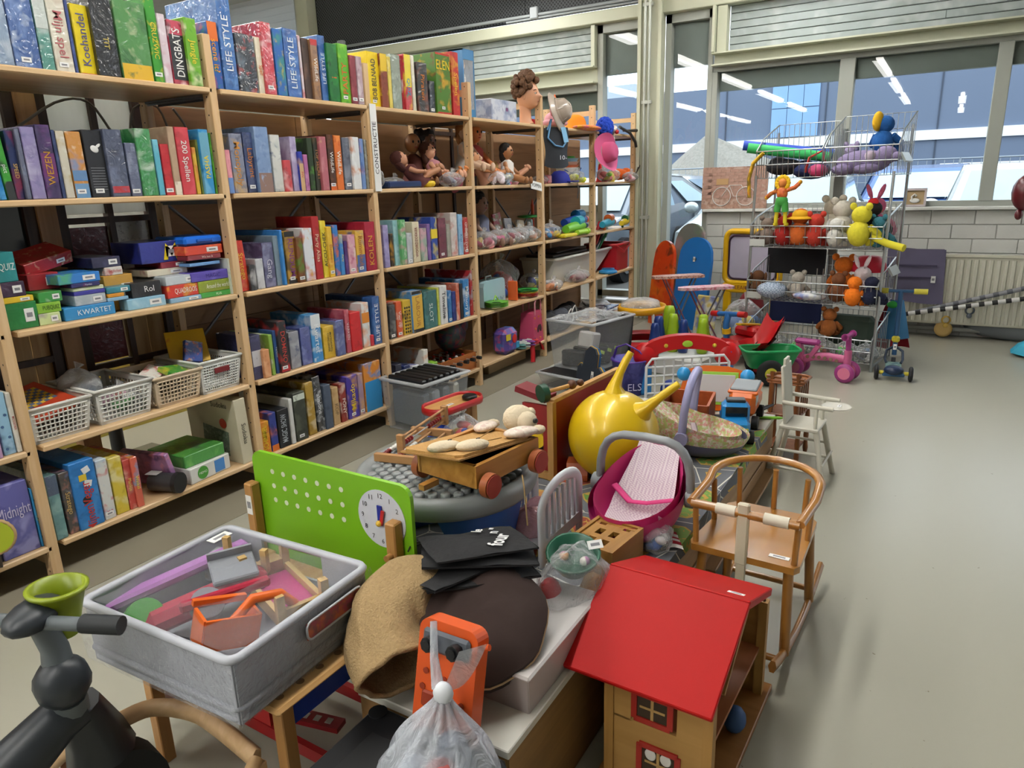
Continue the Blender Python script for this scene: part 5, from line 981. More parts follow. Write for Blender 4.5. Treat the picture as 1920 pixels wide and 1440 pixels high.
bag('bag of yellow and blue toy cars on the fourth shelf', (3.6, .2, Z4 + .004), (.1, .08, .06), ['#d8c83a', '#2a4a9a', '#8a8a40', '#3a3a4a'], 53)
bag('bag of small orange and white parts on the fourth shelf', (3.6, .03, Z4 + .004), (.1, .06, .04), ['#e08a4a', '#f0ece8', '#c86a4a'], 54)
bag('bag of dark red doll things on the fourth shelf', (4.05, .05, Z4 + .004), (.13, .07, .05), ['#7a2a34', '#9a3a44', '#b08a84'], 55)
t = thing('storage_trough', 'white plastic trough with rackets across the fourth shelf', 'trough', (4.3, .22, Z4 + .006))
B().add([(-.55, -.08, 0), (.28, -.08, 0), (.28, .12, 0), (-.55, .12, 0), (-.55, -.14, .2), (.5, -.14, .2), (.5, .16, .2), (-.55, .16, .2)], [(0, 3, 2, 1), (0, 1, 5, 4), (1, 2, 6, 5), (2, 3, 7, 6), (3, 0, 4, 7)]).build('tub', M('#d8d8d0', .4), t)
B().tube([(-.55, -.145, .2), (.5, -.145, .2), (.5, .165, .2), (-.55, .165, .2)], .012, n=6, closed=True).build('rim', M('#e6e6e0', .4), t)
rk = thing('racket_bundle', 'dark rackets lying across the white trough', 'rackets', (4.05, .22, Z4 + .215))
B().box((0, 0, .012), (.6, .24, .02), bev=.006).box((.05, .02, .032), (.5, .18, .014), (0, 0, .1), bev=.004).build('racket_head', M('#3a3430', .5), rk); B().cyl((.3, 0, .02), (.45, -.03, .02), .014).build('racket_grip', M('#5a4a3c', .6), rk)
for i, (c, dx) in enumerate((('#a8242c', .0), ('#c83a3a', .03), ('#e8e8e4', .06), ('#2a8a5a', .09), ('#1f1f22', -.03))):
    tag(B().cyl((0, 0, 0), (.1 + .02 * i, -.02, .2 - .02 * i), .012, n=8).cyl((.1 + .02 * i, -.02, .2 - .02 * i), (.14 + .02 * i, -.028, .27 - .02 * i), .017, n=8).build('hockey_stick', M(c, .5), None, (4.52 + dx, .15, Z4 + .16)), '%s stick handle standing out of the white trough' % ('dark red', 'light red', 'white', 'green', 'black')[i], 'stick')
t = thing('storage_bin', 'red plastic bin at the end of the fourth shelf', 'bin', (4.92, .17, Z4 + .01))
b = B()
for k, (cx, cy, dx, dy) in enumerate(((0, -.14, .26, .008), (0, .14, .26, .008), (-.13, 0, .008, .28), (.13, 0, .008, .28))): b.box((cx, cy, .11), (dx, dy, .22))
b.box((0, 0, .005), (.26, .28, .01)).build('tub', M('#b81c28', .35), t); B().tube([(-.14, -.15, .22), (.14, -.15, .22), (.14, .15, .22), (-.14, .15, .22)], .012, n=6, closed=True).build('rim', M('#c82a34', .35), t); B().tube([(-.14, -.16, .21), (0, -.165, .15), (.14, -.16, .21)], .006, n=6).build('handle', M('#c82a34', .35), t)
tag(B().lathe([(.001, .03), (.05, .032), (.075, .02), (.08, .006), (.075, 0), (.001, 0)], n=22).lathe([(.05, .033), (.055, .04), (.03, .04)], n=22).build('throwing_disc', M('#2a8ac8', .35), None, (4.62, .03, Z4 + .01)), 'blue throwing disc on the fourth shelf, last bay', 'disc')
# L5 bays three to six
Z5 = .1186
for i, (x, w, h_, c, c2, lab) in enumerate(((1.8, .05, .19, '#2a2c40', '#4a4c66', 'dark navy box behind the black lidded tub'), (1.87, .05, .17, '#1f2c60', '#3a4a8a', 'blue box second behind the black lidded tub'), (1.95, .05, .15, '#dfe0e6', '#3a4ab0', 'white and blue box behind the black lidded tub'), (2.04, .04, .22, '#e8e4da', '#e08a3a', 'white box with an orange house picture, bottom shelf'), (2.12, .05, .13, '#8ac03a', '#2a3a2a', 'lime and black box beside the table football'))):
    tag(B().box((0, .12, h_ / 2), (w, .22, h_), bev=.002).build('game_box', art(c, c2, c, i, .4, 16, .5), None, (x, .012, Z5)), lab, 'game box', 'boxed games on the bottom shelf')
t = thing('table_football', 'small wooden table football game on the bottom shelf', 'table football', (2.39, .17, Z5), R(-3))
b = B()
for cx, cy, dx, dy in ((0, -.13, .36, .012), (0, .13, .36, .012), (-.175, 0, .012, .26), (.175, 0, .012, .26)): b.box((cx, cy, .05), (dx, dy, .1))
b.build('case', wood('#b06a34', '#9a5628', 0), t); B().box((0, 0, .02), (.34, .25, .01)).build('pitch', M('#2c3a2e', .7), t)
for i in range(5):
    x = -.13 + i * .065; r_ = B().cyl((x, -.17, .075), (x, .17, .075), .004, n=6).build('rod', M('#c8ccd0', .3, .8), t)
    B().cyl((x, -.17, .075), (x, -.2, .075), .011, n=8).build('grip', M('#1c1c1e', .5), r_)
    for j in (-.06, .01, .07): B().box((x, j, .065), (.012, .018, .045), bev=.003).build('player', M('#e8e4e0' if i % 2 else '#c8302a', .4), r_)
for i in range(3): B().cyl((-.1 + i * .09, -.1365, .06), (-.1 + i * .09, -.139, .06), .011, n=12).build('side_hole', M('#17130f', .6), t)
tag(B().ell((0, 0, .11), (.12, .09, .11)).ell((.05, -.03, .16), (.07, .06, .06)).build('rucksack', art('#2c2a4a', '#3a5a4a', '#8a2a3a', 6, 0, 18, .9), None, (2.5, .18, Z5 + .1)), 'dark patterned rucksack above the table football', 'rucksack')
t = thing('childs_bag', 'violet bag with heart and letter patches on the bottom shelf', 'bag', (2.94, .05, Z5 + .006))
B().box((0, 0, .085), (.17, .12, .17), bev=.03).build('body', art('#5a4a9a', '#3a7ac0', '#c84a6a', 3, 0, 14, .7), t); B().ell((.02, -.062, .1), (.03, .004, .03)).build('heart_patch', M('#d8302c', .6), t); B().box((-.055, -.06, .12), (.05, .006, .04)).build('yellow_patch', M('#e0c83a', .6), t); B().box((.06, -.06, .05), (.04, .006, .04)).build('blue_patch', M('#3a9ac8', .6), t)
for i, (x, c) in enumerate(((3.07, '#5a8a86'), (3.13, '#b0b8b4'), (3.2, '#8a4a9a'), (3.25, '#c83a44'))):
    t = thing('flip_flops', '%s flip flops in the row beside the violet bag' % ('green', 'grey', 'violet', 'red')[i], 'flip flops', (x, .03, Z5 + .006), R(-10))
    for q in (0, 1): B().ell((0, 0, .012 + q * .02), (.03, .075, .01)).build('sole', M(c, .7), t)
    B().tube([(-.025, .02, .04), (0, -.04, .045), (.025, .02, .04)], .005, n=6).build('strap', M('#e8e6e2' if i != 3 else '#2a3a8a', .6), t)
t = thing('childs_handbag', 'pink handbag with orange swirls and a butterfly cut out', 'handbag', (3.33, .06, Z5 + .006), R(8))
B().add([(-.11, -.06, 0), (.11, -.06, 0), (.11, .06, 0), (-.11, .06, 0), (-.095, -.045, .22), (.095, -.045, .22), (.095, .045, .22), (-.095, .045, .22)], [(0, 3, 2, 1), (4, 5, 6, 7), (0, 1, 5, 4), (1, 2, 6, 5), (2, 3, 7, 6), (3, 0, 4, 7)]).build('body', M('#c84a6e', .45), t)
for i in range(9): B().tube([(.012 * math.cos(a) * a / 6 - .075 + (i % 3) * .075, -.0605 + .00007 * ((i // 3) * 75), .012 * math.sin(a) * a / 6 + .035 + (i // 3) * .075) for a in [k * .8 for k in range(9)]], .0022, n=4).build('swirl', M('#e8903a', .5), t)
B().ell((-.02, -.056, .1), (.02, .003, .03), (0, .5, 0)).ell((.02, -.056, .1), (.02, .003, .03), (0, -.5, 0)).build('butterfly_hole', M('#3a1420', .6), t)
for y in (-.045, .045): B().tube([(-.06, y, .2), (-.055, y, .29), (0, y, .33), (.055, y, .29), (.06, y, .2)], .006, n=6).build('handle', M('#d8909a', .3), t)
B().ell((.12, -.05, .07), (.06, .01, .035), (0, .5, .3)).build('pink_flap', M('#e89ab0', .4), t)
tag(B().tube([(3.22, .03, .135), (3.2, -.01, .13), (3.2, -.015, .06), (3.19, -.02, .01)], .003, n=4, flat=(.02, .002)).tube([(3.22, .03, .138), (3.3, -.01, .135), (3.33, -.015, .1), (3.34, -.016, .07)], .003, n=4, flat=(.018, .002)).build('ribbon', M('#d02028', .5)), 'red ribbon hanging over the bottom shelf edge', 'ribbon')
for i, (x, y, c, lab) in enumerate(((3.62, .1, '#26262a', 'black shoe bag at the start of the fifth bay, bottom shelf'), (3.75, .06, '#4a4e58', 'grey mesh bag next to the black shoe bag'), (3.9, .1, '#1d1d20', 'black bag with white cords on the bottom shelf'), (4.05, .14, '#17171a', 'round black bag in the middle of the bottom shelf'))):
    t = thing('shoe_bag', lab, 'bag', (x, y, Z5 + .006)); B().ell((0, 0, .08), (.1, .1, .085)).ell((.05, .0, .12), (.06, .05, .05)).build('sack', M(c, .7, bump=.6, bs=40), t)
    if i in (1, 2): B().tube([(-.05, -.09, .1), (-.02, -.1, .16), (.03, -.09, .17), (.05, -.1, .1), (.0, -.11, .07)], .005, n=6).build('cord', M('#e4e2dc', .6), t)
for i in range(6):
    tag(B().box((0, 0, .006), (.3, .22, .012), bev=.002).build('magazine', art(('#8a2a34', '#d8dade', '#3a5a9a', '#b8bcc4', '#4a2a44', '#c8ccd4')[i], '#2a2a34', '#e0d8d0', i, .5, 12, .7), None, (4.45 + .12 * (i % 3), .08 + .02 * i, Z5 + .008 + .0125 * i + .05 * (i > 2) * 0), (0, 0, (i - 2) * .2)), '%s magazine from the bottom in the loose pile, bottom shelf' % ORD[i], 'magazine', 'magazines on the bottom shelf')
tag(B().box((0, 0, .035), (.5, .3, .07), bev=.004).build('cardboard_box', M('#cbb28c', .8), None, (3.05, .25, 0)), 'flat brown carton on the floor under the bottom shelf', 'carton')
# ================================================================ low platform with play mat
def matmat():
    m, nt, p = newmat('printed town play mat'); L = nt.links.new
    tc = nt.nodes.new('ShaderNodeTexCoord'); v = nt.nodes.new('ShaderNodeTexVoronoi'); v.inputs['Scale'].default_value = 6.2; v2 = nt.nodes.new('ShaderNodeTexVoronoi'); v2.feature = 'DISTANCE_TO_EDGE'; v2.inputs['Scale'].default_value = 6.2
    L(tc.outputs['Object'], v.inputs[0]); L(tc.outputs['Object'], v2.inputs[0])
    cr = nt.nodes.new('ShaderNodeValToRGB'); cr.color_ramp.interpolation = 'CONSTANT'; e = cr.color_ramp.elements
    for i, (q, c) in enumerate(((0, '#6f9a4a'), (.3, '#86ac58'), (.55, '#c08a52'), (.72, '#9a4a38'), (.86, '#5f8a46'))):
        x = e[i] if i < 2 else e.new(q); x.position = q; x.color = (*lin(c), 1)
    sp = nt.nodes.new('ShaderNodeSeparateColor'); L(v.outputs['Color'], sp.inputs[0]); L(sp.outputs[0], cr.inputs[0])
    n = nt.nodes.new('ShaderNodeTexNoise'); n.inputs['Scale'].default_value = 28; n.inputs['Detail'].default_value = 1; n.inputs['Distortion'].default_value = 2; L(tc.outputs['Object'], n.inputs[0])
    nr = nt.nodes.new('ShaderNodeValToRGB'); nr.color_ramp.interpolation = 'CONSTANT'; nr.color_ramp.elements[0].color = (0, 0, 0, 1); nr.color_ramp.elements[1].position = .6; nr.color_ramp.elements[1].color = (1, 1, 1, 1); L(n.outputs['Fac'], nr.inputs[0])
    m1 = nt.nodes.new('ShaderNodeMix'); m1.data_type = 'RGBA'; L(nr.outputs[0], m1.inputs[0]); L(cr.outputs[0], m1.inputs[6]); m1.inputs[7].default_value = (*lin('#c9a24e'), 1)
    def less(o, t):
        q = nt.nodes.new('ShaderNodeMath'); q.operation = 'LESS_THAN'; L(o, q.inputs[0]); q.inputs[1].default_value = t; return q.outputs[0]
    out = m1.outputs[2]
    for t, c in ((.2, '#c8a552'), (.17, '#6d7077'), (.012, '#d8d6cc')):
        mx = nt.nodes.new('ShaderNodeMix'); mx.data_type = 'RGBA'; L(less(v2.outputs['Distance'], t), mx.inputs[0]); L(out, mx.inputs[6]); mx.inputs[7].default_value = (*lin(c), 1); out = mx.outputs[2]
    L(out, p.inputs['Base Color']); p.inputs['Roughness'].default_value = .95
    return m
PW = wood('#b08a5c', '#97724a', 0, .5); LAM = M('#d6d4ca', .35, var=.03)
pf = thing('display_platform', 'long low wooden platform with white top in the aisle', 'platform', (1.0875, -1.515, 0))
B().box((0, 0, .247), (1.675, .73, .018), bev=.002).build('top', LAM, pf)
for s in (-1, 1):
    for i in range(2): B().box((0, s * .352, .055 + .1 * i + (.025 if i else 0)), (1.66, .018, .1 if i == 0 else .126), bev=.002).build('side_board', PW, pf)
    B().box((s * .82, 0, .12), (.018, .7, .235), bev=.002).build('end_board', wood('#a98255', '#8d6a43', 1, .5), pf)
B().box((.33, -.38, .05), (1.0, .04, .012), bev=.002).build('ledge', PW, pf)
tag(B().grid(lambda u, v: (.27 + 1.43 * u, -1.885 + .725 * v, .2595 + .002 * math.sin(9 * u) - (.012 if u > .96 else 0) * 0), 20, 10).grid(lambda u, v: (.27 + 1.43 * u, -1.886 - .006 * math.sin(u * 20) - .004 * v, .2595 - .04 * v), 20, 3).build('play_mat', matmat()), 'grey and green town play mat covering the platform', 'mat')
nt_ = thing('white_table', 'low white topped table in front of the dollhouse', 'table', (.03, -1.675, 0))
B().box((0, 0, .249), (.44, .35, .018), bev=.002).build('top', LAM, nt_); B().box((0, -.166, .12), (.43, .014, .238)).build('side_panel', wood('#96703f', '#7f5c33', 0, .6), nt_); B().box((-.21, 0, .12), (.014, .33, .238)).build('end_panel', wood('#96703f', '#7f5c33', 1, .6), nt_); B().box((.0, .166, .12), (.43, .014, .238)).build('side_panel', wood('#96703f', '#7f5c33', 0, .6), nt_)
# translucent box with the cushion, burlap sack and black bags on it
t = thing('storage_box', 'milky plastic box under the round brown cushion', 'box', (.07, -1.71, .2585))
b = B()
for cx, cy, dx, dy in ((0, -.125, .32, .004), (0, .125, .32, .004), (-.16, 0, .004, .25), (.16, 0, .004, .25)): b.box((cx, cy, .035), (dx, dy, .07))
b.build('tub', clear('#e6dcd8', .4, .3, edge=.3), t); B().box((0, 0, .074), (.33, .26, .01), bev=.004).build('lid', clear('#e8e4e2', .6, .3, edge=.3), t)
tag(B().box((0, 0, .025), (.2, .15, .05), bev=.01).build('paper_pack', M('#d8b48c', .8), None, (.02, -1.72, .262), (0, 0, .4)), 'peach coloured pack inside the milky plastic box', 'pack')
cu = B(); ux = V((.64, -.77, .02)).normalized(); n_ = V((-.36, -.24, .9)).normalized(); vy = n_.cross(ux).normalized()
def cushf(u, v):
    a = 2 * PI * u; r = .135 * v ** .7 * (1 + .03 * math.sin(3 * a) + .02 * math.sin(7 * a + 1)); h = .026 * (1 - v ** 3) + .004 * math.sin(5 * a + 6 * v) * v
    return V((-.04, -1.7, .392)) + ux * r * math.cos(a) + vy * r * math.sin(a) * .98 + n_ * h
cu.grid(cushf, 36, 10, cu=True)
cu.grid(lambda u, v: cushf(u, 1) - n_ * .03 * v, 36, 3, cu=True)
o = cu.build('seat_cushion', M('#33231f', .9, bump=.5, bs=28, var=.12)); tag(o, 'round dark brown cloth cushion with beige piping', 'cushion')
B().tube([cushf(i / 36, 1) - n_ * .012 for i in range(36)], .0028, n=5, closed=True).build('piping', M('#c9a880', .8), o)
sk = thing('burlap_sack', 'beige burlap sack lying open beside the brown cushion', 'sack', (0, 0, 0))
SKM = M('#a58a62', .95, var=.18, vs=160, bump=.9, bs=240)
_sp = smooth([(.03, -1.55, .425), (-.05, -1.535, .425), (-.125, -1.54, .4), (-.175, -1.575, .368), (-.205, -1.625, .35)], 5); _sr = [.03, .062, .074, .072, .066]
def sackf(u, v, k=1.0):
    n = len(_sp) - 1; x = v * n; i = min(n - 1, int(x)); c = _sp[i].lerp(_sp[i + 1], x - i); d = (_sp[min(n, i + 2)] - _sp[max(0, i - 1)]).normalized()
    q = v * 4; j = min(3, int(q)); r = (_sr[j] + (_sr[j + 1] - _sr[j]) * (q - j)) * k
    a = 2 * PI * u; x_ = V((0, 0, 1)).cross(d).normalized(); y_ = d.cross(x_); r *= 1 + .07 * math.sin(3 * a + 5 * v) + .05 * math.sin(5 * a - 7 * v) + .03 * math.sin(9 * a + 11 * v)
    return c + x_ * r * math.cos(a) * 1.1 + y_ * r * math.sin(a) * .85
B().grid(sackf, 36, 24, cu=True).grid(lambda u, v: sackf(1 - u, 1 - v * .7, .93), 36, 12, cu=True).add([sackf(i / 36, 0) for i in range(36)], [list(range(36))]).build('cloth', SKM, sk)
B().tube([sackf(i / 36, 1, .97) for i in range(36)], .0055, n=6, closed=True).build('hem', M('#9a7f58', .95, bump=.9, bs=200), sk)
BKM = M('#1b1b1e', .9, bump=.5, bs=60, var=.2)
for i, (x, y, z, w, d_, a, rx) in enumerate(((.06, -1.62, .43, .24, .18, -40, 0), (.02, -1.59, .442, .2, .15, -15, 2), (.08, -1.62, .455, .24, .16, -52, 2), (.09, -1.61, .47, .22, .17, -38, 3))):
    t = thing('drawstring_pouch', '%s black cloth drawstring pouch from the bottom of the pile' % ORD[i], 'pouch', (x, y, z), 0, 'black pouches piled on the cushion', rot=(R(-6 - rx), R(4), R(a)))
    B().grid(lambda u, v: ((u - .5) * w, (v - .5) * d_, .009 * (1 - (2 * u - 1) ** 4) * (1 - (2 * v - 1) ** 4) + .003 * math.sin(9 * u + 4 * v + i)), 12, 10).grid(lambda u, v: ((.5 - u) * w, (v - .5) * d_, -.003), 4, 4).grid(lambda u, v: ((u - .5) * w, -d_ / 2, -.003 + .004 * v), 6, 2).grid(lambda u, v: (w / 2, (u - .5) * d_, -.003 + .004 * v), 6, 2).build('cloth', BKM, t)
    B().tube([(-w / 2, d_ * .3, .004), (-w / 2 - .02, d_ * .32, -.002), (-w / 2 - .03, d_ * .25, -.012)], .0018, n=5).build('cord', M('#17171a' if i else '#c9b089', .9), t)
    if i == 3:
        text(t, 'four', .046, (.55, .83, 0), (-.83, .55, 0), (.04, -.035, .0125), M('#ececec', .6), bold=.02); text(t, 'n "', .034, (.55, .83, 0), (-.83, .55, 0), (.052, .03, .0118), M('#ececec', .6), bold=.02); text(t, 'le', .032, (.55, .83, 0), (-.83, .55, 0), (.018, .045, .0122), M('#ececec', .6), bold=.02)
t = thing('bagged_toys', 'clear bag with a green bowl and brown toys by the dollhouse', 'bag', (.245, -1.765, .2585))
B().lathe([(.001, .03), (.035, .035), (.058, .075), (.062, .085), (.056, .085), (.05, .07), (.001, .045)], (.02, .01, .075), (-.3, -.15, 1), n=22).build('green_bowl', M('#1f5a44', .35), t); B().ell((-.06, .03, .05), (.04, .03, .06)).build('red_toy', M('#b8202a', .6), t); B().tube([(-.09, -.03, .03), (-.02, -.04, .05), (.05, -.03, .06)], .028, n=8).build('brown_toy', M('#a8804e', .8), t)
for i in range(7): B().ell((.02 + .03 * math.cos(i * 2.1), .0 + .03 * math.sin(i * 2.1), .135), (.014, .012, .01), n=8).build('toy', M(('#d8923a', '#b86aa0', '#e8e0d8', '#c84a3a')[i % 4], .5), t)
film('clear_bag', t, (-.01, -.005, .085), (.105, .075, .085), 61, .1); sticker(t, (.03, -.04, .168), (-.5, -.5, .8), .035, .02)
# shape sorter, toy crib, orange block
t = thing('shape_sorter', 'wooden shape sorter box with cut out lid', 'toy', (.47, -1.745, .2605), R(-7))
SW = wood('#b5843f', '#9a6a2c', 0, .4); b = B()
for cx, cy, dx, dy in ((0, -.062, .16, .01), (0, .062, .16, .01), (-.075, 0, .01, .12), (.075, 0, .01, .12)): b.box((cx, cy, .045), (dx, dy, .09))
b.build('case', SW, t)
b = B()
for cx, cy, dx, dy in ((-.062, 0, .02, .11), (-.015, 0, .02, .11), (.035, 0, .02, .11), (.063, 0, .012, .11), (-.038, -.042, .03, .026), (-.038, .042, .03, .026), (-.038, 0, .03, .018), (.01, -.042, .034, .026), (.01, .042, .034, .026), (.01, 0, .034, .02), (.05, .0, .012, .05), (.05, .05, .012, .012), (.05, -.05, .012, .012)): b.box((cx, cy, .08), (dx, dy, .012))
b.build('lid', SW, t); B().box((0, 0, .004), (.14, .11, .006)).build('bottom', M('#3a2412', .8), t)
t = thing('doll_crib', 'white plastic doll crib with slatted arched ends', 'doll crib', (.5, -1.565, .2605), R(0))
CW = M('#dfe3ea', .35, var=.02)
for yy_ in (-.04, .1):
    b = B(); arc = [(.11 * math.cos(a), .15 + .055 * math.sin(a)) for a in [PI * i / 14 for i in range(15)]]
    b.tube([(.11, yy_, 0)] + [(x, yy_, z) for x, z in arc] + [(-.11, yy_, 0)], .01, n=8, flat=(.008, .016))
    b.box((0, yy_, .05), (.22, .012, .03)); b.build('end_frame', CW, t)
    for i in range(6): x = -.075 + i * .03; B().box((x, yy_, .12), (.012, .008, .125)).build('slat', CW, t)
B().box((0, .03, .05), (.2, .13, .012)).build('base', CW, t)
for x in (-.05, .03): film('pink_bedding', t, (x, .03, .08), (.055, .05, .04), 71 + int(x * 100), .5, m=clear('#e0a8b4', .45, .1, .6, 30))
t = thing('wooden_block', 'red and orange hexagonal wooden block by the yellow ball', 'block', (.97, -1.43, .2605), R(20)); B().prism([(-.05, 0), (.05, 0), (.05, .02), (.03, .055), (-.03, .055), (-.05, .02)], .07, Matrix.Translation((0, .035, 0)) @ Matrix.Rotation(PI / 2, 4, 'X')).build('block_body', wood('#b05a2c', '#a04a24', 0), t); B().box((.0, -.036, .025), (.08, .003, .04)).build('red_face', M('#8a2028', .5), t)
# hopper ball
t = thing('hopper_ball', 'large shiny yellow hopper ball with two horn grips', 'ball', (1.01, -1.54, .2605)); YB = M('#dcb814', .34, .1, var=.05, coat=.25)
b = B().ell((0, 0, .149), .149, n=40)
for d_, l_ in ((V((.06, -.0, 1)), .235), (V((-.1, -.62, .6)), .24)):
    d_ = d_.normalized(); s0 = V((0, 0, .149)) + d_ * .138; sd = V((.03, -.04, .03)); b.tube([s0, s0 + d_ * .03, s0 + d_ * .06 + sd * .3, s0 + d_ * .09 + sd * .7, s0 + d_ * .105 + sd], 0, n=12, rr=[.04, .021, .014, .013, .011])
b.build('ball_skin', YB, t)
# wooden activity house
RD = M('#8e1a1c', .35, var=.05); NW = wood('#c89a5c', '#b08248', 2, .4)
t = thing('activity_house', 'red painted wooden toy house panel behind the yellow ball', 'toy house', (.9, -1.37, .2605), R(-4))
B().box((.24, .0, .135), (.47, .012, .265)).build('side_wall', RD, t); B().box((0, 0, .135), (.022, .022, .27)).build('corner_post', NW, t); B().box((.24, 0, .272), (.48, .02, .012)).build('top_rail', NW, t); B().box((.48, 0, .135), (.022, .022, .27)).build('corner_post', NW, t)
b = B().box((0, .06, .21), (.012, .1, .09)).box((0, .1, .1), (.012, .022, .2)).box((0, .02, .1), (.012, .02, .14)); b.build('front_wall', RD, t); B().box((0, .06, .012), (.02, .12, .022)).build('base_rail', NW, t)
B().box((.06, .06, .04), (.1, .09, .012)).build('yellow_floor', M('#e0b81a', .5), t); B().cyl((.0, .06, .13), (.012, .06, .13), .03, n=16).build('yellow_window', M('#e8bf1c', .5), t); B().box((.04, .06, .09), (.05, .06, .05)).build('dark_hole', M('#141312', .8), t)
B().box((.03, .08, .285), (.07, .12, .02), (.2, 0, 0)).build('roof_flap', M('#7c1a26', .4), t)
B().cyl((-.0, .02, .3), (.1, -.03, .31), .007, n=8).build('roller_rod', NW, t); B().cyl((-.02, .03, .298), (0, .02, .3), .03, n=18).build('green_wheel', M('#16432f', .4), t); B().ell((.09, -.025, .31), .016).ell((.12, -.04, .311), .012).build('brown_knob', wood('#5a3018', None, 0), t)
tag(B().lathe([(.001, .05), (.05, .048), (.09, .03), (.105, .0)], n=24, sx=1.15).build('wooden_dome', wood('#a8683a', '#8f5228', 0, .4), None, (1.02, -1.25, .2605)), 'round brown wooden toy behind the cork board', 'toy')
# ---------------------------------------------------------------- round grey table and what lies on it
t = thing('activity_table', 'round grey studded play table on blue legs', 'table', (.36, -1.34, .2605))
GT = M('#8e9293', .4, var=.03)
B().lathe([(.001, .236), (.205, .236), (.212, .244), (.226, .246), (.238, .238), (.241, .222), (.236, .2), (.226, .188), (.2, .186), (.001, .19)], n=56).build('table_top', GT, t)
sm_ = B().lathe([(.0125, 0), (.0125, .008), (.0105, .011), (.001, .011)], n=12).mesh('stud', M('#9a9ea0', .35, var=.02))
for i in range(-9, 10):
    for j in range(-9, 10):
        x = i * .031 + (.0155 if j % 2 else 0); y = j * .027
        if x * x + y * y < .195 ** 2: obj('stud', sm_, t, (x, y, .236))
BL = M('#1d55a8', .35, var=.04)
for a in (150, 250, 350, 60):
    a = R(a); ca, sa = math.cos(a), math.sin(a)
    def lg(u, v): w = (u - .5) * (1.5 - .75 * v); r = .205 - .03 * v; return (r * math.cos(a + w), r * math.sin(a + w), .19 - .19 * v + .02 * math.cos(2 * PI * u) * (v < .05) * 0)
    B().grid(lg, 10, 8).grid(lambda u, v: tuple(.93 * q if k < 2 else q for k, q in enumerate(lg(1 - u, v))), 10, 8).build('leg', BL, t)
t = thing('abacus', 'wooden bead abacus frame lying flat on the grey table', 'abacus', (.4, -1.2, .5085), R(12))
AW = wood('#b98a5a', '#a2744a', 1, .5)
for x in (-.1, .12): B().box((x, 0, .012), (.014, .13, .022), bev=.001).build('end_bar', AW, t)
for i in range(3):
    y = -.045 + i * .045; rd = B().cyl((-.1, y, .014), (.12, y, .014), .0035, n=6).build('rod', AW, t)
    for k in range(8): B().ell((-.085 + k * .0135, y, .014), .0075, n=8).build('bead', M('#7a1418' if k < 3 else '#e8e6e0', .3), rd)
t = thing('abacus', 'second abacus with red beads propped behind the first', 'abacus', (.5, -1.17, .5085), R(10))
for x in (-.15, .12): B().box((x, 0, .03), (.014, .02, .06), bev=.001).build('end_bar', AW, t)
for z in (.012, .03, .05): 
    rd = B().cyl((-.15, 0, z), (.12, 0, z), .004 if z != .03 else .0022, n=6).build('rod', AW if z != .03 else M('#b8bcc0', .3, .8), t)
    if z == .03:
        for k in range(10): B().ell(((-.135 if k < 4 else -.04) + k * .014, 0, z), .0075, n=8).build('bead', M('#8a1418', .3), rd)
CWD = wood('#c08a44', '#a6702e', 0, .4)
t = thing('toy_cart', 'wooden pull cart with red wheels on the grey table', 'cart', (.335, -1.462, .5085), R(-8)); b = B()
for cx, cy, dx, dy in ((0, -.09, .24, .012), (0, .09, .24, .012), (-.114, 0, .012, .18), (.114, 0, .012, .18)): b.box((cx, cy, .055), (dx, dy, .055))
b.build('case', CWD, t); B().box((0, 0, .034), (.22, .17, .008)).build('floor_panel', M('#4a2c16', .8), t)
for x in (-.09, .095):
    B().cyl((x, -.1, .03), (x, .1, .03), .005, n=6).build('axle', CWD, t)
    for y in (-.112, .112): w_ = B().cyl((x, y - .01, .03), (x, y + .01, .03), .03, n=22).build('wheel', wood('#b0643c', '#9a5028', 1), t); B().cyl((x, y + (-.011 if y < 0 else .011), .03), (x, y + (-.0125 if y < 0 else .0125), .03), .027, n=22).build('red_disc', M('#a8372a', .45), w_)
B().box((-.15, .03, .02), (.05, .018, .014)).build('tow_bar', CWD, t); B().tube([(.02, -.12, .02), (.0, -.14, -.0), (.0, -.145, -.06), (.003, -.145, -.1)], .002, n=5).build('string', M('#b89a6a', .9), t)
t = thing('memo_board', 'cork memo board with a stuffed cream bear attached', 'memo board', (.32, -1.44, .592), 0, rot=(R(-7), R(5), R(-10)))
B().prism([(-.13, -.085), (-.115, -.1), (.115, -.1), (.13, -.085), (.13, .085), (.115, .1), (-.115, .1), (-.13, .085)], .007).build('cork', M('#b78c52', .9, var=.22, vs=220, bump=.4, bs=200), t)
B().prism([(-.134, -.104), (.134, -.104), (.134, .104), (-.134, .104)], .004, Matrix.Translation((0, 0, -.004))).build('backing', M('#a87c46', .8), t)
BR = M('#d8c8ac', .95, bump=.7, bs=160)
B().ell((.155, -.035, .04), (.045, .038, .036)).ell((.15, -.07, .035), (.03, .026, .026)).ell((.185, -.01, .055), .014).ell((.19, -.05, .05), .014).build('bear_head', BR, t); B().ell((.15, -.098, .038), (.008, .006, .007)).build('nose', M('#17130f', .4), t)
for x, y in ((-.1, -.02), (-.06, -.075)): p_ = B().ell((x, y, .016), (.042, .028, .014), (0, 0, -.5)).build('paw', BR, t); B().tube([(x + .01, y - .005, .03), (x + .03, y + .004, .027)], .0015, n=4).build('stitch', M('#3a3026', .8), p_)
for x, y, a in ((.12, .05, .4), (.1, -.09, -.3)): B().ell((x, y, .018), (.05, .03, .014), (0, 0, a)).build('sleeve', art('#e0cfc0', '#c8a8a0', '#efe6da', 3, 0, 60, .6), t); B().ell((x + .05, y + (.02 if y > 0 else -.015), .016), (.022, .018, .012)).build('paw', BR, t)
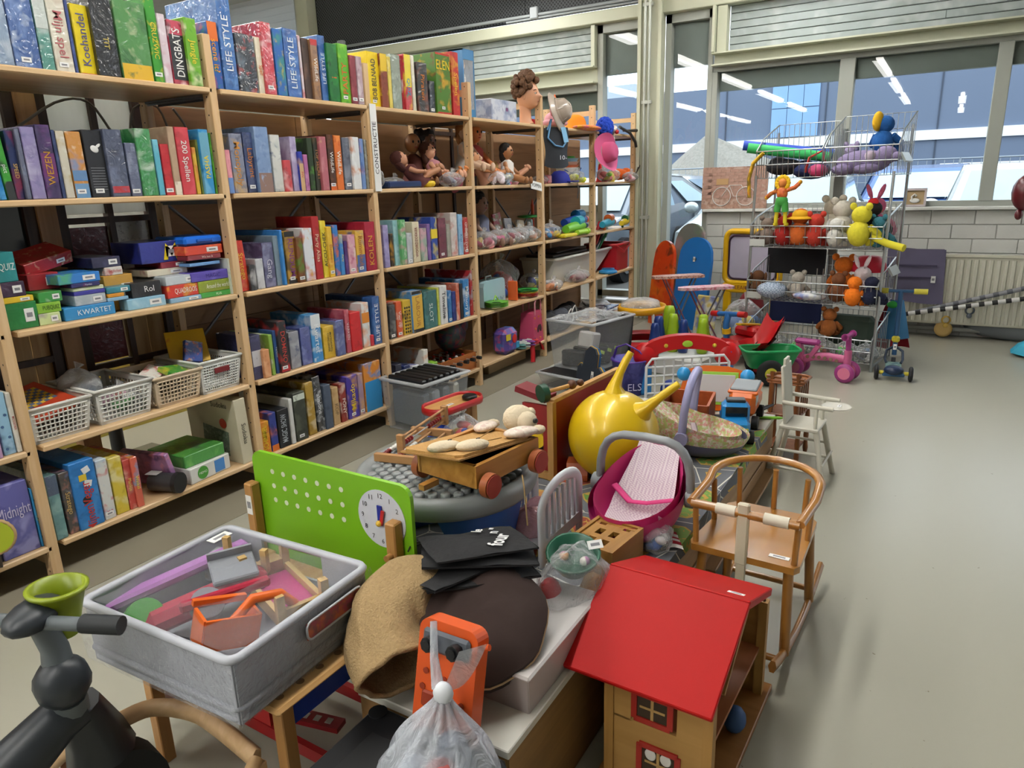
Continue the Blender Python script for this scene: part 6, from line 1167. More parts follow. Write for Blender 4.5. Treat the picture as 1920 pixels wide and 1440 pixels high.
B().tube([(.11, -.01, .03), (.0, -.03, .012), (-.03, -.06, .009), (.02, -.05, .009), (.06, -.06, .009)], .0012, n=4).build('string', M('#8a6a3a', .9), t)
# race ramp toy, tub with black lid
t = thing('race_ramp', 'red and natural wooden race ramp toy with oval deck', 'toy', (1.5, -.54, 0), R(-8)); b = B()
ov = [(.1 * (1 if math.cos(a) > 0 else -1) * .9 + .075 * math.cos(a), .075 * math.sin(a)) for a in [2 * PI * i / 28 for i in range(28)]]
B().prism(ov, .012, Matrix.Translation((0, 0, .24))).build('deck', wood('#d8a668', '#c49252', 0), t); B().tube([(x, y, .25) for x, y in ov], .011, n=6, closed=True, flat=(.006, .018)).build('red_rim', M('#b81a1c', .35), t)
for x in (-.11, .12): B().box((x, 0, .12), (.04, .05, .24), bev=.004).build('support', wood('#c89a62', None, 2), t)
B().box((-.02, -.02, .03), (.3, .2, .012), (0, R(6), 0)).build('ramp', wood('#d8a668', '#c49252', 0), t); B().box((-.02, -.12, .04), (.3, .012, .03), (0, R(6), 0)).build('red_edge', M('#b81a1c', .35), t); B().box((-.02, .08, .04), (.3, .012, .03), (0, R(6), 0)).build('red_edge', M('#b81a1c', .35), t)
sticker(t, (-.03, -.01, .2532), (0, 0, 1), .04, .018, (0, 1, 0))
tag(B().lathe([(.001, 0), (.03, 0), (.036, .006), (.036, .014), (.03, .02), (.001, .02)], n=22).build('toy_puck', M('#141416', .3), None, (1.58, -.58, .2545)), 'black round puck lying on the oval race deck', 'puck')
t = bag('clear bag with red, yellow and blue wooden parts on the ramp', (1.47, -.6, .075), (.09, .06, .07), ['#c8302c', '#e0b83a', '#2a50b8', '#d8a068'], 81, n=8)
tag(B().lathe([(.001, .004), (.04, .0), (.06, .008), (.062, .012), (.04, .006), (.001, .01)], n=24).build('blue_disc', M('#1f3fa8', .3), None, (1.36, -.56, .13), (R(70), 0, R(-30))), 'blue pleated toy disc in front of the race ramp', 'toy')
def tub(lab, loc, rz, w, d_, h, c=None, name='storage_tub', op=.16):
    t = thing(name, lab, 'tub', loc, rz); b = B(); m = clear(c or '#f2f5f8', op - .04, .15, edge=.25)
    def sd(z, k): f = .86 + .14 * z / h; return V((k[0] * w / 2 * f, k[1] * d_ / 2 * f, z))
    ks = [(-1, -1), (1, -1), (1, 1), (-1, 1)]
    for i in range(4):
        a, e = ks[i], ks[(i + 1) % 4]; q = [sd(0, a), sd(0, e), sd(h, e), sd(h, a)]
        b.add(q, [(0, 1, 2, 3)])
    b.box((0, 0, .002), (w * .86, d_ * .86, .004)).build('tub_wall', m, t)
    B().tube([(k[0] * w / 2, k[1] * d_ / 2, h) for k in ks], .011, n=6, closed=True, flat=(.014, .009)).build('rim', clear(c or '#eef1f4', .4, .2, edge=.3), t)
    return t
t = tub('clear tub full of black cases on the floor by the shelves', (1.8, -.15, 0), R(-6), .35, .3, .27)
for i in range(7): B().box((-.13 + i * .043, 0, .262), (.03, .25, .05), (0, R(12 * math.sin(i * 2)), 0), bev=.006).build('black_case', M('#17181a', .4), t)
for i in range(4): B().box((-.11 + i * .07, 0, .12), (.06, .22, .18), (0, 0, .1 * i), bev=.01).build('grey_case', M(('#5a646c', '#9aa2a8', '#6c767e', '#c8c4b4')[i], .5), t)
sticker(t, (.04, -.03, .292), (0, 0, 1), .03, .015)
# ---------------------------------------------------------------- doll carriers
def carrier(lab, loc, rz, s, shell, pad, hcol, tilt=0, trim='#d8347f', hh=1.0):
    t = thing('doll_carrier', lab, 'doll carrier', loc, 0, rot=(0, R(tilt), rz))
    def rimz(a): return (.085 + .07 * (1 + math.cos(a)) / 2 ** 1) * s + .03 * s * max(0, math.cos(a))
    def sf(u, v, k=1.0, off=0):
        a = 2 * PI * u; r = math.sin(PI / 2 * v) ** .75
        return (.2 * s * k * r * math.cos(a), .125 * s * k * r * math.sin(a) * (1 - .1 * math.cos(a)), off + rimz(a) * (v ** 2.2))
    B().grid(lambda u, v: sf(u, v), 36, 10, cu=True).build('shell', M(shell, .4, var=.04), t)
    B().grid(lambda u, v: sf(1 - u, v, .9, .012), 36, 10, cu=True).build('inner_shell', pad if trim == 'pad' else M(trim, .6, var=.05), t)
    trim = '#b8a8b0' if trim == 'pad' else trim
    def pf_(u, v): x = -.155 + .32 * v; w = .075 - .012 * math.cos(v * 6); zz = .03 + max(0, (v - .42)) ** 1.25 * .3 + .012 * abs(2 * u - 1) ** 2; return (x * s, (u - .5) * 2 * w * s, zz * s + .008)
    B().grid(pf_, 10, 18).build('pad', pad, t)
    hm = M(hcol, .35, var=.03)
    if hh > 1: B().grid(lambda u, v: sf(u, .5 + .5 * v, 1.05, .006 + .01 * math.sin(PI * v)), 36, 8, cu=True).build('quilted_cover', pad, t)
    pts = []
    for i in range(13):
        a = PI * i / 12; y = -.135 * math.copysign(abs(math.cos(a)) ** .55, math.cos(a)); z = .1 + .16 * hh * math.sin(a) ** .6; pts.append(((.03 - .06 * (hh - 1) * math.sin(a)) * s, y * s, z * s))
    B().tube(pts, .014 * s, n=10, flat=(.012 * s, .016 * s)).build('handle', hm, t)
    for q in (-1, 1): B().cyl((.03 * s, q * .125 * s, .1 * s), (.03 * s, q * .155 * s, .1 * s), .026 * s, n=16).build('hinge', hm, t)
    B().tube([(.02 * s, -.09 * s, .09 * s), (.0, -.02 * s, .075 * s), (.0, .03 * s, .07 * s), (.03 * s, .09 * s, .1 * s)], .006, n=6, flat=(.012 * s, .004)).build('strap', M(trim, .6), t)
    return t
def gingham(c1, c2, sc):
    m, nt, p = newmat('gingham cloth'); L = nt.links.new; tc = nt.nodes.new('ShaderNodeTexCoord'); k = nt.nodes.new('ShaderNodeTexChecker'); k.inputs['Scale'].default_value = sc; k.inputs[1].default_value = (*lin(c1), 1); k.inputs[2].default_value = (*lin(c2), 1)
    L(tc.outputs['Object'], k.inputs[0]); L(k.outputs[0], p.inputs['Base Color']); p.inputs['Roughness'].default_value = .9; return m
t = carrier('pink doll carrier with gingham pad and grey handle', (.715, -1.745, .2605), R(0), 1.0, '#c8327c', gingham('#e8dce0', '#cfb8c8', 180), '#84888c')
sticker(t, (.03, .03, .262), (0, 0, 1), .05, .022, (1, 0, 0))
carrier('lilac handled doll carrier with floral pad behind', (1.35, -1.71, .2605), R(98), .9, '#5a5a74', art('#ece6da', '#a8c23a', '#e07f8c', 5, 0, 55, 1.0), '#9a9ac4', trim='pad', hh=1.45)
# red and blue odds near the pink carrier
t = bag('clear bag with a blue cartoon figure beside the shape sorter', (.6, -1.83, .2605), (.05, .045, .04), ['#2a6ac0', '#e8e8ea', '#e8a03a', '#7a5ab0'], 91, n=6)
t = thing('striped_pouch', 'red and white striped cloth lying on the mat edge', 'cloth', (.66, -1.85, .2605), R(30))
for i in range(6): B().grid(lambda u, v: (-.05 + i * .017 + .017 * u, -.03 + .06 * v, .004 + .008 * math.sin(PI * v) + .003 * math.sin(7 * u + i)), 3, 8).build('stripe', M('#a82030' if i % 2 else '#e6e2dc', .9), t)
film('clear_bag', t, (.03, .03, .02), (.05, .04, .03), 93, .12)
# ---------------------------------------------------------------- things at the far end of the platform
t = thing('toy_truck', 'blue plastic toy truck facing the aisle on the mat', 'truck', (1.56, -1.8, .2605), R(200))
TB = M('#1f86cc', .3, coat=.4); b = B().box((.06, 0, .07), (.07, .09, .05), bev=.012).box((0, 0, .1), (.07, .1, .09), bev=.014); b.build('cab', TB, t); B().box((.037, 0, .115), (.006, .078, .035)).build('windshield', M('#141a20', .15), t); B().box((0, 0, .15), (.045, .07, .012), bev=.004).build('roof_bar', M('#20242a', .3), t); B().box((.1, .0, .055), (.01, .075, .03)).build('grille', M('#b8b43a', .4), t)
B().box((-.09, 0, .05), (.12, .085, .03), bev=.006).build('chassis', M('#1d6cae', .4), t)
for x in (.06, -.06, -.12):
    for y in (-.05, .05): w_ = B().cyl((x, y - .012, .026), (x, y + .012, .026), .026, n=16).build('wheel', M('#1c1c1e', .7), t)
t = thing('toy_truck', 'orange toy truck with grey roof behind the blue one', 'truck', (1.76, -1.79, .2605), R(185)); OR = M('#e06a14', .3, coat=.4)
B().box((.05, 0, .1), (.1, .1, .09), bev=.014).box((-.07, 0, .08), (.14, .1, .05), bev=.01).build('cab', OR, t); B().box((.0, 0, .155), (.15, .1, .012), bev=.004).build('grey_roof', M('#8a9096', .4), t); B().box((-.0, 0, .145), (.17, .115, .014), bev=.005).build('roof_rim', OR, t)
for x in (.07, -.09):
    for y in (-.05, .05): B().cyl((x, y - .012, .026), (x, y + .012, .026), .026, n=16).build('wheel', M('#1c1c1e', .7), t)
for q in (-1, 1): B().box((.05, q * .0505, .115), (.06, .003, .035)).build('side_window', M('#c9d4d8', .2), t)
t = thing('drawing_board', 'orange magnetic drawing board with lime framed screen', 'toy', (1.86, -1.64, .2605), 0, rot=(R(0), R(14), R(14)))
B().prism([(-.13, 0), (.13, 0), (.15, .06), (.12, .17), (.05, .19), (-.05, .19), (-.12, .17), (-.15, .06)], .02, Matrix.Translation((.021, 0, 0)) @ Matrix.Rotation(-PI / 2, 4, 'Z') @ Matrix.Rotation(PI / 2, 4, 'X')).build('frame', OR, t)
for n2, w_, h_, z_, c in (('lime_frame', .19, .14, .001, '#9ad04a'), ('screen', .165, .115, .003, '#c8c6c8')): B().box((-.001 - z_, 0, .095), (.004, w_, h_), bev=.002).build(n2, M(c, .4), t)
for y, z_ in ((.13, .15), (-.13, .15)): B().ell((-.0, y, z_), (.02, .03, .03)).build('blue_knob', M('#2a90d0', .3), t)
t = thing('toy_chest', 'small open orange brown wooden box behind the lilac handle', 'box', (1.62, -1.6, .2605), R(8)); b = B()
for cx, cy, dx, dy in ((0, -.09, .2, .01), (0, .09, .2, .01), (-.1, 0, .01, .18), (.1, 0, .01, .18)): b.box((cx, cy, .06), (dx, dy, .12))
b.build('case', wood('#b0562a', '#9a4820', 0, .45), t); B().box((0, 0, .006), (.19, .17, .01)).build('bottom', M('#4a2414', .7), t)
tag(B().ell((0, 0, .03), (.08, .05, .04)).ell((.04, .02, .05), (.05, .04, .03)).build('doll_blanket', M('#a8867c', .9, bump=.5), None, (1.52, -1.52, .2605)), 'dusty brown doll blanket heaped beside the open box', 'blanket')
tag(B().cyl((0, 0, .006), (.075, .0, .006), .006, n=10).cyl((.075, 0, .006), (.09, 0, .006), .006, .002, n=10).build('marker_pen', M('#8ad03a', .4), None, (1.84, -1.835, .2565), (0, 0, R(-70))), 'lime marker pen on the white platform corner', 'pen')
tag(B().cyl((0, 0, .008), (.1, 0, .008), .009, n=10).cyl((.1, 0, .008), (.14, 0, .008), .006, n=10).build('black_handle', M('#1c1c1e', .4), None, (1.9, -1.8, .2565), (0, 0, R(-20))), 'black tool handle on the white platform corner', 'handle')
for i, (x, y, z_, r_, c) in enumerate(((1.02, -1.66, .2605, (0, 0, .2), '#d8cdb0'),)):
    tag(B().box((0, 0, .03), (.12, .08, .06), bev=.003).build('wooden_toy_box', wood('#c8a468', None, 0), None, (x, y, z_), r_), 'pale wooden toy box tucked behind the pink carrier', 'toy')
# ================================================================ dollhouse
t = thing('dollhouse', 'wooden dollhouse with red roof standing on the floor', 'dollhouse', (.515, -2.147, 0), R(-2))
# local: x back towards the camera is negative, y to the platform
HW = wood('#b08548', '#9c7238', 0, .5); HW2 = wood('#b08548', '#9c7238', 2, .5); RR = M('#b00c0a', .5, var=.05, spec=.2)
B().box((-.22, .11, .008), (.47, .25, .016), bev=.002).build('base_board', wood('#a8743f', '#94622f', 1), t)
fw_ = B().box((-.425, .11, .09), (.012, .21, .15)).box((-.425, .037, .21), (.012, .065, .1)).box((-.425, .19, .21), (.012, .05, .1)).box((-.425, .12, .247), (.012, .1, .024)).build('front_wall', wood('#b48a4e', '#a67c40', 1, .5), t)
B().box((-.24, .212, .15), (.38, .012, .27)).build('side_wall', HW, t); B().box((-.03, .11, .14), (.012, .21, .25)).build('rear_wall', wood('#a87c42', '#956a34', 1, .5), t)
for x, y in ((-.425, .008), (-.425, .212), (-.03, .008)): B().box((x, y, .14), (.022, .02, .25)).build('corner_post', HW2, t)
B().box((-.22, .11, .14), (.38, .2, .01)).build('upper_floor', wood('#a8683a', '#8f5430', 0), t)
B().box((-.22, .02, .25), (.01, .01, .2), (0, R(55), 0)).build('brace', HW, t)
def slab(x0, z0, x1, z1, n, th=.012):
    d_ = V((x1 - x0, 0, z1 - z0)); a = math.atan2(-(z1 - z0), x1 - x0)
    return B().box(((x0 + x1) / 2, .145, (z0 + z1) / 2), (d_.length, .31, th), (0, a, 0), bev=.002).build(n, RR, t)
slab(-.475, .268, -.243, .378, 'roof_slope'); o = slab(-.245, .376, -.045, .3, 'roof_slope', .018)
sticker(t, (-.2, .03, .3685), (.35, 0, .93), .035, .018, (-.93, 0, .35))
for y, z_, w_, h_ in ((.12, .205, .075, .06), (.105, .08, .08, .075)):
    wn = B().box((-.432, y, z_ + h_ / 2), (.006, w_, .012)).box((-.432, y, z_ - h_ / 2), (.006, w_, .012)).box((-.432, y - w_ / 2, z_), (.006, .012, h_)).box((-.432, y + w_ / 2, z_), (.006, .012, h_)).build('window_frame', M('#a8281e', .4), t)
    B().box((-.431, y, z_), (.004, w_ * .7, .005)).box((-.431, y, z_), (.004, .006, h_ * .8)).build('muntin', wood('#c8a062', None, 2), wn); B().box((-.4315, y, z_), (.001, w_ * .85, h_ * .85)).build('opening', M('#3c2c1c', .8), wn)
    if h_ > .07:
        for q in (-1, 1): B().ell((-.4335, y + q * w_ * .2, z_ + .02), (.001, .012, .014)).build('lace_curtain', M('#ece8e0', .8), wn)
tag(B().ell((0, 0, .03), (.03, .025, .03)).build('toy_figure', M('#3a5a8c', .6), None, (.33, -2.12, .0165)), 'small blue toy standing inside the open dollhouse side', 'toy')
# ---------------------------------------------------------------- child's rocking chair
RW = wood('#b07a36', '#98642a', 0, .32, coat=.4); RW2 = wood('#b07a36', '#98642a', 2, .32, coat=.4)
t = thing('rocking_chair', 'small honey wood rocking chair with hoop arms', 'chair', (.81, -2.055, 0), R(-3))
seat = [(-.17, -.13), (-.15, -.14), (.12, -.125), (.15, -.1), (.15, .1), (.12, .125), (-.15, .14), (-.17, .13)]
B().prism(seat, .018, Matrix.Translation((0, 0, .262))).build('seat', wood('#b07a36', '#9e6a2c', 0, .3, s=.5, coat=.5), t)
hoop = [(-.17, -.135), (-.02, -.14)] + [(.02 + .16 * math.cos(a), .14 * math.sin(a)) for a in [-PI / 2 + PI * i / 12 for i in range(13)]] + [(-.02, .14), (-.17, .135)]
B().tube([(x, y, .4 + .02 * (x > .0)) for x, y in hoop], .014, n=8, flat=(.013, .01)).build('arm_hoop', RW, t)
B().cyl((-.165, -.135, .395), (-.165, .135, .395), .012, n=10).build('front_bar', RW, t)
for y0, y1 in ((.02, .07), (-.11, -.05)): B().cyl((-.165, y0, .395), (-.165, y1, .395), .0145, n=10).build('white_sleeve', M('#d8d0bc', .5), t)
B().box((-.168, -.0, .34), (.016, .03, .17), bev=.004).box((-.166, 0, .2), (.014, .022, .14)).build('centre_post', M('#cfc6ae', .45, var=.08), t)
for x, y in ((-.15, -.125), (-.15, .125), (.0, -.125), (.0, .125), (.12, -.09), (.12, .09), (.15, 0)): B().cyl((x, y, .275), (x, y * 1.04, .4), .008, n=8).build('spindle', RW2, t)
for s in (-1, 1):
    B().tube([(-.28 + .56 * i / 12, s * .12, .012 + .055 * (2 * i / 12 - 1) ** 2) for i in range(13)], .012, n=6, flat=(.01, .016)).build('rocker', RW, t)
    for x in (-.13, .11): B().cyl((x, s * .11, .262), (x * 1.2, s * .12, .025), .013, n=10).build('leg', RW2, t)
for x in (-.2, .18): B().cyl((x, -.12, .035), (x, .12, .035), .009, n=8).build('stretcher', RW, t)
sticker(t, (-.13, -.085, .281), (0, 0, 1), .05, .016, (1, 0, 0))
# ---------------------------------------------------------------- doll high chairs
WH = M('#d6d2c4', .45, var=.06)
t = thing('doll_high_chair', 'white painted wooden doll high chair in the aisle', 'high chair', (1.92, -1.99, 0), R(-3))
B().box((0, 0, .235), (.17, .15, .014), bev=.003).build('seat', WH, t)
for x, y in ((-.075, -.065), (.075, -.065), (-.075, .065), (.075, .065)): B().cyl((x * .9, y, .23), (x * 1.45, y * 1.7, 0), .011, n=8).build('leg', WH, t)
B().box((0, .07, .36), (.13, .012, .24), (R(-6), 0, 0), bev=.003).box((0, .082, .49), (.06, .012, .03), bev=.003).build('backrest', WH, t)
for s in (-1, 1): B().cyl((s * .07, .07, .335), (s * .07, -.12, .33), .009, n=8).build('armrest', WH, t); B().cyl((s * .07, -.06, .24), (s * .07, -.06, .33), .007, n=8).build('arm_post', WH, t)
for z_, k in ((.07, 1.55), (.14, 1.3)):
    for s in (-1, 1): B().cyl((s * .075 * k * .9, -.065 * k, z_), (s * .075 * k * .9, .065 * k, z_), .006, n=6).build('stretcher', WH, t)
B().cyl((-.1, -.1, .1), (.1, -.1, .1), .006, n=6).build('stretcher', WH, t)
B().cyl((0, -.12, .322), (0, -.12, .327), .055, n=20).build('tray', clear('#f0eee6', .45, .2), t); sticker(t, (0, -.13, .3285), (0, 0, 1), .03, .014, (0, 1, 0))
BW = wood('#8a5228', '#6d3d1c', 2, .4)
t = thing('doll_high_chair', 'turned brown wooden doll high chair behind the white one', 'high chair', (2.17, -1.885, 0), R(-5))
B().box((0, 0, .2), (.15, .14, .012), bev=.003).build('seat', BW, t)
for x, y in ((-.065, -.06), (.065, -.06), (-.065, .06), (.065, .06)):
    B().lathe([(.009, 0), (.012, .02), (.009, .05), (.012, .08), (.009, .12), (.012, .15), (.009, .2)], (x * 1.15, y * 1.2, 0), (-x * .1, -y * .1, 1), n=10).build('leg', BW, t)
for y in (-.055, .055): B().lathe([(.009, .2), (.012, .24), (.009, .28), (.013, .32), (.009, .36), (.012, .39)], (-.065, y, 0), n=10).build('back_post', BW, t)
B().box((.0, 0, .345), (.15, .15, .008), bev=.003).build('tray', wood('#a8683a', '#8f5228', 0), t); B().tube([(-.07, -.075, .353), (.06, -.075, .353), (.075, -.05, .353), (.075, .05, .353), (.06, .075, .353), (-.07, .075, .353)], .007, n=6, closed=True).build('tray_rim', BW, t)
for s in (-1, 1):
    for i in range(4): B().cyl((-.05 + i * .035, s * .068, .206), (-.05 + i * .035, s * .068, .345), .0035, n=6).build('spindle', BW, t)
B().box((0, 0, .045), (.14, .13, .01)).build('foot_board', BW, t); B().cyl((-.065, -.08, .37), (-.065, .08, .37), .008, n=8).build('push_bar', BW, t)
B().ell((.0, .0, .351), (.03, .025, .002)).build('star_print', M('#4a4a44', .6), t)
# ---------------------------------------------------------------- toy workbench with pegboard and crate
BN = wood('#c08f56', '#a87842', 2, .45); BNx = wood('#c9a06a', '#b58a52', 0, .45)
t = thing('toy_workbench', 'wooden toy workbench with lime pegboard and clock', 'workbench', (-.18, -1.245, 0), R(-1))
for x, y in ((-.16, -.225), (-.16, .2), (.165, -.19), (.165, .22)): B().box((x, y, .165), (.028, .028, .33), bev=.002).build('leg', BN, t)
for y in (-.235, .23):
    tb_ = B().box((0, y, .338), (.4, .06, .014), bev=.006).build('top_rail', BNx, t)
    for i in range(8): B().cyl((-.17 + i * .048, y, .3449), (-.17 + i * .048, y, .3456), .008, n=12).build('peg_hole', M('#7a5a38', .8), tb_)
B().box((.0, 0, .336), (.38, .4, .01)).build('bench_top', BNx, t)
for y in (-.225, .2): B().box((0, y, .295), (.32, .012, .06)).build('blue_apron', M('#153a96', .4), t)
for x in (-.165, .165): B().box((x, 0, .295), (.012, .4, .055)).build('red_apron', M('#b01c22', .4), t)
B().box((-.02, -.01, .05), (.014, .42, .03)).build('red_stretcher', M('#b01c22', .4), t); B().box((.165, .02, .05), (.014, .42, .03)).build('red_stretcher', M('#b01c22', .4), t)
def rrect(w, h, r, n=5):
    return [(sx * (w / 2 - r) + r * math.cos(a0 + PI / 2 * i / n), sy * (h / 2 - r) + r * math.sin(a0 + PI / 2 * i / n)) for sx, sy, a0 in ((1, 1, 0), (-1, 1, PI / 2), (-1, -1, PI), (1, -1, 3 * PI / 2)) for i in range(n + 1)]
MT = Matrix.Translation((.2, 0, .465)) @ Matrix(((0, 0, 1, 0), (1, 0, 0, 0), (0, 1, 0, 0), (0, 0, 0, 1)))
pg = B().prism(rrect(.5, .28, .03), .01, MT).build('pegboard', M('#7ab81c', .4, var=.04), t)
for j in range(3):
    for i in range(7): B().cyl((.2005, .18 - i * .038, .56 - j * .037), (.1993, .18 - i * .038, .56 - j * .037), .0065, n=12).build('peg_hole', M('#dde4cc', .6), pg)
ck_ = B().cyl((.2, -.165, .515), (.1985, -.165, .515), .068, n=36).build('clock_face', M('#d4d8e2', .4), pg)
for h_ in range(12):
    a = R(90 - 30 * h_ if h_ else 90); text(ck_, str(h_ or 12), .016, (0, -1, 0), (0, 0, 1), (.1978, -.165 - .054 * math.cos(a), .515 + .054 * math.sin(a)), M('#3a3c44', .5), name='numeral')
B().box((.196, -.163, .525), (.003, .014, .045), bev=.001).build('blue_hand', M('#1c2f96', .4), ck_); B().box((.194, -.17, .52), (.003, .008, .036), (R(12), 0, 0)).build('red_hand', M('#c02a2a', .4), ck_); B().ell((.192, -.162, .506), .007).build('yellow_knob', M('#e0b83a', .4), ck_)
for y in (.245, -.21): B().box((.185, y, .4), (.028, .028, .25), bev=.003).build('upright', BN, t)
B().cyl((.17, -.21, .45), (.155, -.21, .45), .008, n=10).build('wooden_pin', BN, t); sticker(t, (.1705, .245, .47), (-1, 0, 0), .02, .05)
# crate
t = thing('plastic_crate', 'grey plastic crate wrapped in film full of bright toys', 'crate', (-.275, -1.268, .346), R(2)); GC = M('#a9acb4', .4, var=.03)
cw, cd, ch = .33, .4, .125; b = B()
for cx, cy, dx, dy in ((-cw / 2, 0, .006, cd), (0, cd / 2, cw, .006), (0, -cd / 2, cw, .006)): b.box((cx, cy, ch / 2), (dx, dy, ch))
b.box((cw / 2, 0, .03), (.006, cd, .06)).box((cw / 2, cd * .36, .09), (.006, cd * .28, .07)).box((cw / 2, -cd * .36, .09), (.006, cd * .28, .07)); b.build('wall', GC, t)
B().box((0, 0, .004), (cw, cd, .008)).build('bottom', GC, t)
def ring(w, d_, z_, r, wd): return B().tube([(x, y, z_) for x, y in rrect(w, d_, .02)], r, n=6, closed=True, flat=wd)
ring(cw + .01, cd + .01, ch, .01, (.009, .008)).build('rim', M('#b6b9c2', .4), t); ring(cw + .008, cd + .008, .03, .01, (.008, .006)).build('stacking_rib', GC, t); ring(cw + .004, cd + .004, .008, .008, (.007, .006)).build('stacking_rib', GC, t)
B().box((.15, -cd / 2 - .008, .03), (.05, .03, .05), bev=.006).build('corner_foot', GC, t)
B().grid(lambda u, v: ((u - .5) * cw * .96, (v - .5) * cd * .96, ch + .001 - .012 * math.sin(PI * u) * math.sin(PI * v) + .003 * math.sin(14 * u + 9 * v) + .002 * math.sin(31 * v - 8 * u)), 24, 24).build('stretch_film', clear('#eef0f6', .03, .07, .5, 9, .18), t)
B().grid(lambda u, v: (-cw / 2 - .013 + .002 * math.sin(40 * v), (u - .5) * (cd + .02), ch * (.04 + .95 * v)), 20, 8).grid(lambda u, v: ((u - .5) * (cw + .02), -cd / 2 - .013 + .002 * math.sin(30 * v + 9 * u), ch * (.04 + .95 * v)), 20, 8).build('side_film', clear('#eef0f6', .1, .1, .8, 40, .3), t)
sl_ = B().box((.06, -cd / 2 - .015, .088), (.15, .003, .034), bev=.001).build('grip_slot', art('#7a4a50', '#c8643a', '#a03a5a', 4, 0, 40, .9), t); B().tube([(.06 + x, -cd / 2 - .0165, .088 + y) for x, y in rrect(.15, .036, .012, 3)], .0025, n=5, closed=True).build('slot_rim', M('#c9ccd4', .4), sl_)
sticker(t, (.12, .17, ch + .006), (0, 0, 1), .05, .025, (0, 1, 0))
CT = (-.275, -1.268, .356)
def ct(n, lab, b, m, dx, dy, dz, rot=(0, 0, 0)): return tag(b.build(n, m, None, (CT[0] + dx, CT[1] + dy, CT[2] + dz), rot), lab, 'toy', 'toys in the grey crate')
ct('toy_rail', 'long lilac plastic toy arm in the grey crate', B().box((0, 0, 0), (.035, .3, .022), bev=.006).box((0, -.14, -.02), (.03, .03, .04), bev=.005), M('#b070b8', .4), 0, .165, .09, (R(5), 0, R(-106)))
ct('toy_hull', 'crimson plastic toy body in the grey crate', B().box((0, 0, 0), (.24, .055, .045), (0, 0, 0), bev=.014), M('#b01c3c', .4), 0, .075, .06, (0, R(-6), R(-22)))
ct('green_ring', 'lime green round toy end in the grey crate', B().cyl((0, 0, -.025), (0, 0, .025), .035, n=20), M('#5ab84a', .4), -.1, .14, .055, (R(60), 0, R(-20)))
ct('grey_toy_disc', 'grey disc on the crimson toy in the crate', B().cyl((0, 0, -.01), (0, 0, .01), .032, n=20), M('#8d8f98', .4), -.04, .02, .085, (R(40), 0, R(-20)))
ct('loader_bucket', 'orange plastic loader bucket in the grey crate', B().box((0, -.03, 0), (.1, .006, .06)).box((0, .0, -.028), (.1, .06, .006)).box((-.05, 0, 0), (.006, .06, .06)).box((.05, 0, 0), (.006, .06, .06)).box((0, .05, .03), (.1, .012, .012)), M('#e0641a', .4), -.06, -.06, .075, (0, R(15), R(-20)))
ct('toy_claw', 'orange plastic curved arm beside the loader bucket', B().tube([(-.06, 0, 0), (-.02, 0, .03), (.03, 0, .02), (.06, 0, -.02)], .01, n=8), M('#e0641a', .4), -.0, -.1, .09, (0, 0, R(-20)))
ct('red_strip', 'long crimson strip crossing the grey crate', B().box((0, 0, 0), (.17, .018, .02), bev=.004), M('#a81c3a', .4), -.01, -.0, .098, (0, 0, R(-25)))
ct('grey_tray', 'grey plastic tray piece in the middle of the crate', B().box((0, 0, 0), (.09, .08, .012), bev=.003).box((0, .04, .012), (.09, .006, .02)), M('#8a8d94', .4), .06, .065, .1, (R(10), 0, R(-30)))
t = thing('doll_bed', 'small wooden doll bed with pink mattress in the crate', 'doll bed', (CT[0] + .095, CT[1] - .04, CT[2] + .055), R(70))
DB = wood('#d0b078', '#b8945a', 0); B().box((0, -.045, 0), (.2, .01, .03)).box((0, .045, 0), (.2, .01, .03)).build('side_rail', DB, t); B().box((0, 0, -.008), (.18, .08, .014)).build('mattress', M('#b83a78', .9), t)
for x in (-.1, .1):
    B().box((x, 0, .005), (.012, .1, .04)).build('end_board', DB, t)
    for y in (-.045, .045): B().box((x, y, .02), (.016, .016, .075)).build('post', DB, t)
ct('doll_chair', 'pale wooden doll chair standing in the crate', B().box((0, 0, 0), (.012, .1, .02)).box((0, .045, .03), (.012, .014, .07)).box((0, -.045, .02), (.012, .014, .05)).box((.03, .0, -.02), (.07, .012, .014)), DB, .11, .085, .075, (0, 0, R(15)))
ct('white_box', 'white and blue small toy box at the back of the crate', B().box((0, 0, 0), (.06, .07, .06), bev=.008), art('#dfe4e6', '#5ab0d8', '#c8b090', 3, 0, 10, .3), .1, .155, .065, (0, 0, .3))
tag(B().lathe([(.001, 0), (.05, 0), (.05, .08), (.044, .08), (.044, .01)], n=20).build('plant_pot', M('#4a2a1c', .6), None, (-.2, -.9, 0)), 'dark brown pot on the floor behind the workbench', 'pot')
# ---------------------------------------------------------------- orange tool bench and plastic bag
t = thing('tool_bench', 'orange and black plastic tool bench beside the white table', 'tool bench', (-.34, -1.71, 0), 0)
OR2 = M('#d9561c', .35, var=.04); BK2 = M('#17181b', .45, var=.1)
B().box((0, 0, .245), (.28, .3, .03), bev=.012).build('worktop', BK2, t); B().box((-.02, 0, .2605), (.18, .2, .004), bev=.001).build('tray_recess', M('#101114', .6), t); B().cyl((.115, .125, .258), (.115, .125, .2625), .018, n=16).build('corner_recess', M('#0c0d0f', .6), t)
for x in (-.11, .11):
    for y in (-.12, .12): B().box((x, y, .115), (.035, .035, .23), bev=.006).build('leg', BK2, t)
pa = R(17)
pn = bpy.data.objects.new('tool_panel', B().prism(rrect(.125, .235, .022), .035, Matrix(((0, 0, 1, 0), (1, 0, 0, 0), (0, 1, 0, .1175), (0, 0, 0, 1)))).mesh('tool_panel', OR2)); COL.objects.link(pn); pn.parent = t; pn.location = (.105, -.02, .24); pn.rotation_euler = (0, R(14), 0)
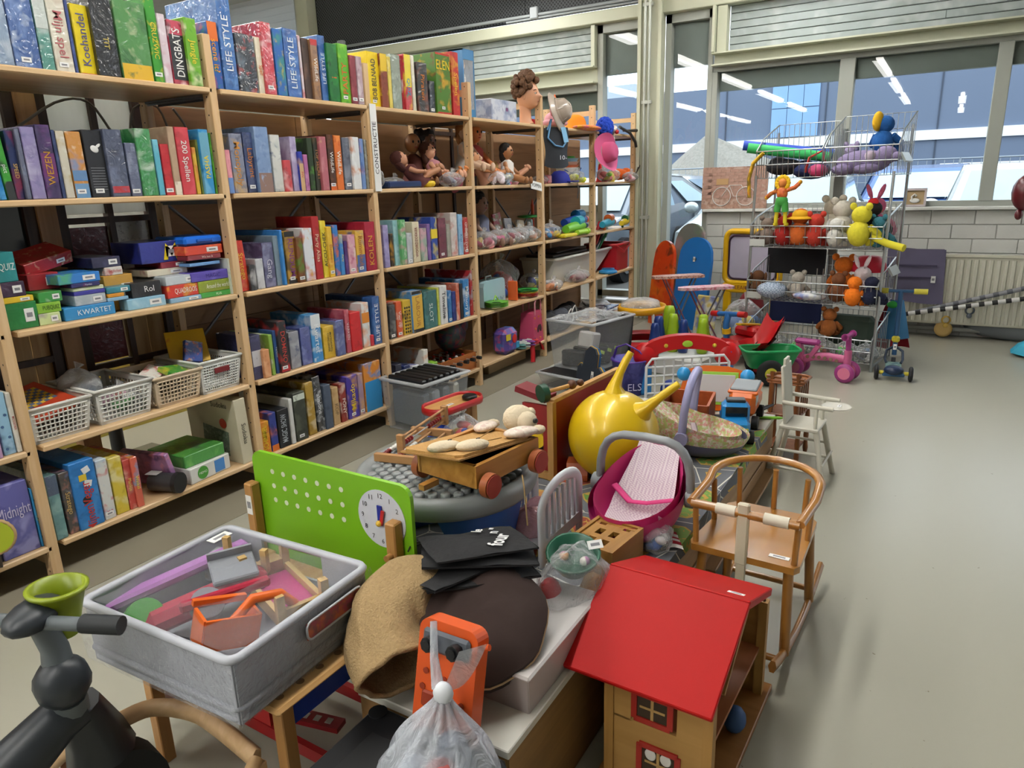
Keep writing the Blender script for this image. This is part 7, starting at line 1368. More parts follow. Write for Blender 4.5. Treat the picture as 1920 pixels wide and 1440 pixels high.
B().box((-.004, 0, .2), (.012, .1, .04), bev=.006).build('grey_plate', M('#5a5f68', .4), pn)
for y in (-.027, .027): B().cyl((-.008, y, .198), (-.026, y, .198), .014, n=8).cyl((-.024, y, .198), (-.03, y, .198), .009, n=8).build('black_bolt', M('#121316', .4), pn)
B().box((-.001, .01, .09), (.008, .07, .03), bev=.004).build('slot', M('#8e2e0e', .5), pn); B().box((-.001, .0, .02), (.008, .04, .03)).build('slot', M('#3a1408', .6), pn)
for y, z_ in ((.04, .14), (.0, .135), (.045, .11), (.045, .06), (.01, .045), (-.04, .1)): B().cyl((-.001, y, z_), (-.0025, y, z_), .006, n=10).build('round_hole', M('#8e2e0e', .5), pn)
B().cyl((.018, -.06, .205), (.018, -.075, .21), .006, n=8).build('side_peg', OR2, pn)
t = thing('carrier_bag', 'knotted white translucent carrier bag hanging on the tool bench', 'bag', (-.265, -1.775, .26)); CB = clear('#dfe5ee', .42, .2, .9, 22, .45)
def bagf(u, v):
    a = 2 * PI * u; r = (.012 + .1 * math.sin(PI / 2 * min(1, v * 1.15)) ** 1.3) * (1 + .14 * math.sin(9 * a + 3 * v) * (1 - .5 * v) + .07 * math.sin(4 * a + 1) + .04 * math.sin(17 * a))
    return (.0 + r * math.cos(a) * .9 - .03 * v, r * math.sin(a), .14 - .2 * v + .01 * math.sin(5 * a) * v)
b = B(); b.grid(bagf, 40, 16, cu=True); b.build('bag_skin', CB, t)
B().ell((0, 0, .145), (.016, .018, .02)).build('knot', M('#e4e8ee', .4), t)
B().tube([(0, .01, .15), (.02, .03, .19), (.05, .05, .235)], .008, n=6, rr=[.011, .007, .006]).grid(lambda u, v: (.03 * u + .04 * v * u, -.0 - .045 * u + .03 * (1 - v) * u, .15 + .06 * u - .03 * v * math.sin(PI * u)), 10, 6).build('handle', CB, t)
for i in range(5): B().ell((-.03 + .04 * math.cos(i * 1.3), .04 * math.sin(i * 1.3), .02 + .012 * (i % 2)), (.035, .03, .035), n=10).build('bag_content', M(('#5a6a86', '#3a3f4a', '#8a96a8', '#c86a6a', '#4a5666')[i], .6), t)
# ---------------------------------------------------------------- trike, cradle and tambourine at the picture edge
DG = M('#2b3036', .4, var=.05); MG = M('#5d6468', .4)
t = thing('push_trike', 'dark grey push trike with a lime cup holder', 'trike', (-.56, -1.17, 0))
B().ell((-.008, .018, .535), (.04, .058, .024), (0, 0, -1.05)).build('handle_hub', DG, t)
B().cyl((.03, -.085, .527), (-.07, .13, .53), .0125, n=10).build('handlebar', MG, t); B().cyl((.025, -.07, .5275), (.055, -.13, .525), .016, n=12).build('grip', M('#1c2024', .6), t)
B().tube([(-.005, .005, .52), (.005, -.0, .47), (.0, -.01, .43)], .022, n=12, rr=[.02, .022, .026]).build('steering_column', MG, t); B().ell((.0, -.012, .41), (.045, .045, .047)).build('ball_joint', DG, t)
B().cyl((.005, -.01, .375), (.01, .0, .34), .028, n=14).build('lower_column', MG, t)
B().tube([(.03, .0, .335), (-.01, .01, .33), (-.08, .02, .29), (-.2, .04, .22), (-.33, .06, .17)], .045, n=12, rr=[.03, .04, .048, .055, .06]).build('frame_body', DG, t)
w_ = B().cyl((.05, .0, .1), (.06, .055, .1), .1, n=24).build('front_wheel', M('#1d2024', .7), t); B().cyl((.046, -.004, .1), (.05, .0, .1), .05, n=18).build('hub', M('#3a4048', .3), w_)
B().tube([(.03, .02, .33), (.05, .03, .25), (.055, .03, .2)], .04, n=10, rr=[.035, .05, .06]).build('fork', DG, t)
for s in (-.14, .16): B().cyl((-.38, s, .09), (-.37, s + .04, .09), .09, n=20).build('rear_wheel', M('#1d2024', .7), t)
cu_ = B().lathe([(.026, -.055), (.033, -.016), (.042, .026), (.048, .031), (.049, .036), (.041, .038), (.033, .0), (.025, -.046), (.001, -.05)], (.035, .02, .53), (.05, -.05, 1), n=26).build('cup_holder', M('#8a9a1c', .35, var=.04), t)
t = thing('doll_cradle', 'pale bentwood doll cradle with a peach cloth panel', 'doll cradle', (-.4, -1.22, 0)); LW = wood('#dcb98e', '#cba678', 0, .5)
arc2 = smooth([(-.15, .26, .08), (-.14, .215, .14), (-.111, .15, .195), (-.05, .115, .212), (.008, .09, .212), (.035, .0, .218), (.03, -.09, .22), (.014, -.21, .218)]); B().tube(arc2, .014, n=6, flat=(.011, .019)).build('bent_hoop', LW, t)
B().cyl((.014, -.21, .216), (-.06, -.24, .19), .013, n=10).build('rail', LW, t); B().add([(-.13, .2, .15), (-.05, .118, .2), (-.03, .1, .05), (-.14, .2, .04)], [(0, 1, 2, 3), (3, 2, 1, 0)]).build('cloth_panel', M('#c98a66', .85), t)
B().box((.014, -.212, .105), (.024, .024, .21), bev=.002).build('leg', LW, t); B().box((-.15, .26, .04), (.024, .024, .08), bev=.002).build('leg', LW, t)
t = thing('red_ladder', 'red toy ladder with white windows under the workbench', 'toy', (-.17, -1.24, .08), 0, rot=(0, 0, R(-78)))
B().box((0, 0, 0), (.3, .035, .012)).build('strip', M('#9c2028', .4), t)
for i in range(9): B().box((-.12 + i * .03, 0, .0065), (.014, .016, .002)).build('white_window', M('#c8c4c0', .5), t)
t = thing('tambourine', 'lime round tambourine with braided rim at the picture edge', 'tambourine', (-.175, -.004, .1185), R(-28))
B().cyl((0, -.004, .1), (0, .004, .1), .052, n=30).build('skin', M('#b8c832', .5), t); B().tube([(.054 * math.cos(2 * PI * i / 44), .005 * (i % 2), .1 + .054 * math.sin(2 * PI * i / 44)) for i in range(44)], .006, n=6, closed=True).build('braided_rim', M('#c8a878', .8), t)
B().box((0, .0, .025), (.012, .01, .05)).build('handle', M('#3a3026', .6), t)
# ================================================================ tubs, skittles and toys behind the platform
t = tub('tall clear tub with black lidded things and film on top', (2.98, -.56, .1), R(-12), .44, .34, .3)
B().box((-.06, -.03, .17), (.12, .1, .1), (.1, .2, .2), bev=.01).build('white_player', M('#d8d6d2', .4), t)
for i in range(6): B().box((-.13 + .055 * i, .03 * (-1) ** i, .06), (.06, .16, .1), (0, .1 * i, .2), bev=.01).build('dark_case', M(('#26282b', '#3a4030', '#1d1e20')[i % 3], .5), t)
for i in range(4): B().box((-.12 + .075 * i, -.12, .1), (.04, .004, .02), (0, .4, 0)).build('lime_label', M('#a8c83a', .5), t)
B().grid(lambda u, v: ((u - .5) * .42, (v - .5) * .32, .31 + .012 * math.sin(9 * u + 7 * v) + .008 * math.sin(23 * v)), 16, 14).build('wrap_film', clear('#f4f6f8', .12, .05, .9, 18, .4), t)
B().box((.2, -.03, .16), (.006, .28, .27), (0, R(8), 0)).build('black_lid', M('#141517', .3, coat=.4), t)
t = tub('low clear tub with a black lid under the tall one', (2.88, -.55, 0), R(-12), .46, .36, .09); B().box((0, 0, .092), (.44, .34, .012), bev=.004).build('lid', M('#1a1b1d', .4), t)
t = thing('oven_mitt_board', 'dark blue and yellow hand shaped board leaning on the tub', 'toy', (2.6, -.72, 0), 0, rot=(0, R(8), R(-25)))
hand = [(-.1, 0), (.1, 0), (.11, .12), (.105, .17), (.085, .19), (.07, .17), (.06, .2), (.05, .27), (.015, .3), (-.03, .29), (-.05, .26), (-.05, .18), (-.075, .19), (-.1, .17), (-.11, .1)]
for n2, c, x in (('front_board', '#2c3442', -.02), ('yellow_board', '#c99a1e', .0), ('blue_board', '#2a5a8a', .016)):
    B().prism([(a * (1 if x < 0 else 1.04), b_ * (1 if x < 0 else 1.0)) for a, b_ in hand], .014, Matrix(((0, 0, 1, x), (1, 0, 0, .0 if x < 0 else .018), (0, 1, 0, 0), (0, 0, 0, 1)))).build(n2, M(c, .6), t)
sticker(t, (-.0215, -.03, .13), (-1, 0, 0), .02, .06)
t = thing('party_bucket', 'violet printed bucket with lilac handle behind the yellow ball', 'bucket', (2.78, -.9, 0))
B().lathe([(.001, .004), (.075, 0), (.105, .2), (.112, .205), (.112, .212), (.1, .212), (.072, .01)], n=30).build('pail', art('#4a4aa0', '#6a6ac0', '#34347c', 2, 0, 12, .6), t); B().tube([(.108 * math.cos(2 * PI * i / 30), .108 * math.sin(2 * PI * i / 30), .21) for i in range(30)], .006, n=6, closed=True).build('rim', M('#5a3a9a', .4), t)
B().tube([(0, .105, .2), (-.03, .07, .28), (-.06, .0, .31), (-.04, -.07, .27), (0, -.105, .2)], .006, n=6, flat=(.009, .004)).build('handle', M('#6a4ab0', .4), t); text(t, 'ELS', .06, (.6, -.8, 0), (0, 0, 1), (-.076, -.06, .06), M('#c8c4e8', .5))
for i, (x, y, z_, c, s) in enumerate(((3.45, -.8, .16, '#16347a', 1.05), (3.5, -.88, .16, '#97b81e', 1.1), (3.6, -.82, .19, '#9cbc22', 1.25), (3.38, -.8, .12, '#16347a', .9), (3.5, -.95, .14, '#16347a', .95), (3.6, -1.05, .15, '#9cbc22', 1.05), (3.52, -1.07, .12, '#97b81e', 1))):
    tag(B().lathe([(.03 * s, 0), (.042 * s, .04 * s), (.044 * s, .09 * s), (.036 * s, .14 * s), (.03 * s, .18 * s), (.03 * s, .2 * s), (.022 * s, .225 * s), (.001, .228 * s)], n=16).build('skittle', M(c, .35), None, (x - .07, y - .06, .121)), '%s plastic skittle, %s of the cluster in the white crate' % ('lime' if c != '#16347a' else 'navy blue', ORD[i]), 'skittle', 'skittles in the white crate')
t = thing('skittle_crate', 'white crate holding the blue and lime skittles', 'crate', (3.42, -.98, 0), R(-10)); B().box((0, 0, .06), (.34, .46, .12), bev=.01).build('crate_body', M('#d8dad8', .4), t)
t = thing('toy_goal', 'white plastic goal frame with rounded square net', 'goal', (2.63, -1.29, 0), R(37)); GW = M('#e4e6ea', .35)
gw, gh = .46, .29
B().tube([(0, -gw / 2, 0), (0, -gw / 2, gh - .04), (0, -gw / 2 + .03, gh), (0, gw / 2 - .03, gh), (0, gw / 2, gh - .04), (0, gw / 2, 0)], .008, n=8).build('frame', GW, t)
for i in range(1, 9): B().cyl((.01, -gw / 2 + gw * i / 9, 0), (.01, -gw / 2 + gw * i / 9, gh), .006, n=6).build('net_bar', GW, t)
for i in range(1, 6): B().cyl((.01, -gw / 2, gh * i / 6), (.01, gw / 2, gh * i / 6), .006, n=6).build('net_bar', GW, t)
t = thing('activity_arch', 'red and blue plastic activity arch behind the white goal', 'toy', (2.89, -1.2, 0), R(25))
ra = [(.27 * math.cos(a), .22 + .14 * math.sin(a) ** .8) for a in [PI * i / 16 for i in range(17)]]; ri = [(.19 * math.cos(a), .22 + .06 * math.sin(a)) for a in [PI * (16 - i) / 16 for i in range(17)]]
B().prism(ra + ri, .06, Matrix(((0, 0, 1, -.03), (1, 0, 0, 0), (0, 1, 0, 0), (0, 0, 0, 1)))).ell((-.0, .23, .24), (.045, .075, .075)).ell((0, -.23, .24), (.045, .075, .075)).build('arch', M('#c8141a', .35), t)
for s in (-1, 1): B().box((0, s * .23, .1), (.05, .07, .2), bev=.015).build('leg', M('#1f7fc8', .35), t)
for i, (y, z_, c) in enumerate(((.0, .31, '#a8d03a'), (.12, .3, '#e8c83a'), (-.15, .3, '#e8c83a'), (-.24, .26, '#3a6ac0'))): B().ell((-.035, y, z_), (.006, .03 if i == 0 else .012, .02 if i == 0 else .012)).build('button', M(c, .4), t)
for i, (x, y, r, c) in enumerate(((2.85, -1.14, .06, '#1f3a8a'), (2.84, -1.3, .055, '#b03a5a'), (3.04, -1.42, .07, '#e6e6e2'))): tag(B().ell((0, 0, r), r, n=18).build('toy_ball', M(c, .35), None, (x - .1, y - .02, 0)), '%s toy ball on the floor behind the goal net' % ('dark blue', 'pinkish red', 'white')[i], 'ball')
# ---------------------------------------------------------------- walker, boards, ironing boards
t = thing('baby_walker', 'yellow ringed baby walker with red base', 'walker', (3.82, -.58, 0), 0)
B().lathe([(.15, .3), (.17, .3), (.175, .33), (.165, .35), (.15, .34), (.145, .31)], n=30, sx=1, sy=1.1).build('ring', M('#e8a814', .35), t); B().lathe([(.2, .04), (.23, .05), (.24, .09), (.2, .12), (.16, .1)], n=26, sx=1, sy=1.15).build('base', M('#b81c24', .35), t)
for a in range(4): x, y = .16 * math.cos(a * 1.57 + .8), .17 * math.sin(a * 1.57 + .8); B().cyl((x, y, .31), (x * 1.25, y * 1.25, .09), .012, n=8).build('strut', M('#c9ccd0', .4), t)
film('clear_cover', t, (0, 0, .35), (.14, .14, .05), 103, .2)
t = thing('bodyboard', 'blue foam bodyboard leaning by the window', 'bodyboard', (4.82, -.6, 0), 0, rot=(0, R(7), R(-20)))
def board(n, lab, loc, w, h, c, rot, pat=None):
    t = thing(n, lab, 'board', loc, 0, rot=rot); pl_ = [(-w * .42, 0), (w * .42, 0), (w / 2, h * .3), (w * .49, h * .75)] + [(w * .47 * math.cos(a), h * .8 + h * .2 * math.sin(a)) for a in [PI * i / 12 for i in range(13)]] + [(-w * .49, h * .75), (-w / 2, h * .3)]
    B().prism(pl_, .03, Matrix(((0, 0, 1, 0), (1, 0, 0, 0), (0, 1, 0, 0), (0, 0, 0, 1)))).build('deck', pat or M(c, .4), t); return t
bpy.data.objects.remove(t)
t = board('bodyboard', 'plain blue foam bodyboard leaning by the window', (4.75, -.62, 0), .34, .76, '#1f74c4', (0, R(8), R(-22))); B().cyl((-.001, 0, .58), (-.004, 0, .58), .018, n=14).build('leash_plug', M('#16181c', .4), t); sticker(t, (-.006, -.0, .58), (-1, 0, 0), .02, .04)
board('bodyboard', 'printed green and pink bodyboard behind the blue one', (4.92, -.53, 0), .33, .86, '', (0, R(6), R(-22)), art('#6fa06a', '#7a6a78', '#a88a8c', 4, .3, 3.2, .9))
board('sledge_board', 'orange printed plastic sledge beside the blue bodyboard', (4.86, -.32, 0), .26, .72, '', (0, R(7), R(-30)), art('#e2470c', '#f07a1c', '#2a1408', 3, .5, 7, .35))
t = thing('floral_bodyboard', 'white blue and yellow flower print board below', 'board', (4.55, -.82, 0), 0, rot=(0, R(10), R(-22))); B().box((0, 0, .16), (.03, .2, .32), bev=.01).build('deck', art('#e6e6da', '#2a4ab0', '#e0c83a', 5, 0, 10, .9), t)
def ironing(lab, x, y, h, c, rz):
    t = thing('toy_ironing_board', lab, 'ironing board', (x, y, 0), rz)
    B().prism([(-.2, -.035), (-.12, -.06), (.16, -.065), (.18, -.05), (.18, .05), (.16, .065), (-.12, .06), (-.2, .035), (-.215, 0)], .02, Matrix.Translation((0, 0, h))).build('board_cover', c, t)
    for s in (-1, 1): B().cyl((-.12, s * .04, h), (.12, s * .07, 0), .006, n=6).build('leg', M('#8a5a6a', .4, .4), t); B().cyl((.12, s * .03, h), (-.1, s * .06, 0), .006, n=6).build('leg', M('#6a6a70', .4, .4), t)
ironing('toy ironing board with brown print cover, upper one', 4.22, -.72, .5, art('#c89a8a', '#8a4a44', '#e0c8b8', 4, 0, 40, .8), R(-52))
ironing('toy ironing board with pink flower cover, lower one', 3.98, -1.0, .46, art('#e0b8c0', '#c84a6a', '#f0e4e6', 5, 0, 30, .8), R(-52))
t = thing('toy_easel', 'yellow framed toy television easel against the white wall', 'easel', (4.98, -1.08, 0), R(-10))
B().tube([(0, y, z_) for y, z_ in [(a, b_ + .58) for a, b_ in rrect(.46, .42, .06)]], .024, n=8, closed=True).build('yellow_frame', M('#e8b414', .35), t); B().box((.005, 0, .58), (.012, .42, .38), bev=.005).build('screen', M('#b8b2c4', .4), t); B().tube([(-.004, y, z_) for y, z_ in [(a, b_ + .58) for a, b_ in rrect(.4, .35, .05)]], .008, n=6, closed=True).build('dark_trim', M('#3a1c34', .4), t)
B().box((.0, 0, .33), (.05, .48, .08), bev=.012).build('ledge', M('#e8b414', .35), t); text(t, 'LEARN', .045, (0, -1, 0), (0, 0, 1), (-.027, .06, .335), M('#8a3a2a', .5))
for s in (-1, 1): B().box((.0, s * .2, .15), (.05, .06, .3), bev=.01).build('leg', M('#e8b414', .35), t)
tag(B().ell((0, 0, .24), (.1, .1, .12)).ell((-.04, -.03, .36), (.07, .06, .06)).ell((0, .02, .1), (.1, .12, .1)).build('toy_heap_bag', M('#7a1c22', .8, bump=.6), None, (4.7, -1.15, 0)), 'dark red cloth bag heaped before the yellow easel', 'bag')
bag('big clear bag of mixed small toys beside the wire rack', (4.35, -1.18, 0), (.16, .14, .17), ['#6a9a7a', '#c8c8d0', '#d0604a', '#5a7ab0', '#d8c060'], 111, n=14)
t = thing('ride_on_toy', 'red ride on toy with blue steering bar', 'ride on toy', (3.82, -1.3, 0), R(-30)); RP = M('#b8141a', .35)
B().box((0, .0, .12), (.3, .2, .1), bev=.03).box((.08, 0, .2), (.14, .2, .07), bev=.02).build('body', RP, t); B().tube([(-.1, .05, .17), (-.11, .05, .27), (-.09, .05, .33)], .022, n=10).build('steering_post', M('#2a6ab0', .35), t); B().cyl((-.09, -.04, .34), (-.09, .14, .32), .017, n=10).build('handlebar', M('#2a6ab0', .35), t)
for y0, y1 in ((-.1, -.04), (.14, .2)): B().cyl((-.09, y0, .345 if y0 < 0 else .32), (-.09, y1, .34 if y0 < 0 else .315), .02, n=10).build('grip', M('#c01c1c', .5), t)
B().cyl((-.1, .05, .2), (-.105, .05, .235), .03, n=12).build('yellow_collar', M('#e8b81c', .4), t); B().box((.05, 0, .25), (.26, .04, .014), (0, .15, .2), bev=.004).build('yellow_bar', M('#e8b81c', .4), t)
t = thing('bicycle_seat', 'red child bicycle seat with black straps', 'seat', (3.5, -1.5, .16), R(-40))
B().grid(lambda u, v: ((v - .5) * .16, (u - .5) * .16, .02 + .13 * max(0, v - .35) ** 1.3 * 2.1 + .05 * abs(2 * u - 1) ** 2), 12, 14).grid(lambda u, v: ((v - .5) * .17, (.5 - u) * .17, .005 + .13 * max(0, v - .35) ** 1.3 * 2.1 + .05 * abs(2 * u - 1) ** 2), 12, 14).build('shell', RP, t)
for s in (-1, 1): B().box((.0, s * .05, .05), (.12, .015, .01), (0, -.6, 0)).build('strap', M('#141416', .7), t)
B().box((0, 0, -.07), (.1, .1, .16), bev=.02).build('mount', M('#a01418', .4), t)
t = thing('toy_trailer', 'green two wheeled toy trailer with yellow hubs', 'trailer', (3.4, -1.56, 0), R(-62))
def trf(u, v): a = 2 * PI * u; q = abs(math.cos(a)) ** .4 * math.copysign(1, math.cos(a)), abs(math.sin(a)) ** .4 * math.copysign(1, math.sin(a)); k = .72 + .28 * v; return (.17 * q[0] * k, .1 * q[1] * k, .09 + .11 * v)
B().grid(trf, 32, 5, cu=True).grid(lambda u, v: tuple(c * .95 if i < 2 else c for i, c in enumerate(trf(1 - u, v))), 32, 5, cu=True).add([trf(i / 32, 0) for i in range(32)], [list(range(32))]).build('tub', M('#1c8a4e', .4), t); B().tube([trf(i / 32, 1) for i in range(32)], .009, n=6, closed=True).build('rim', M('#1f9656', .4), t)
for s in (-1, 1):
    w_ = B().lathe([(.02, -.02), (.06, -.022), (.077, -.012), (.08, 0), (.077, .012), (.06, .022), (.02, .02)], (-.03, s * .135, .08), (0, 1, 0), n=26).build('wheel', M('#17181a', .8), t); B().cyl((-.03, s * .135 - .024, .08), (-.03, s * .135 + .024, .08), .036, n=18).build('yellow_hub', M('#c8c43a', .4), w_); B().cyl((-.03, s * .135 - .026, .08), (-.03, s * .135 + .026, .08), .011, n=10).build('axle_cap', M('#2a1a12', .5), w_)
# ---------------------------------------------------------------- pink balance bike and blue scooter
t = thing('balance_bike', 'small pink and violet balance bike on the floor', 'bike', (3.6, -1.84, 0), R(-102)); PK = M('#c8648f', .35); VI = M('#a03a80', .35)
# local x runs towards the front wheels
B().tube([(-.14, 0, .09), (-.06, 0, .125), (.03, 0, .135), (.13, 0, .13)], .02, n=8, flat=(.012, .026)).build('beam', PK, t)
for i in range(6): B().cyl((-.09 + i * .035, -.014, .122 + .004 * i - .0009 * i * i), (-.09 + i * .035, .014, .122 + .004 * i - .0009 * i * i), .011, n=12).build('round_hole', M('#8a6a5a', .6), t)
B().box((-.1, 0, .215), (.15, .055, .035), bev=.012).build('saddle', VI, t); B().box((-.14, 0, .15), (.03, .04, .11), (0, -.2, 0)).box((-.05, 0, .165), (.025, .04, .08), (0, .5, 0)).build('saddle_post', PK, t)
B().cyl((.145, 0, .09), (.145, 0, .19), .022, n=12).build('head_tube', PK, t); B().cyl((.145, 0, .19), (.14, 0, .27), .016, n=12).build('stem', VI, t); B().cyl((.14, -.07, .28), (.14, .07, .28), .014, n=10).build('handlebar', VI, t)
for y in (-.07, .07): B().cyl((.14, y - .004 * (y > 0), .28), (.14, y + .004, .28), .022, n=12).build('grip_end', VI, t)
for x, ys_ in ((.15, (-.05, .05)), (-.15, (-.05, .05))):
    for y in ys_: w_ = B().lathe([(.001, -.014), (.05, -.014), (.058, -.006), (.058, .006), (.05, .014), (.001, .014)], (x, y, .058), (0, 1, 0), n=24).build('wheel', VI, t); B().cyl((x, y - .016, .058), (x, y + .016, .058), .036, n=20).build('pink_hub', M('#e07a9c', .4), w_)
    B().cyl((x, -.05, .058), (x, .05, .058), .01, n=8).build('axle', PK, t)
t = thing('kick_scooter', 'blue three wheeled kick scooter with yellow grips', 'scooter', (3.82, -2.22, 0), R(4)); SB = M('#27527c', .35)
B().cyl((.14, 0, .1), (.17, 0, .5), .014, n=10).build('stem', SB, t); B().cyl((.17, -.12, .5), (.17, .12, .5), .01, n=10).build('handlebar', SB, t)
for s in (-1, 1): B().cyl((.17, s * .07, .5), (.17, s * .145, .5), .017, n=12).build('yellow_grip', M('#d8cc4a', .5), t)
B().box((.15, 0, .2), (.05, .045, .05), bev=.015).build('yellow_clamp', M('#d8c83a', .4), t)
for s in (-1, 1): B().tube([(.145, s * .01, .15), (.12, s * .045, .13), (.1, s * .05, .08), (.08, s * .04, .06)], .008, n=6).build('loop_bar', M('#22344c', .4), t)
B().box((.0, 0, .05), (.26, .09, .018), bev=.006).build('deck', art('#9ab8b0', '#27527c', '#4a8a5a', 3, 0, 18, .7), t); B().ell((-.11, 0, .06), (.05, .055, .03)).build('foot_brake', M('#1f3050', .4), t); B().box((-.12, 0, .035), (.03, .12, .02), bev=.004).build('axle_bar', SB, t)
for s in (-1, 1): B().cyl((-.12, s * .055, .045), (-.12, s * .08, .045), .012, n=8).build('yellow_spacer', M('#d8c83a', .4), t); B().lathe([(.001, -.012), (.035, -.012), (.045, -.006), (.045, .006), (.035, .012), (.001, .012)], (-.12, s * .092, .045), (0, 1, 0), n=20).build('wheel', M('#1c1e22', .6), t)
B().cyl((.15, -.012, .04), (.15, .012, .04), .04, n=18).build('wheel', M('#1c1e22', .6), t); sticker(t, (.12, -.0, .155), (-1, 0, .2), .02, .035)
# ================================================================ wire basket rack
rk = thing('wire_rack', 'tall metal wire basket rack full of soft toys', 'rack', (3.906, -1.684, 0), R(-8.3)); WM = M('#b9bec0', .3, .85, var=.03)
rw, rdp = .83, .46
for s in (-1, 1):
    for x, h_ in ((.0, 1.22), (.44, 1.5)): B().cyl((x, s * rw / 2, 0), (x + (.06 if x == 0 else 0), s * rw / 2, h_), .009, n=8).build('upright', WM, rk)
    B().cyl((0, s * rw / 2, .03), (.44, s * rw / 2, .03), .008, n=6).build('side_rail', WM, rk)
B().box((.46, .0, .75), (.02, .06, 1.5), bev=.003).build('centre_column', M('#8f9490', .5), rk)
def wires(x0, x1, y0, y1, z0, z1, fh, name='wire_basket', back=None):
    b = B(); n = int(abs(y1 - y0) / .032); r = .0022; zb = back or z1
    for i in range(n + 1):
        y = y0 + (y1 - y0) * i / n; b.tube([(x0 - .02, y, z0 + fh), (x0, y, z0), (x1, y, z0), (x1, y, zb)], r, n=4)
    for i in range(9): x = x0 + (x1 - x0) * i / 8; b.cyl((x, y0, z0), (x, y1, z0), r, n=4)
    for z_ in (fh * .5, fh): b.cyl((x0 - .02 * z_ / fh, y0, z0 + z_), (x0 - .02 * z_ / fh, y1, z0 + z_), .0045, n=6)
    for i in range(4): b.cyl((x1, y0, z0 + (zb - z0) * (i + 1) / 4), (x1, y1, z0 + (zb - z0) * (i + 1) / 4), r, n=4)
    for y in (y0, y1):
        for i in range(10): x = x0 + (x1 - x0) * i / 9; b.cyl((x, y, z0), (x, y, z0 + fh + (zb - z0 - fh) * (i / 9) ** .6), r, n=4)
        b.tube([(x0 - .02, y, z0 + fh), (x0 + (x1 - x0) * .25, y, z0 + fh + (zb - z0 - fh) * .45), (x1, y, zb)], .005, n=6)
    return b.build(name, WM, rk)
for z0, fh, zb in ((.05, .15, .32), (.41, .13, .68), (.76, .14, 1.02)):
    wires(.0, .42, -rw / 2 + .01, rw / 2 - .01, z0, z0 + .3, fh, back=zb)
    for s in (-.02, .02): B().cyl((.21, s * 0 + s, z0), (.21, s, z0 + .2), .003, n=4).build('divider_wire', WM, rk)
    B().box((-.012, rw / 2 - .06, z0 + .03), (.004, .1, .045)).build('price_plate', M('#c9ccc8', .4), rk)
wires(.06, .44, .0, rw / 2, 1.2, 1.4, .17, back=1.55); wires(.04, .42, -rw / 2 - .02, -.02, 1.2, 1.4, .17, back=1.57)
for z_ in (1.3, .62): B().box((.2, -rw / 2 - .03, z_), (.2, .012, .06), (R(-30), 0, 0)).build('price_channel', M('#aeb4b4', .3, .6), rk)
RM = Matrix.Translation((3.906, -1.684, 0)) @ Matrix.Rotation(R(-8.3), 4, 'Z')
def rp(x, y, z_): return tuple(RM @ V((x, y, z_)))
def plush(lab, p, s, c, c2, rz=0, ears='round', lie=None, snout=True, name='soft_toy'):
    t = thing(name, lab, 'soft toy', rp(*p), 0, 'soft toys in the wire rack', rot=(lie[0], lie[1], R(rz) - R(98)) if lie else (0, 0, R(rz) - R(98)))
    m = M(c, .95, bump=.8, bs=120, var=.15, vs=50); b = B().ell((0, 0, .06 * s), (.05 * s, .05 * s, .06 * s)).ell((0, .01 * s, .145 * s), (.045 * s, .042 * s, .042 * s))
    for q in (-1, 1):
        b.tube([(q * .04 * s, .01 * s, .09 * s), (q * .065 * s, .04 * s, .06 * s)], .018 * s, n=7).ell((q * .066 * s, .045 * s, .055 * s), .02 * s, n=8)
        b.tube([(q * .03 * s, .02 * s, .025 * s), (q * .05 * s, .08 * s, .022 * s)], .022 * s, n=7).ell((q * .052 * s, .09 * s, .026 * s), (.022 * s, .022 * s, .03 * s), n=8)
        if ears == 'round': b.ell((q * .038 * s, 0, .185 * s), (.018 * s, .01 * s, .018 * s), n=8)
        elif ears == 'long': b.ell((q * .03 * s, -.01 * s, .215 * s), (.013 * s, .008 * s, .04 * s), (0, q * .4, 0), n=8)
        elif ears == 'flop': b.ell((q * .05 * s, 0, .14 * s), (.012 * s, .02 * s, .035 * s), n=8)
    b.build('body', m, t); m2 = M(c2, .9, bump=.5, bs=120)
    if snout: B().ell((0, .05 * s, .135 * s), (.024 * s, .02 * s, .018 * s)).ell((0, .045 * s, .06 * s), (.034 * s, .014 * s, .04 * s)).build('muzzle', m2, t)
    B().ell((0, .071 * s, .14 * s), (.007 * s, .005 * s, .005 * s), n=8).build('nose', M('#1a1412', .3), t)
    for q in (-1, 1): B().ell((q * .017 * s, .05 * s, .16 * s), .006 * s, n=8).build('eye', M('#141012', .2), t)
    return t
# top baskets
for i, (c, dy, dz, lab) in enumerate((('#3ac06a', .0, .0, 'green foam pool noodle lying across the top basket'), ('#2a50c8', .05, .02, 'blue foam pool noodle behind the green one'))):
    a_, e_ = V(rp(.1 + dy, .5 + dy, 1.4 + dz)), V(rp(.3 + dy, .02, 1.32 + dz)); o = tag(B().cyl((0, 0, 0), e_ - a_, .032, n=16).build('pool_noodle', M(c, .6), None, a_), lab, 'pool noodle')
for i, (y, z_, c, lab) in enumerate(((.3, 1.27, '#26262c', 'dark folded pushchair frame in the upper basket'), (.12, 1.24, '#1f2a5a', 'navy cloth bag in the upper basket'))):
    tag(B().ell((0, 0, 0), (.1, .12, .055)).ell((.05, .05, .03), (.06, .06, .04)).build('basket_bag', M(c, .8, bump=.5), None, rp(.25, y, z_)), lab, 'bag')
tag(B().tube([V(rp(.12, .12, 1.23)), V(rp(.12, .1, 1.32)), V(rp(.12, .02, 1.36)), V(rp(.12, .0, 1.28))], .008, n=6).build('metal_tube', M('#b03a30', .3, .3), None), 'bent red metal tube in the upper basket', 'tube')
tag(B().ell((0, 0, 0), (.05, .06, .04)).build('pink_toy', M('#d0457a', .5), None, rp(.15, .05, 1.24)), 'pink plastic toy in the upper basket', 'toy')
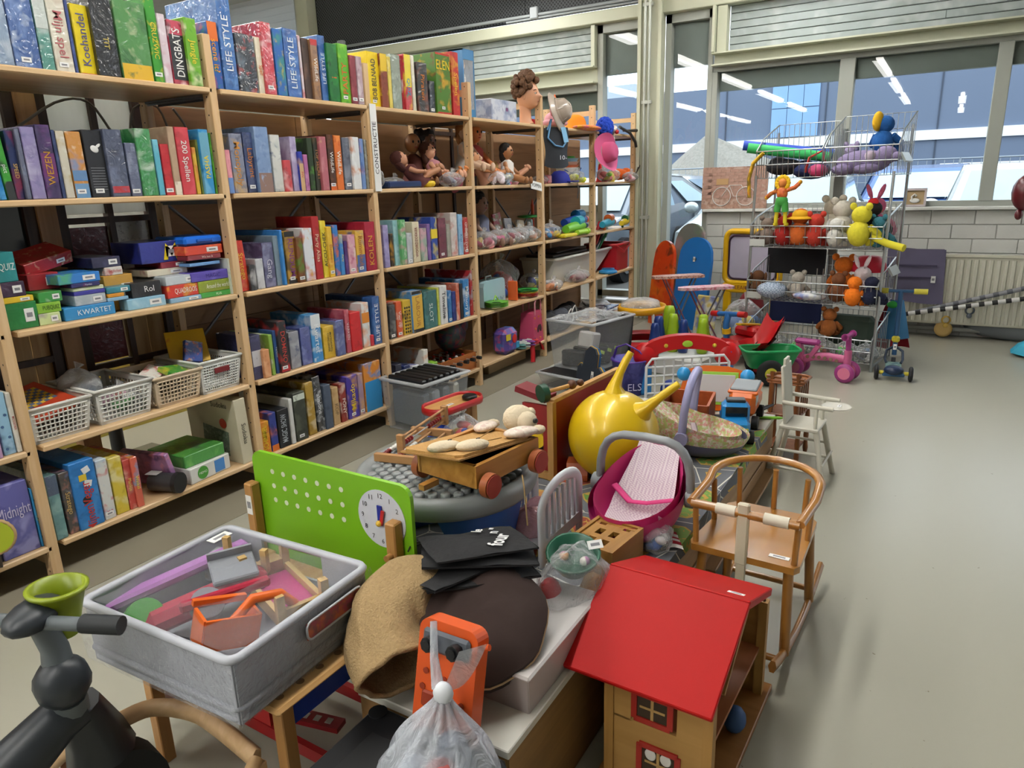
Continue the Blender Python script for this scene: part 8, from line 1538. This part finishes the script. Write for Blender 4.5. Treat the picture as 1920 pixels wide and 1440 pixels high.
tag(B().tube([V(rp(.02, .36, 1.36)), V(rp(.01, .42, 1.3)), V(rp(.0, .44, 1.2)), V(rp(.0, .43, 1.08))], .02, n=6, flat=(.03, .012)).build('toy_shield', art('#e8b81c', '#2a1c10', '#d8801c', 3, 0, 16, .6), None), 'yellow and black curved toy hanging at the rack corner', 'toy')
t = thing('soft_toy', 'big lilac plush dog lying in the top basket', 'soft toy', rp(.17, -.21, 1.205), R(-8.3), 'soft toys in the wire rack'); b = B().ell((0, 0, .075), (.085, .16, .072)).ell((-.01, -.13, .11), (.06, .065, .055)).ell((-.03, -.19, .1), (.03, .035, .028)).ell((.04, -.12, .13), (.02, .05, .03), (.5, 0, 0)).ell((-.05, .1, .035), (.05, .07, .035)).ell((-.07, -.04, .035), (.04, .08, .03))
b.build('body', M('#8d80a6', .95, bump=.8, bs=120, var=.15, vs=50), t); B().ell((-.055, -.05, .1), (.03, .035, .04)).build('ear', M('#b4a4b4', .95), t); B().ell((-.04, -.223, .105), (.01, .008, .008), n=8).build('nose', M('#2a2028', .4), t)
plush('pale lilac plush hippo behind the big lilac dog', (.3, -.1, 1.21), 1.0, '#9c8fb0', '#c8b8c0', -20, 'round')
t = plush('blue plush bird with yellow hood in the top basket', (.3, -.28, 1.32), 1.25, '#1c5aa0', '#e8b41c', -10, 'none', snout=False)
B().ell((-.03, -.02, .2), (.03, .05, .06)).build('yellow_hood', M('#e8b41c', .8), t)
# sunflower rag doll standing against the second tier
t = thing('rag_doll', 'sunflower rag doll with green trousers on the wire rack', 'doll', rp(-.045, .2, .9), R(-98))
B().ell((0, 0, .27), (.028, .026, .03)).build('head', M('#e0883a', .7), t); b = B()
for i in range(14): a = 2 * PI * i / 14; b.ell((.036 * math.cos(a), -.004, .27 + .036 * math.sin(a)), (.016, .006, .016), n=7)
b.build('petals', M('#f0c010', .7), t)
B().ell((0, 0, .205), (.036, .026, .045)).tube([(.03, 0, .225), (.075, .005, .24), (.1, .01, .265)], .014, n=7).tube([(-.03, 0, .225), (-.075, .01, .205), (-.1, .02, .185)], .014, n=7).build('shirt', art('#d0622a', '#e8a04a', '#a84420', 2, 0, 30, .6), t); B().ell((0, 0, .16), (.04, .03, .035)).tube([(.02, 0, .15), (.026, 0, .09)], .022, n=8).tube([(-.02, 0, .15), (-.026, 0, .09)], .022, n=8).build('trousers', M('#4aa64a', .8), t)
for q in (-1, 1): B().cyl((q * .026, 0, .1), (q * .03, 0, .02), .013, n=8).ell((q * .034, .012, .012), (.016, .024, .013), n=8).build('leg', M('#e8d42a', .7), t); B().ell((q * .01, .025, .276), .004, n=6).build('eye', M('#2a1a10', .3), t)
B().ell((.105, .01, .272), .014, n=8).ell((-.105, .02, .18), .014, n=8).build('hands', M('#e0a020', .7), t); B().ell((0, .024, .245), (.02, .008, .008)).build('bow', M('#e8c82a', .7), t)
# tier three
t = plush('orange jacket doll in a yellow brimmed hat', (.03, .1, .775), 1.25, '#d86a2a', '#e8b890', 10, 'none', snout=False); B().ell((0, .01, .19), (.055, .055, .04)).lathe([(.05, .175), (.085, .168), (.086, .172), (.05, .185)], n=18).build('yellow_hat', M('#f0b418', .8), t)
plush('brown plush monkey with red shirt behind the rail', (.03, .2, .77), 1.05, '#a8241e', '#d8c0a0', 0)
plush('grey striped plush cat at the basket corner', (.06, .32, .77), .95, '#8a7a70', '#d8d2c8', 25)
plush('tan plush bear low in the third basket', (.12, .26, .77), .9, '#b8946a', '#d8c4a0', 40)
plush('red and white striped plush with orange hair', (.03, -.0, .77), 1.1, '#c03a2c', '#f0e8e4', 0)
plush('white plush dog with black spots in the basket middle', (.03, -.12, .77), .95, '#dcdad4', '#2a2624', -10, 'flop')
plush('white fluffy plush with pink face behind the yellow one', (.16, -.12, .8), 1.35, '#dcd6c8', '#e0a8a8', 10, 'round')
t = plush('yellow long armed plush with pink face hanging over the rail', (-.01, -.27, .78), 1.3, '#e0d43a', '#e89a98', -15, 'round'); B().tube([(.06, .04, .06), (.16, .05, .02), (.26, .04, .0)], .022, n=8).build('long_arm', M('#e0d43a', .9), t)
t = plush('black plush bird with red comb at the end of the basket', (.14, -.3, .84), 1.1, '#221c1a', '#e8c83a', -20, 'none'); B().ell((0, 0, .2), (.035, .02, .025)).build('comb', M('#d01c24', .8), t)
plush('cream plush sheep at the back of the third basket', (.32, -.02, .8), 1.4, '#cfc6b0', '#b8a890', 10)
plush('teal plush monster low at the basket end', (.06, -.36, .77), 1.0, '#3a7a8a', '#d8b84a', -20)
plush('pink plush rabbit at the back of the third basket', (.33, -.27, .82), 1.3, '#d86a8c', '#f0d4d8', -15, 'long')
tag(B().ell((0, 0, .06), (.12, .14, .07)).build('plush_pillow', M('#23252b', .9), None, rp(.3, .2, .78)), 'dark round plush pillow at the back of the third basket', 'pillow')
# tier two
tag(B().ell((0, 0, .055), (.06, .1, .055)).build('striped_pillow', gingham('#c8d4e4', '#8a9cb8', 90), None, rp(.0, .24, .425)), 'blue checked oval pillow at the front rail', 'pillow')
tag(B().ell((0, 0, .03), (.05, .11, .03)).build('print_pillow', art('#e4e6e8', '#3a5ab8', '#d05a3a', 2, 0, 12, .5), None, rp(.02, -.0, .425)), 'flat white plush with blue and red print', 'pillow')
plush('orange plush lion with shaggy mane', (.22, -.14, .44), 1.35, '#d8701c', '#f0d0b0', 0)
plush('white and pink plush pony at the basket end', (.12, -.28, .43), 1.15, '#e4d4d8', '#e07aa0', -15, 'long')
plush('brown plush bear low in the second basket', (.05, -.16, .42), 1.0, '#7a4a2c', '#b08a64', 0)
plush('grey and white plush mouse in the second basket', (.08, .1, .42), .95, '#b8b0a4', '#e4e0d8', 15)
t = plush('orange and yellow plush duck hanging through the wires', (-.01, -.27, .41), 1.0, '#f07a14', '#e8d03a', -10, 'none')
plush('navy plush penguin at the end of the second basket', (.02, -.36, .42), .95, '#1f2440', '#e8e8e8', -20, 'none')
plush('brown plush dog in the corner of the second basket', (.06, .36, .42), .95, '#6a4428', '#a88a68', 20, 'flop')
t = thing('red_basket', 'red round play basket at the back of the second tier', 'basket', rp(.28, -.28, .6)); B().lathe([(.001, .1), (.06, .095), (.1, .05), (.11, .0)], n=22).build('shell', M('#c01830', .5), t)
for i, (y, c, w_) in enumerate(((.22, '#1d1e22', .34), (.2, '#26305c', .3))): tag(B().box((0, 0, .1), (.02, w_ + .06, .2), bev=.008).build('fabric_panel', M(c, .9), None, rp(.385, y, (.545 if i == 0 else .2)), (0, 0, R(-8.3))), ('black', 'navy')[i] + ' cloth lining panel at the back of the wire rack', 'cloth')
tag(B().box((0, 0, .1), (.12, .3, .2), bev=.03).build('net_bag', M('#3c4a40', .9), None, rp(.3, -.2, .1), (0, 0, R(-8.3))), 'dark green net bag in the bottom basket', 'bag')
plush('ginger plush cat on the lowest tier', (.15, -.1, .17), 1.0, '#a8622c', '#d0a070', 10)
for i, (y, cols) in enumerate(((.34, ['#3a62b8', '#8a8ac8']), (.2, ['#d8d8d4', '#c8963a', '#a8b8c8']), (.06, ['#5aa03a', '#d8c03a', '#e8e0d0']), (-.1, ['#e8c83a', '#c8c8c8', '#a84a3a']), (-.24, ['#4ac04a', '#d8d8d8', '#e8c0a0']), (-.36, ['#8aa0c0', '#6a6a70', '#d8d8da']))):
    bag('%s clear bag of small toys along the lowest wire basket' % ORD[i], rp(.06, y, .058), (.07, .06, .055), cols, 130 + i, n=7, group='bags in the lowest basket')
# ================================================================ window sill and radiator things
t = thing('canvas_print', 'canvas print of a white bicycle by a brick wall', 'picture', (D - .02, -.84, .961), 0, rot=(0, R(4), 0))
B().box((0, 0, .17), (.02, .54, .34)).build('canvas', art('#b08a78', '#c8b0a2', '#8f6a5c', 6, 0, 22, .8), t)
bkm_ = B().box((0, 0, 0), (.003, .07, .022)).mesh('brick', M('#b48f80', .8, var=.2, vs=20))
for j in range(9):
    for i in range(7): obj('brick', bkm_, t, (-.0112, -.22 + i * .074 + (.035 if j % 2 else 0) * (i < 6), .1 + j * .026))
WB = M('#e6e0dc', .5)
for y in (.1, -.1): B().tube([(-.0135, y + .075 * math.cos(a), .1 + .075 * math.sin(a)) for a in [2 * PI * i / 24 for i in range(24)]], .004, n=5, closed=True).build('bicycle_wheel', WB, t)
B().tube([(-.0135, .1, .1), (-.0135, .04, .19), (-.0135, -.06, .19), (-.0135, -.1, .1), (-.0135, .0, .1), (-.0135, .04, .19)], .0035, n=5).build('bicycle_frame', WB, t); B().box((-.0135, .1, .22), (.004, .1, .05)).build('bicycle_basket', M('#c09a6a', .7), t)
t = thing('swan_picture', 'small framed white swan relief on the window sill', 'picture', (D - .03, -2.18, .96), 0, rot=(0, R(10), 0))
for cy, cz, dy, dz in ((0, .008, .15, .016), (0, .127, .15, .016), (-.067, .067, .016, .135), (.067, .067, .016, .135)): B().box((0, cy, cz), (.02, dy, dz)).build('frame_bar', M('#cfc4c6', .5), t)
B().box((.004, 0, .067), (.004, .13, .12)).build('back_panel', M('#b8a078', .8), t); B().ell((-.003, .0, .045), (.004, .034, .018)).tube([(-.004, .018, .05), (-.004, .022, .075), (-.004, .004, .092), (-.004, -.008, .082), (-.004, .0, .074)], .006, n=6).build('swan', M('#ecebe6', .5), t)
t = thing('hanging_cloth', 'grey violet pocketed cloth draped over the radiator', 'cloth', (D - .14, -2.235, .64), 0)
B().grid(lambda u, v: (-.01 + .008 * math.sin(9 * v) * v, (.5 - u) * (.38 - .02 * v) - .03 * v * u, .02 - .4 * v + .008 * math.sin(6 * u)), 16, 20).grid(lambda u, v: (-.002, (u - .5) * .36, .02 - .39 * v), 4, 4).build('cloth_panel', M('#6a6580', .85, bump=.4, bs=20), t)
for z_ in (-.1, -.19): B().box((-.02, .02, z_), (.006, .33, .01)).build('pocket_hem', M('#46405a', .85), t)
sticker(t, (-.026, -.13, -.2), (-1, 0, 0), .03, .05)
for i, (z0, z1, y1, c, c2, lab) in enumerate(((.16, .46, -3.1, '#8f9096', '#5a5c64', 'grey patterned long stick leaning along the radiator'), (.17, .37, -3.1, '#e0dedc', '#17171a', 'black and white banded long stick along the radiator'))):
    p0 = V((D - .2 - .02 * i, -2.16, z0)); p1 = V((D - .2 - .02 * i, y1, z1)); t = tag(B().cyl((0, 0, 0), p1 - p0, .016, n=10).build('hockey_stick', M(c, .5), None, p0), lab, 'stick')
    for k in range(12): q = (k + .5) / 12; B().cyl((p1 - p0) * q, (p1 - p0) * (q + .035), .0168, n=10).build('band', M(c2, .5), t)
for i, (y, z_, c) in enumerate(((-2.48, .15, '#c8a44a'), (-2.62, .16, '#5a6470'))): tag(B().lathe([(.022, -.006), (.032, -.006), (.032, .006), (.022, .006), (.022, -.006)], (0, 0, 0), (1, .3, 0), n=18).ell((0, 0, -.04), (.014, .018, .018)).build('key_ring', M(c, .4), None, (D - .2, y, z_ + .07 - (.07 if i == 0 else .0))), ('brass', 'dark grey')[i] + ' ring toy hanging from the sticks', 'ring')
tag(B().lathe([(.001, .012), (.04, .012), (.06, .004), (.06, 0)], (0, 0, 0), (-1, 0, .3), n=20).build('straw_fan', M('#c8a868', .8), None, (D - .13, -2.47, .07)), 'small straw disc hanging under the radiator', 'disc')
tag(B().ell((0, 0, .0), (.05, .36, .1)).build('gym_mat', M('#6f7478', .7), None, (D - .06, -2.95, .1)), 'dark grey rolled mat under the radiator', 'mat')
t = thing('costume_cape', 'blue and red costume hanging on the rack end', 'costume', (4.35, -2.16, 0), R(20))
B().grid(lambda u, v: (.05 * math.sin(u * 9) * v, (u - .5) * (.1 + .16 * v), .36 - .3 * v), 14, 10).build('red_cape', M('#9c1a24', .8), t); B().grid(lambda u, v: (-.06 + .05 * math.cos(PI * (u - .5)) * -1, (u - .5) * (.08 + .12 * v), .4 - .26 * v), 12, 10).build('blue_suit', M('#3a78a8', .8), t); B().ell((-.08, .02, .37), (.03, .05, .025)).build('green_patch', M('#3ab04a', .8), t); B().cyl((0, 0, 0), (0, 0, .38), .01, n=6).build('stand', M('#55585c', .5), t)
tag(B().ell((0, 0, 0), (.07, .07, .1)).ell((.0, .02, -.12), (.02, .02, .03)).build('balloon', M('#5a1a22', .3), None, (4.0, -2.77, 1.08)), 'dark red balloon at the picture edge above the radiator', 'balloon')
t = thing('toy_umbrella', 'turquoise toy umbrella lying open at the picture edge', 'umbrella', (4.72, -3.02, .02), R(20)); B().lathe([(.001, .1), (.06, .09), (.12, .05), (.16, .0)], n=8, sm=False).build('canopy', M('#2aa0c0', .5), t); B().cyl((0, 0, 0), (0, 0, .1), .006, n=6).build('shaft', M('#c8b090', .5), t)
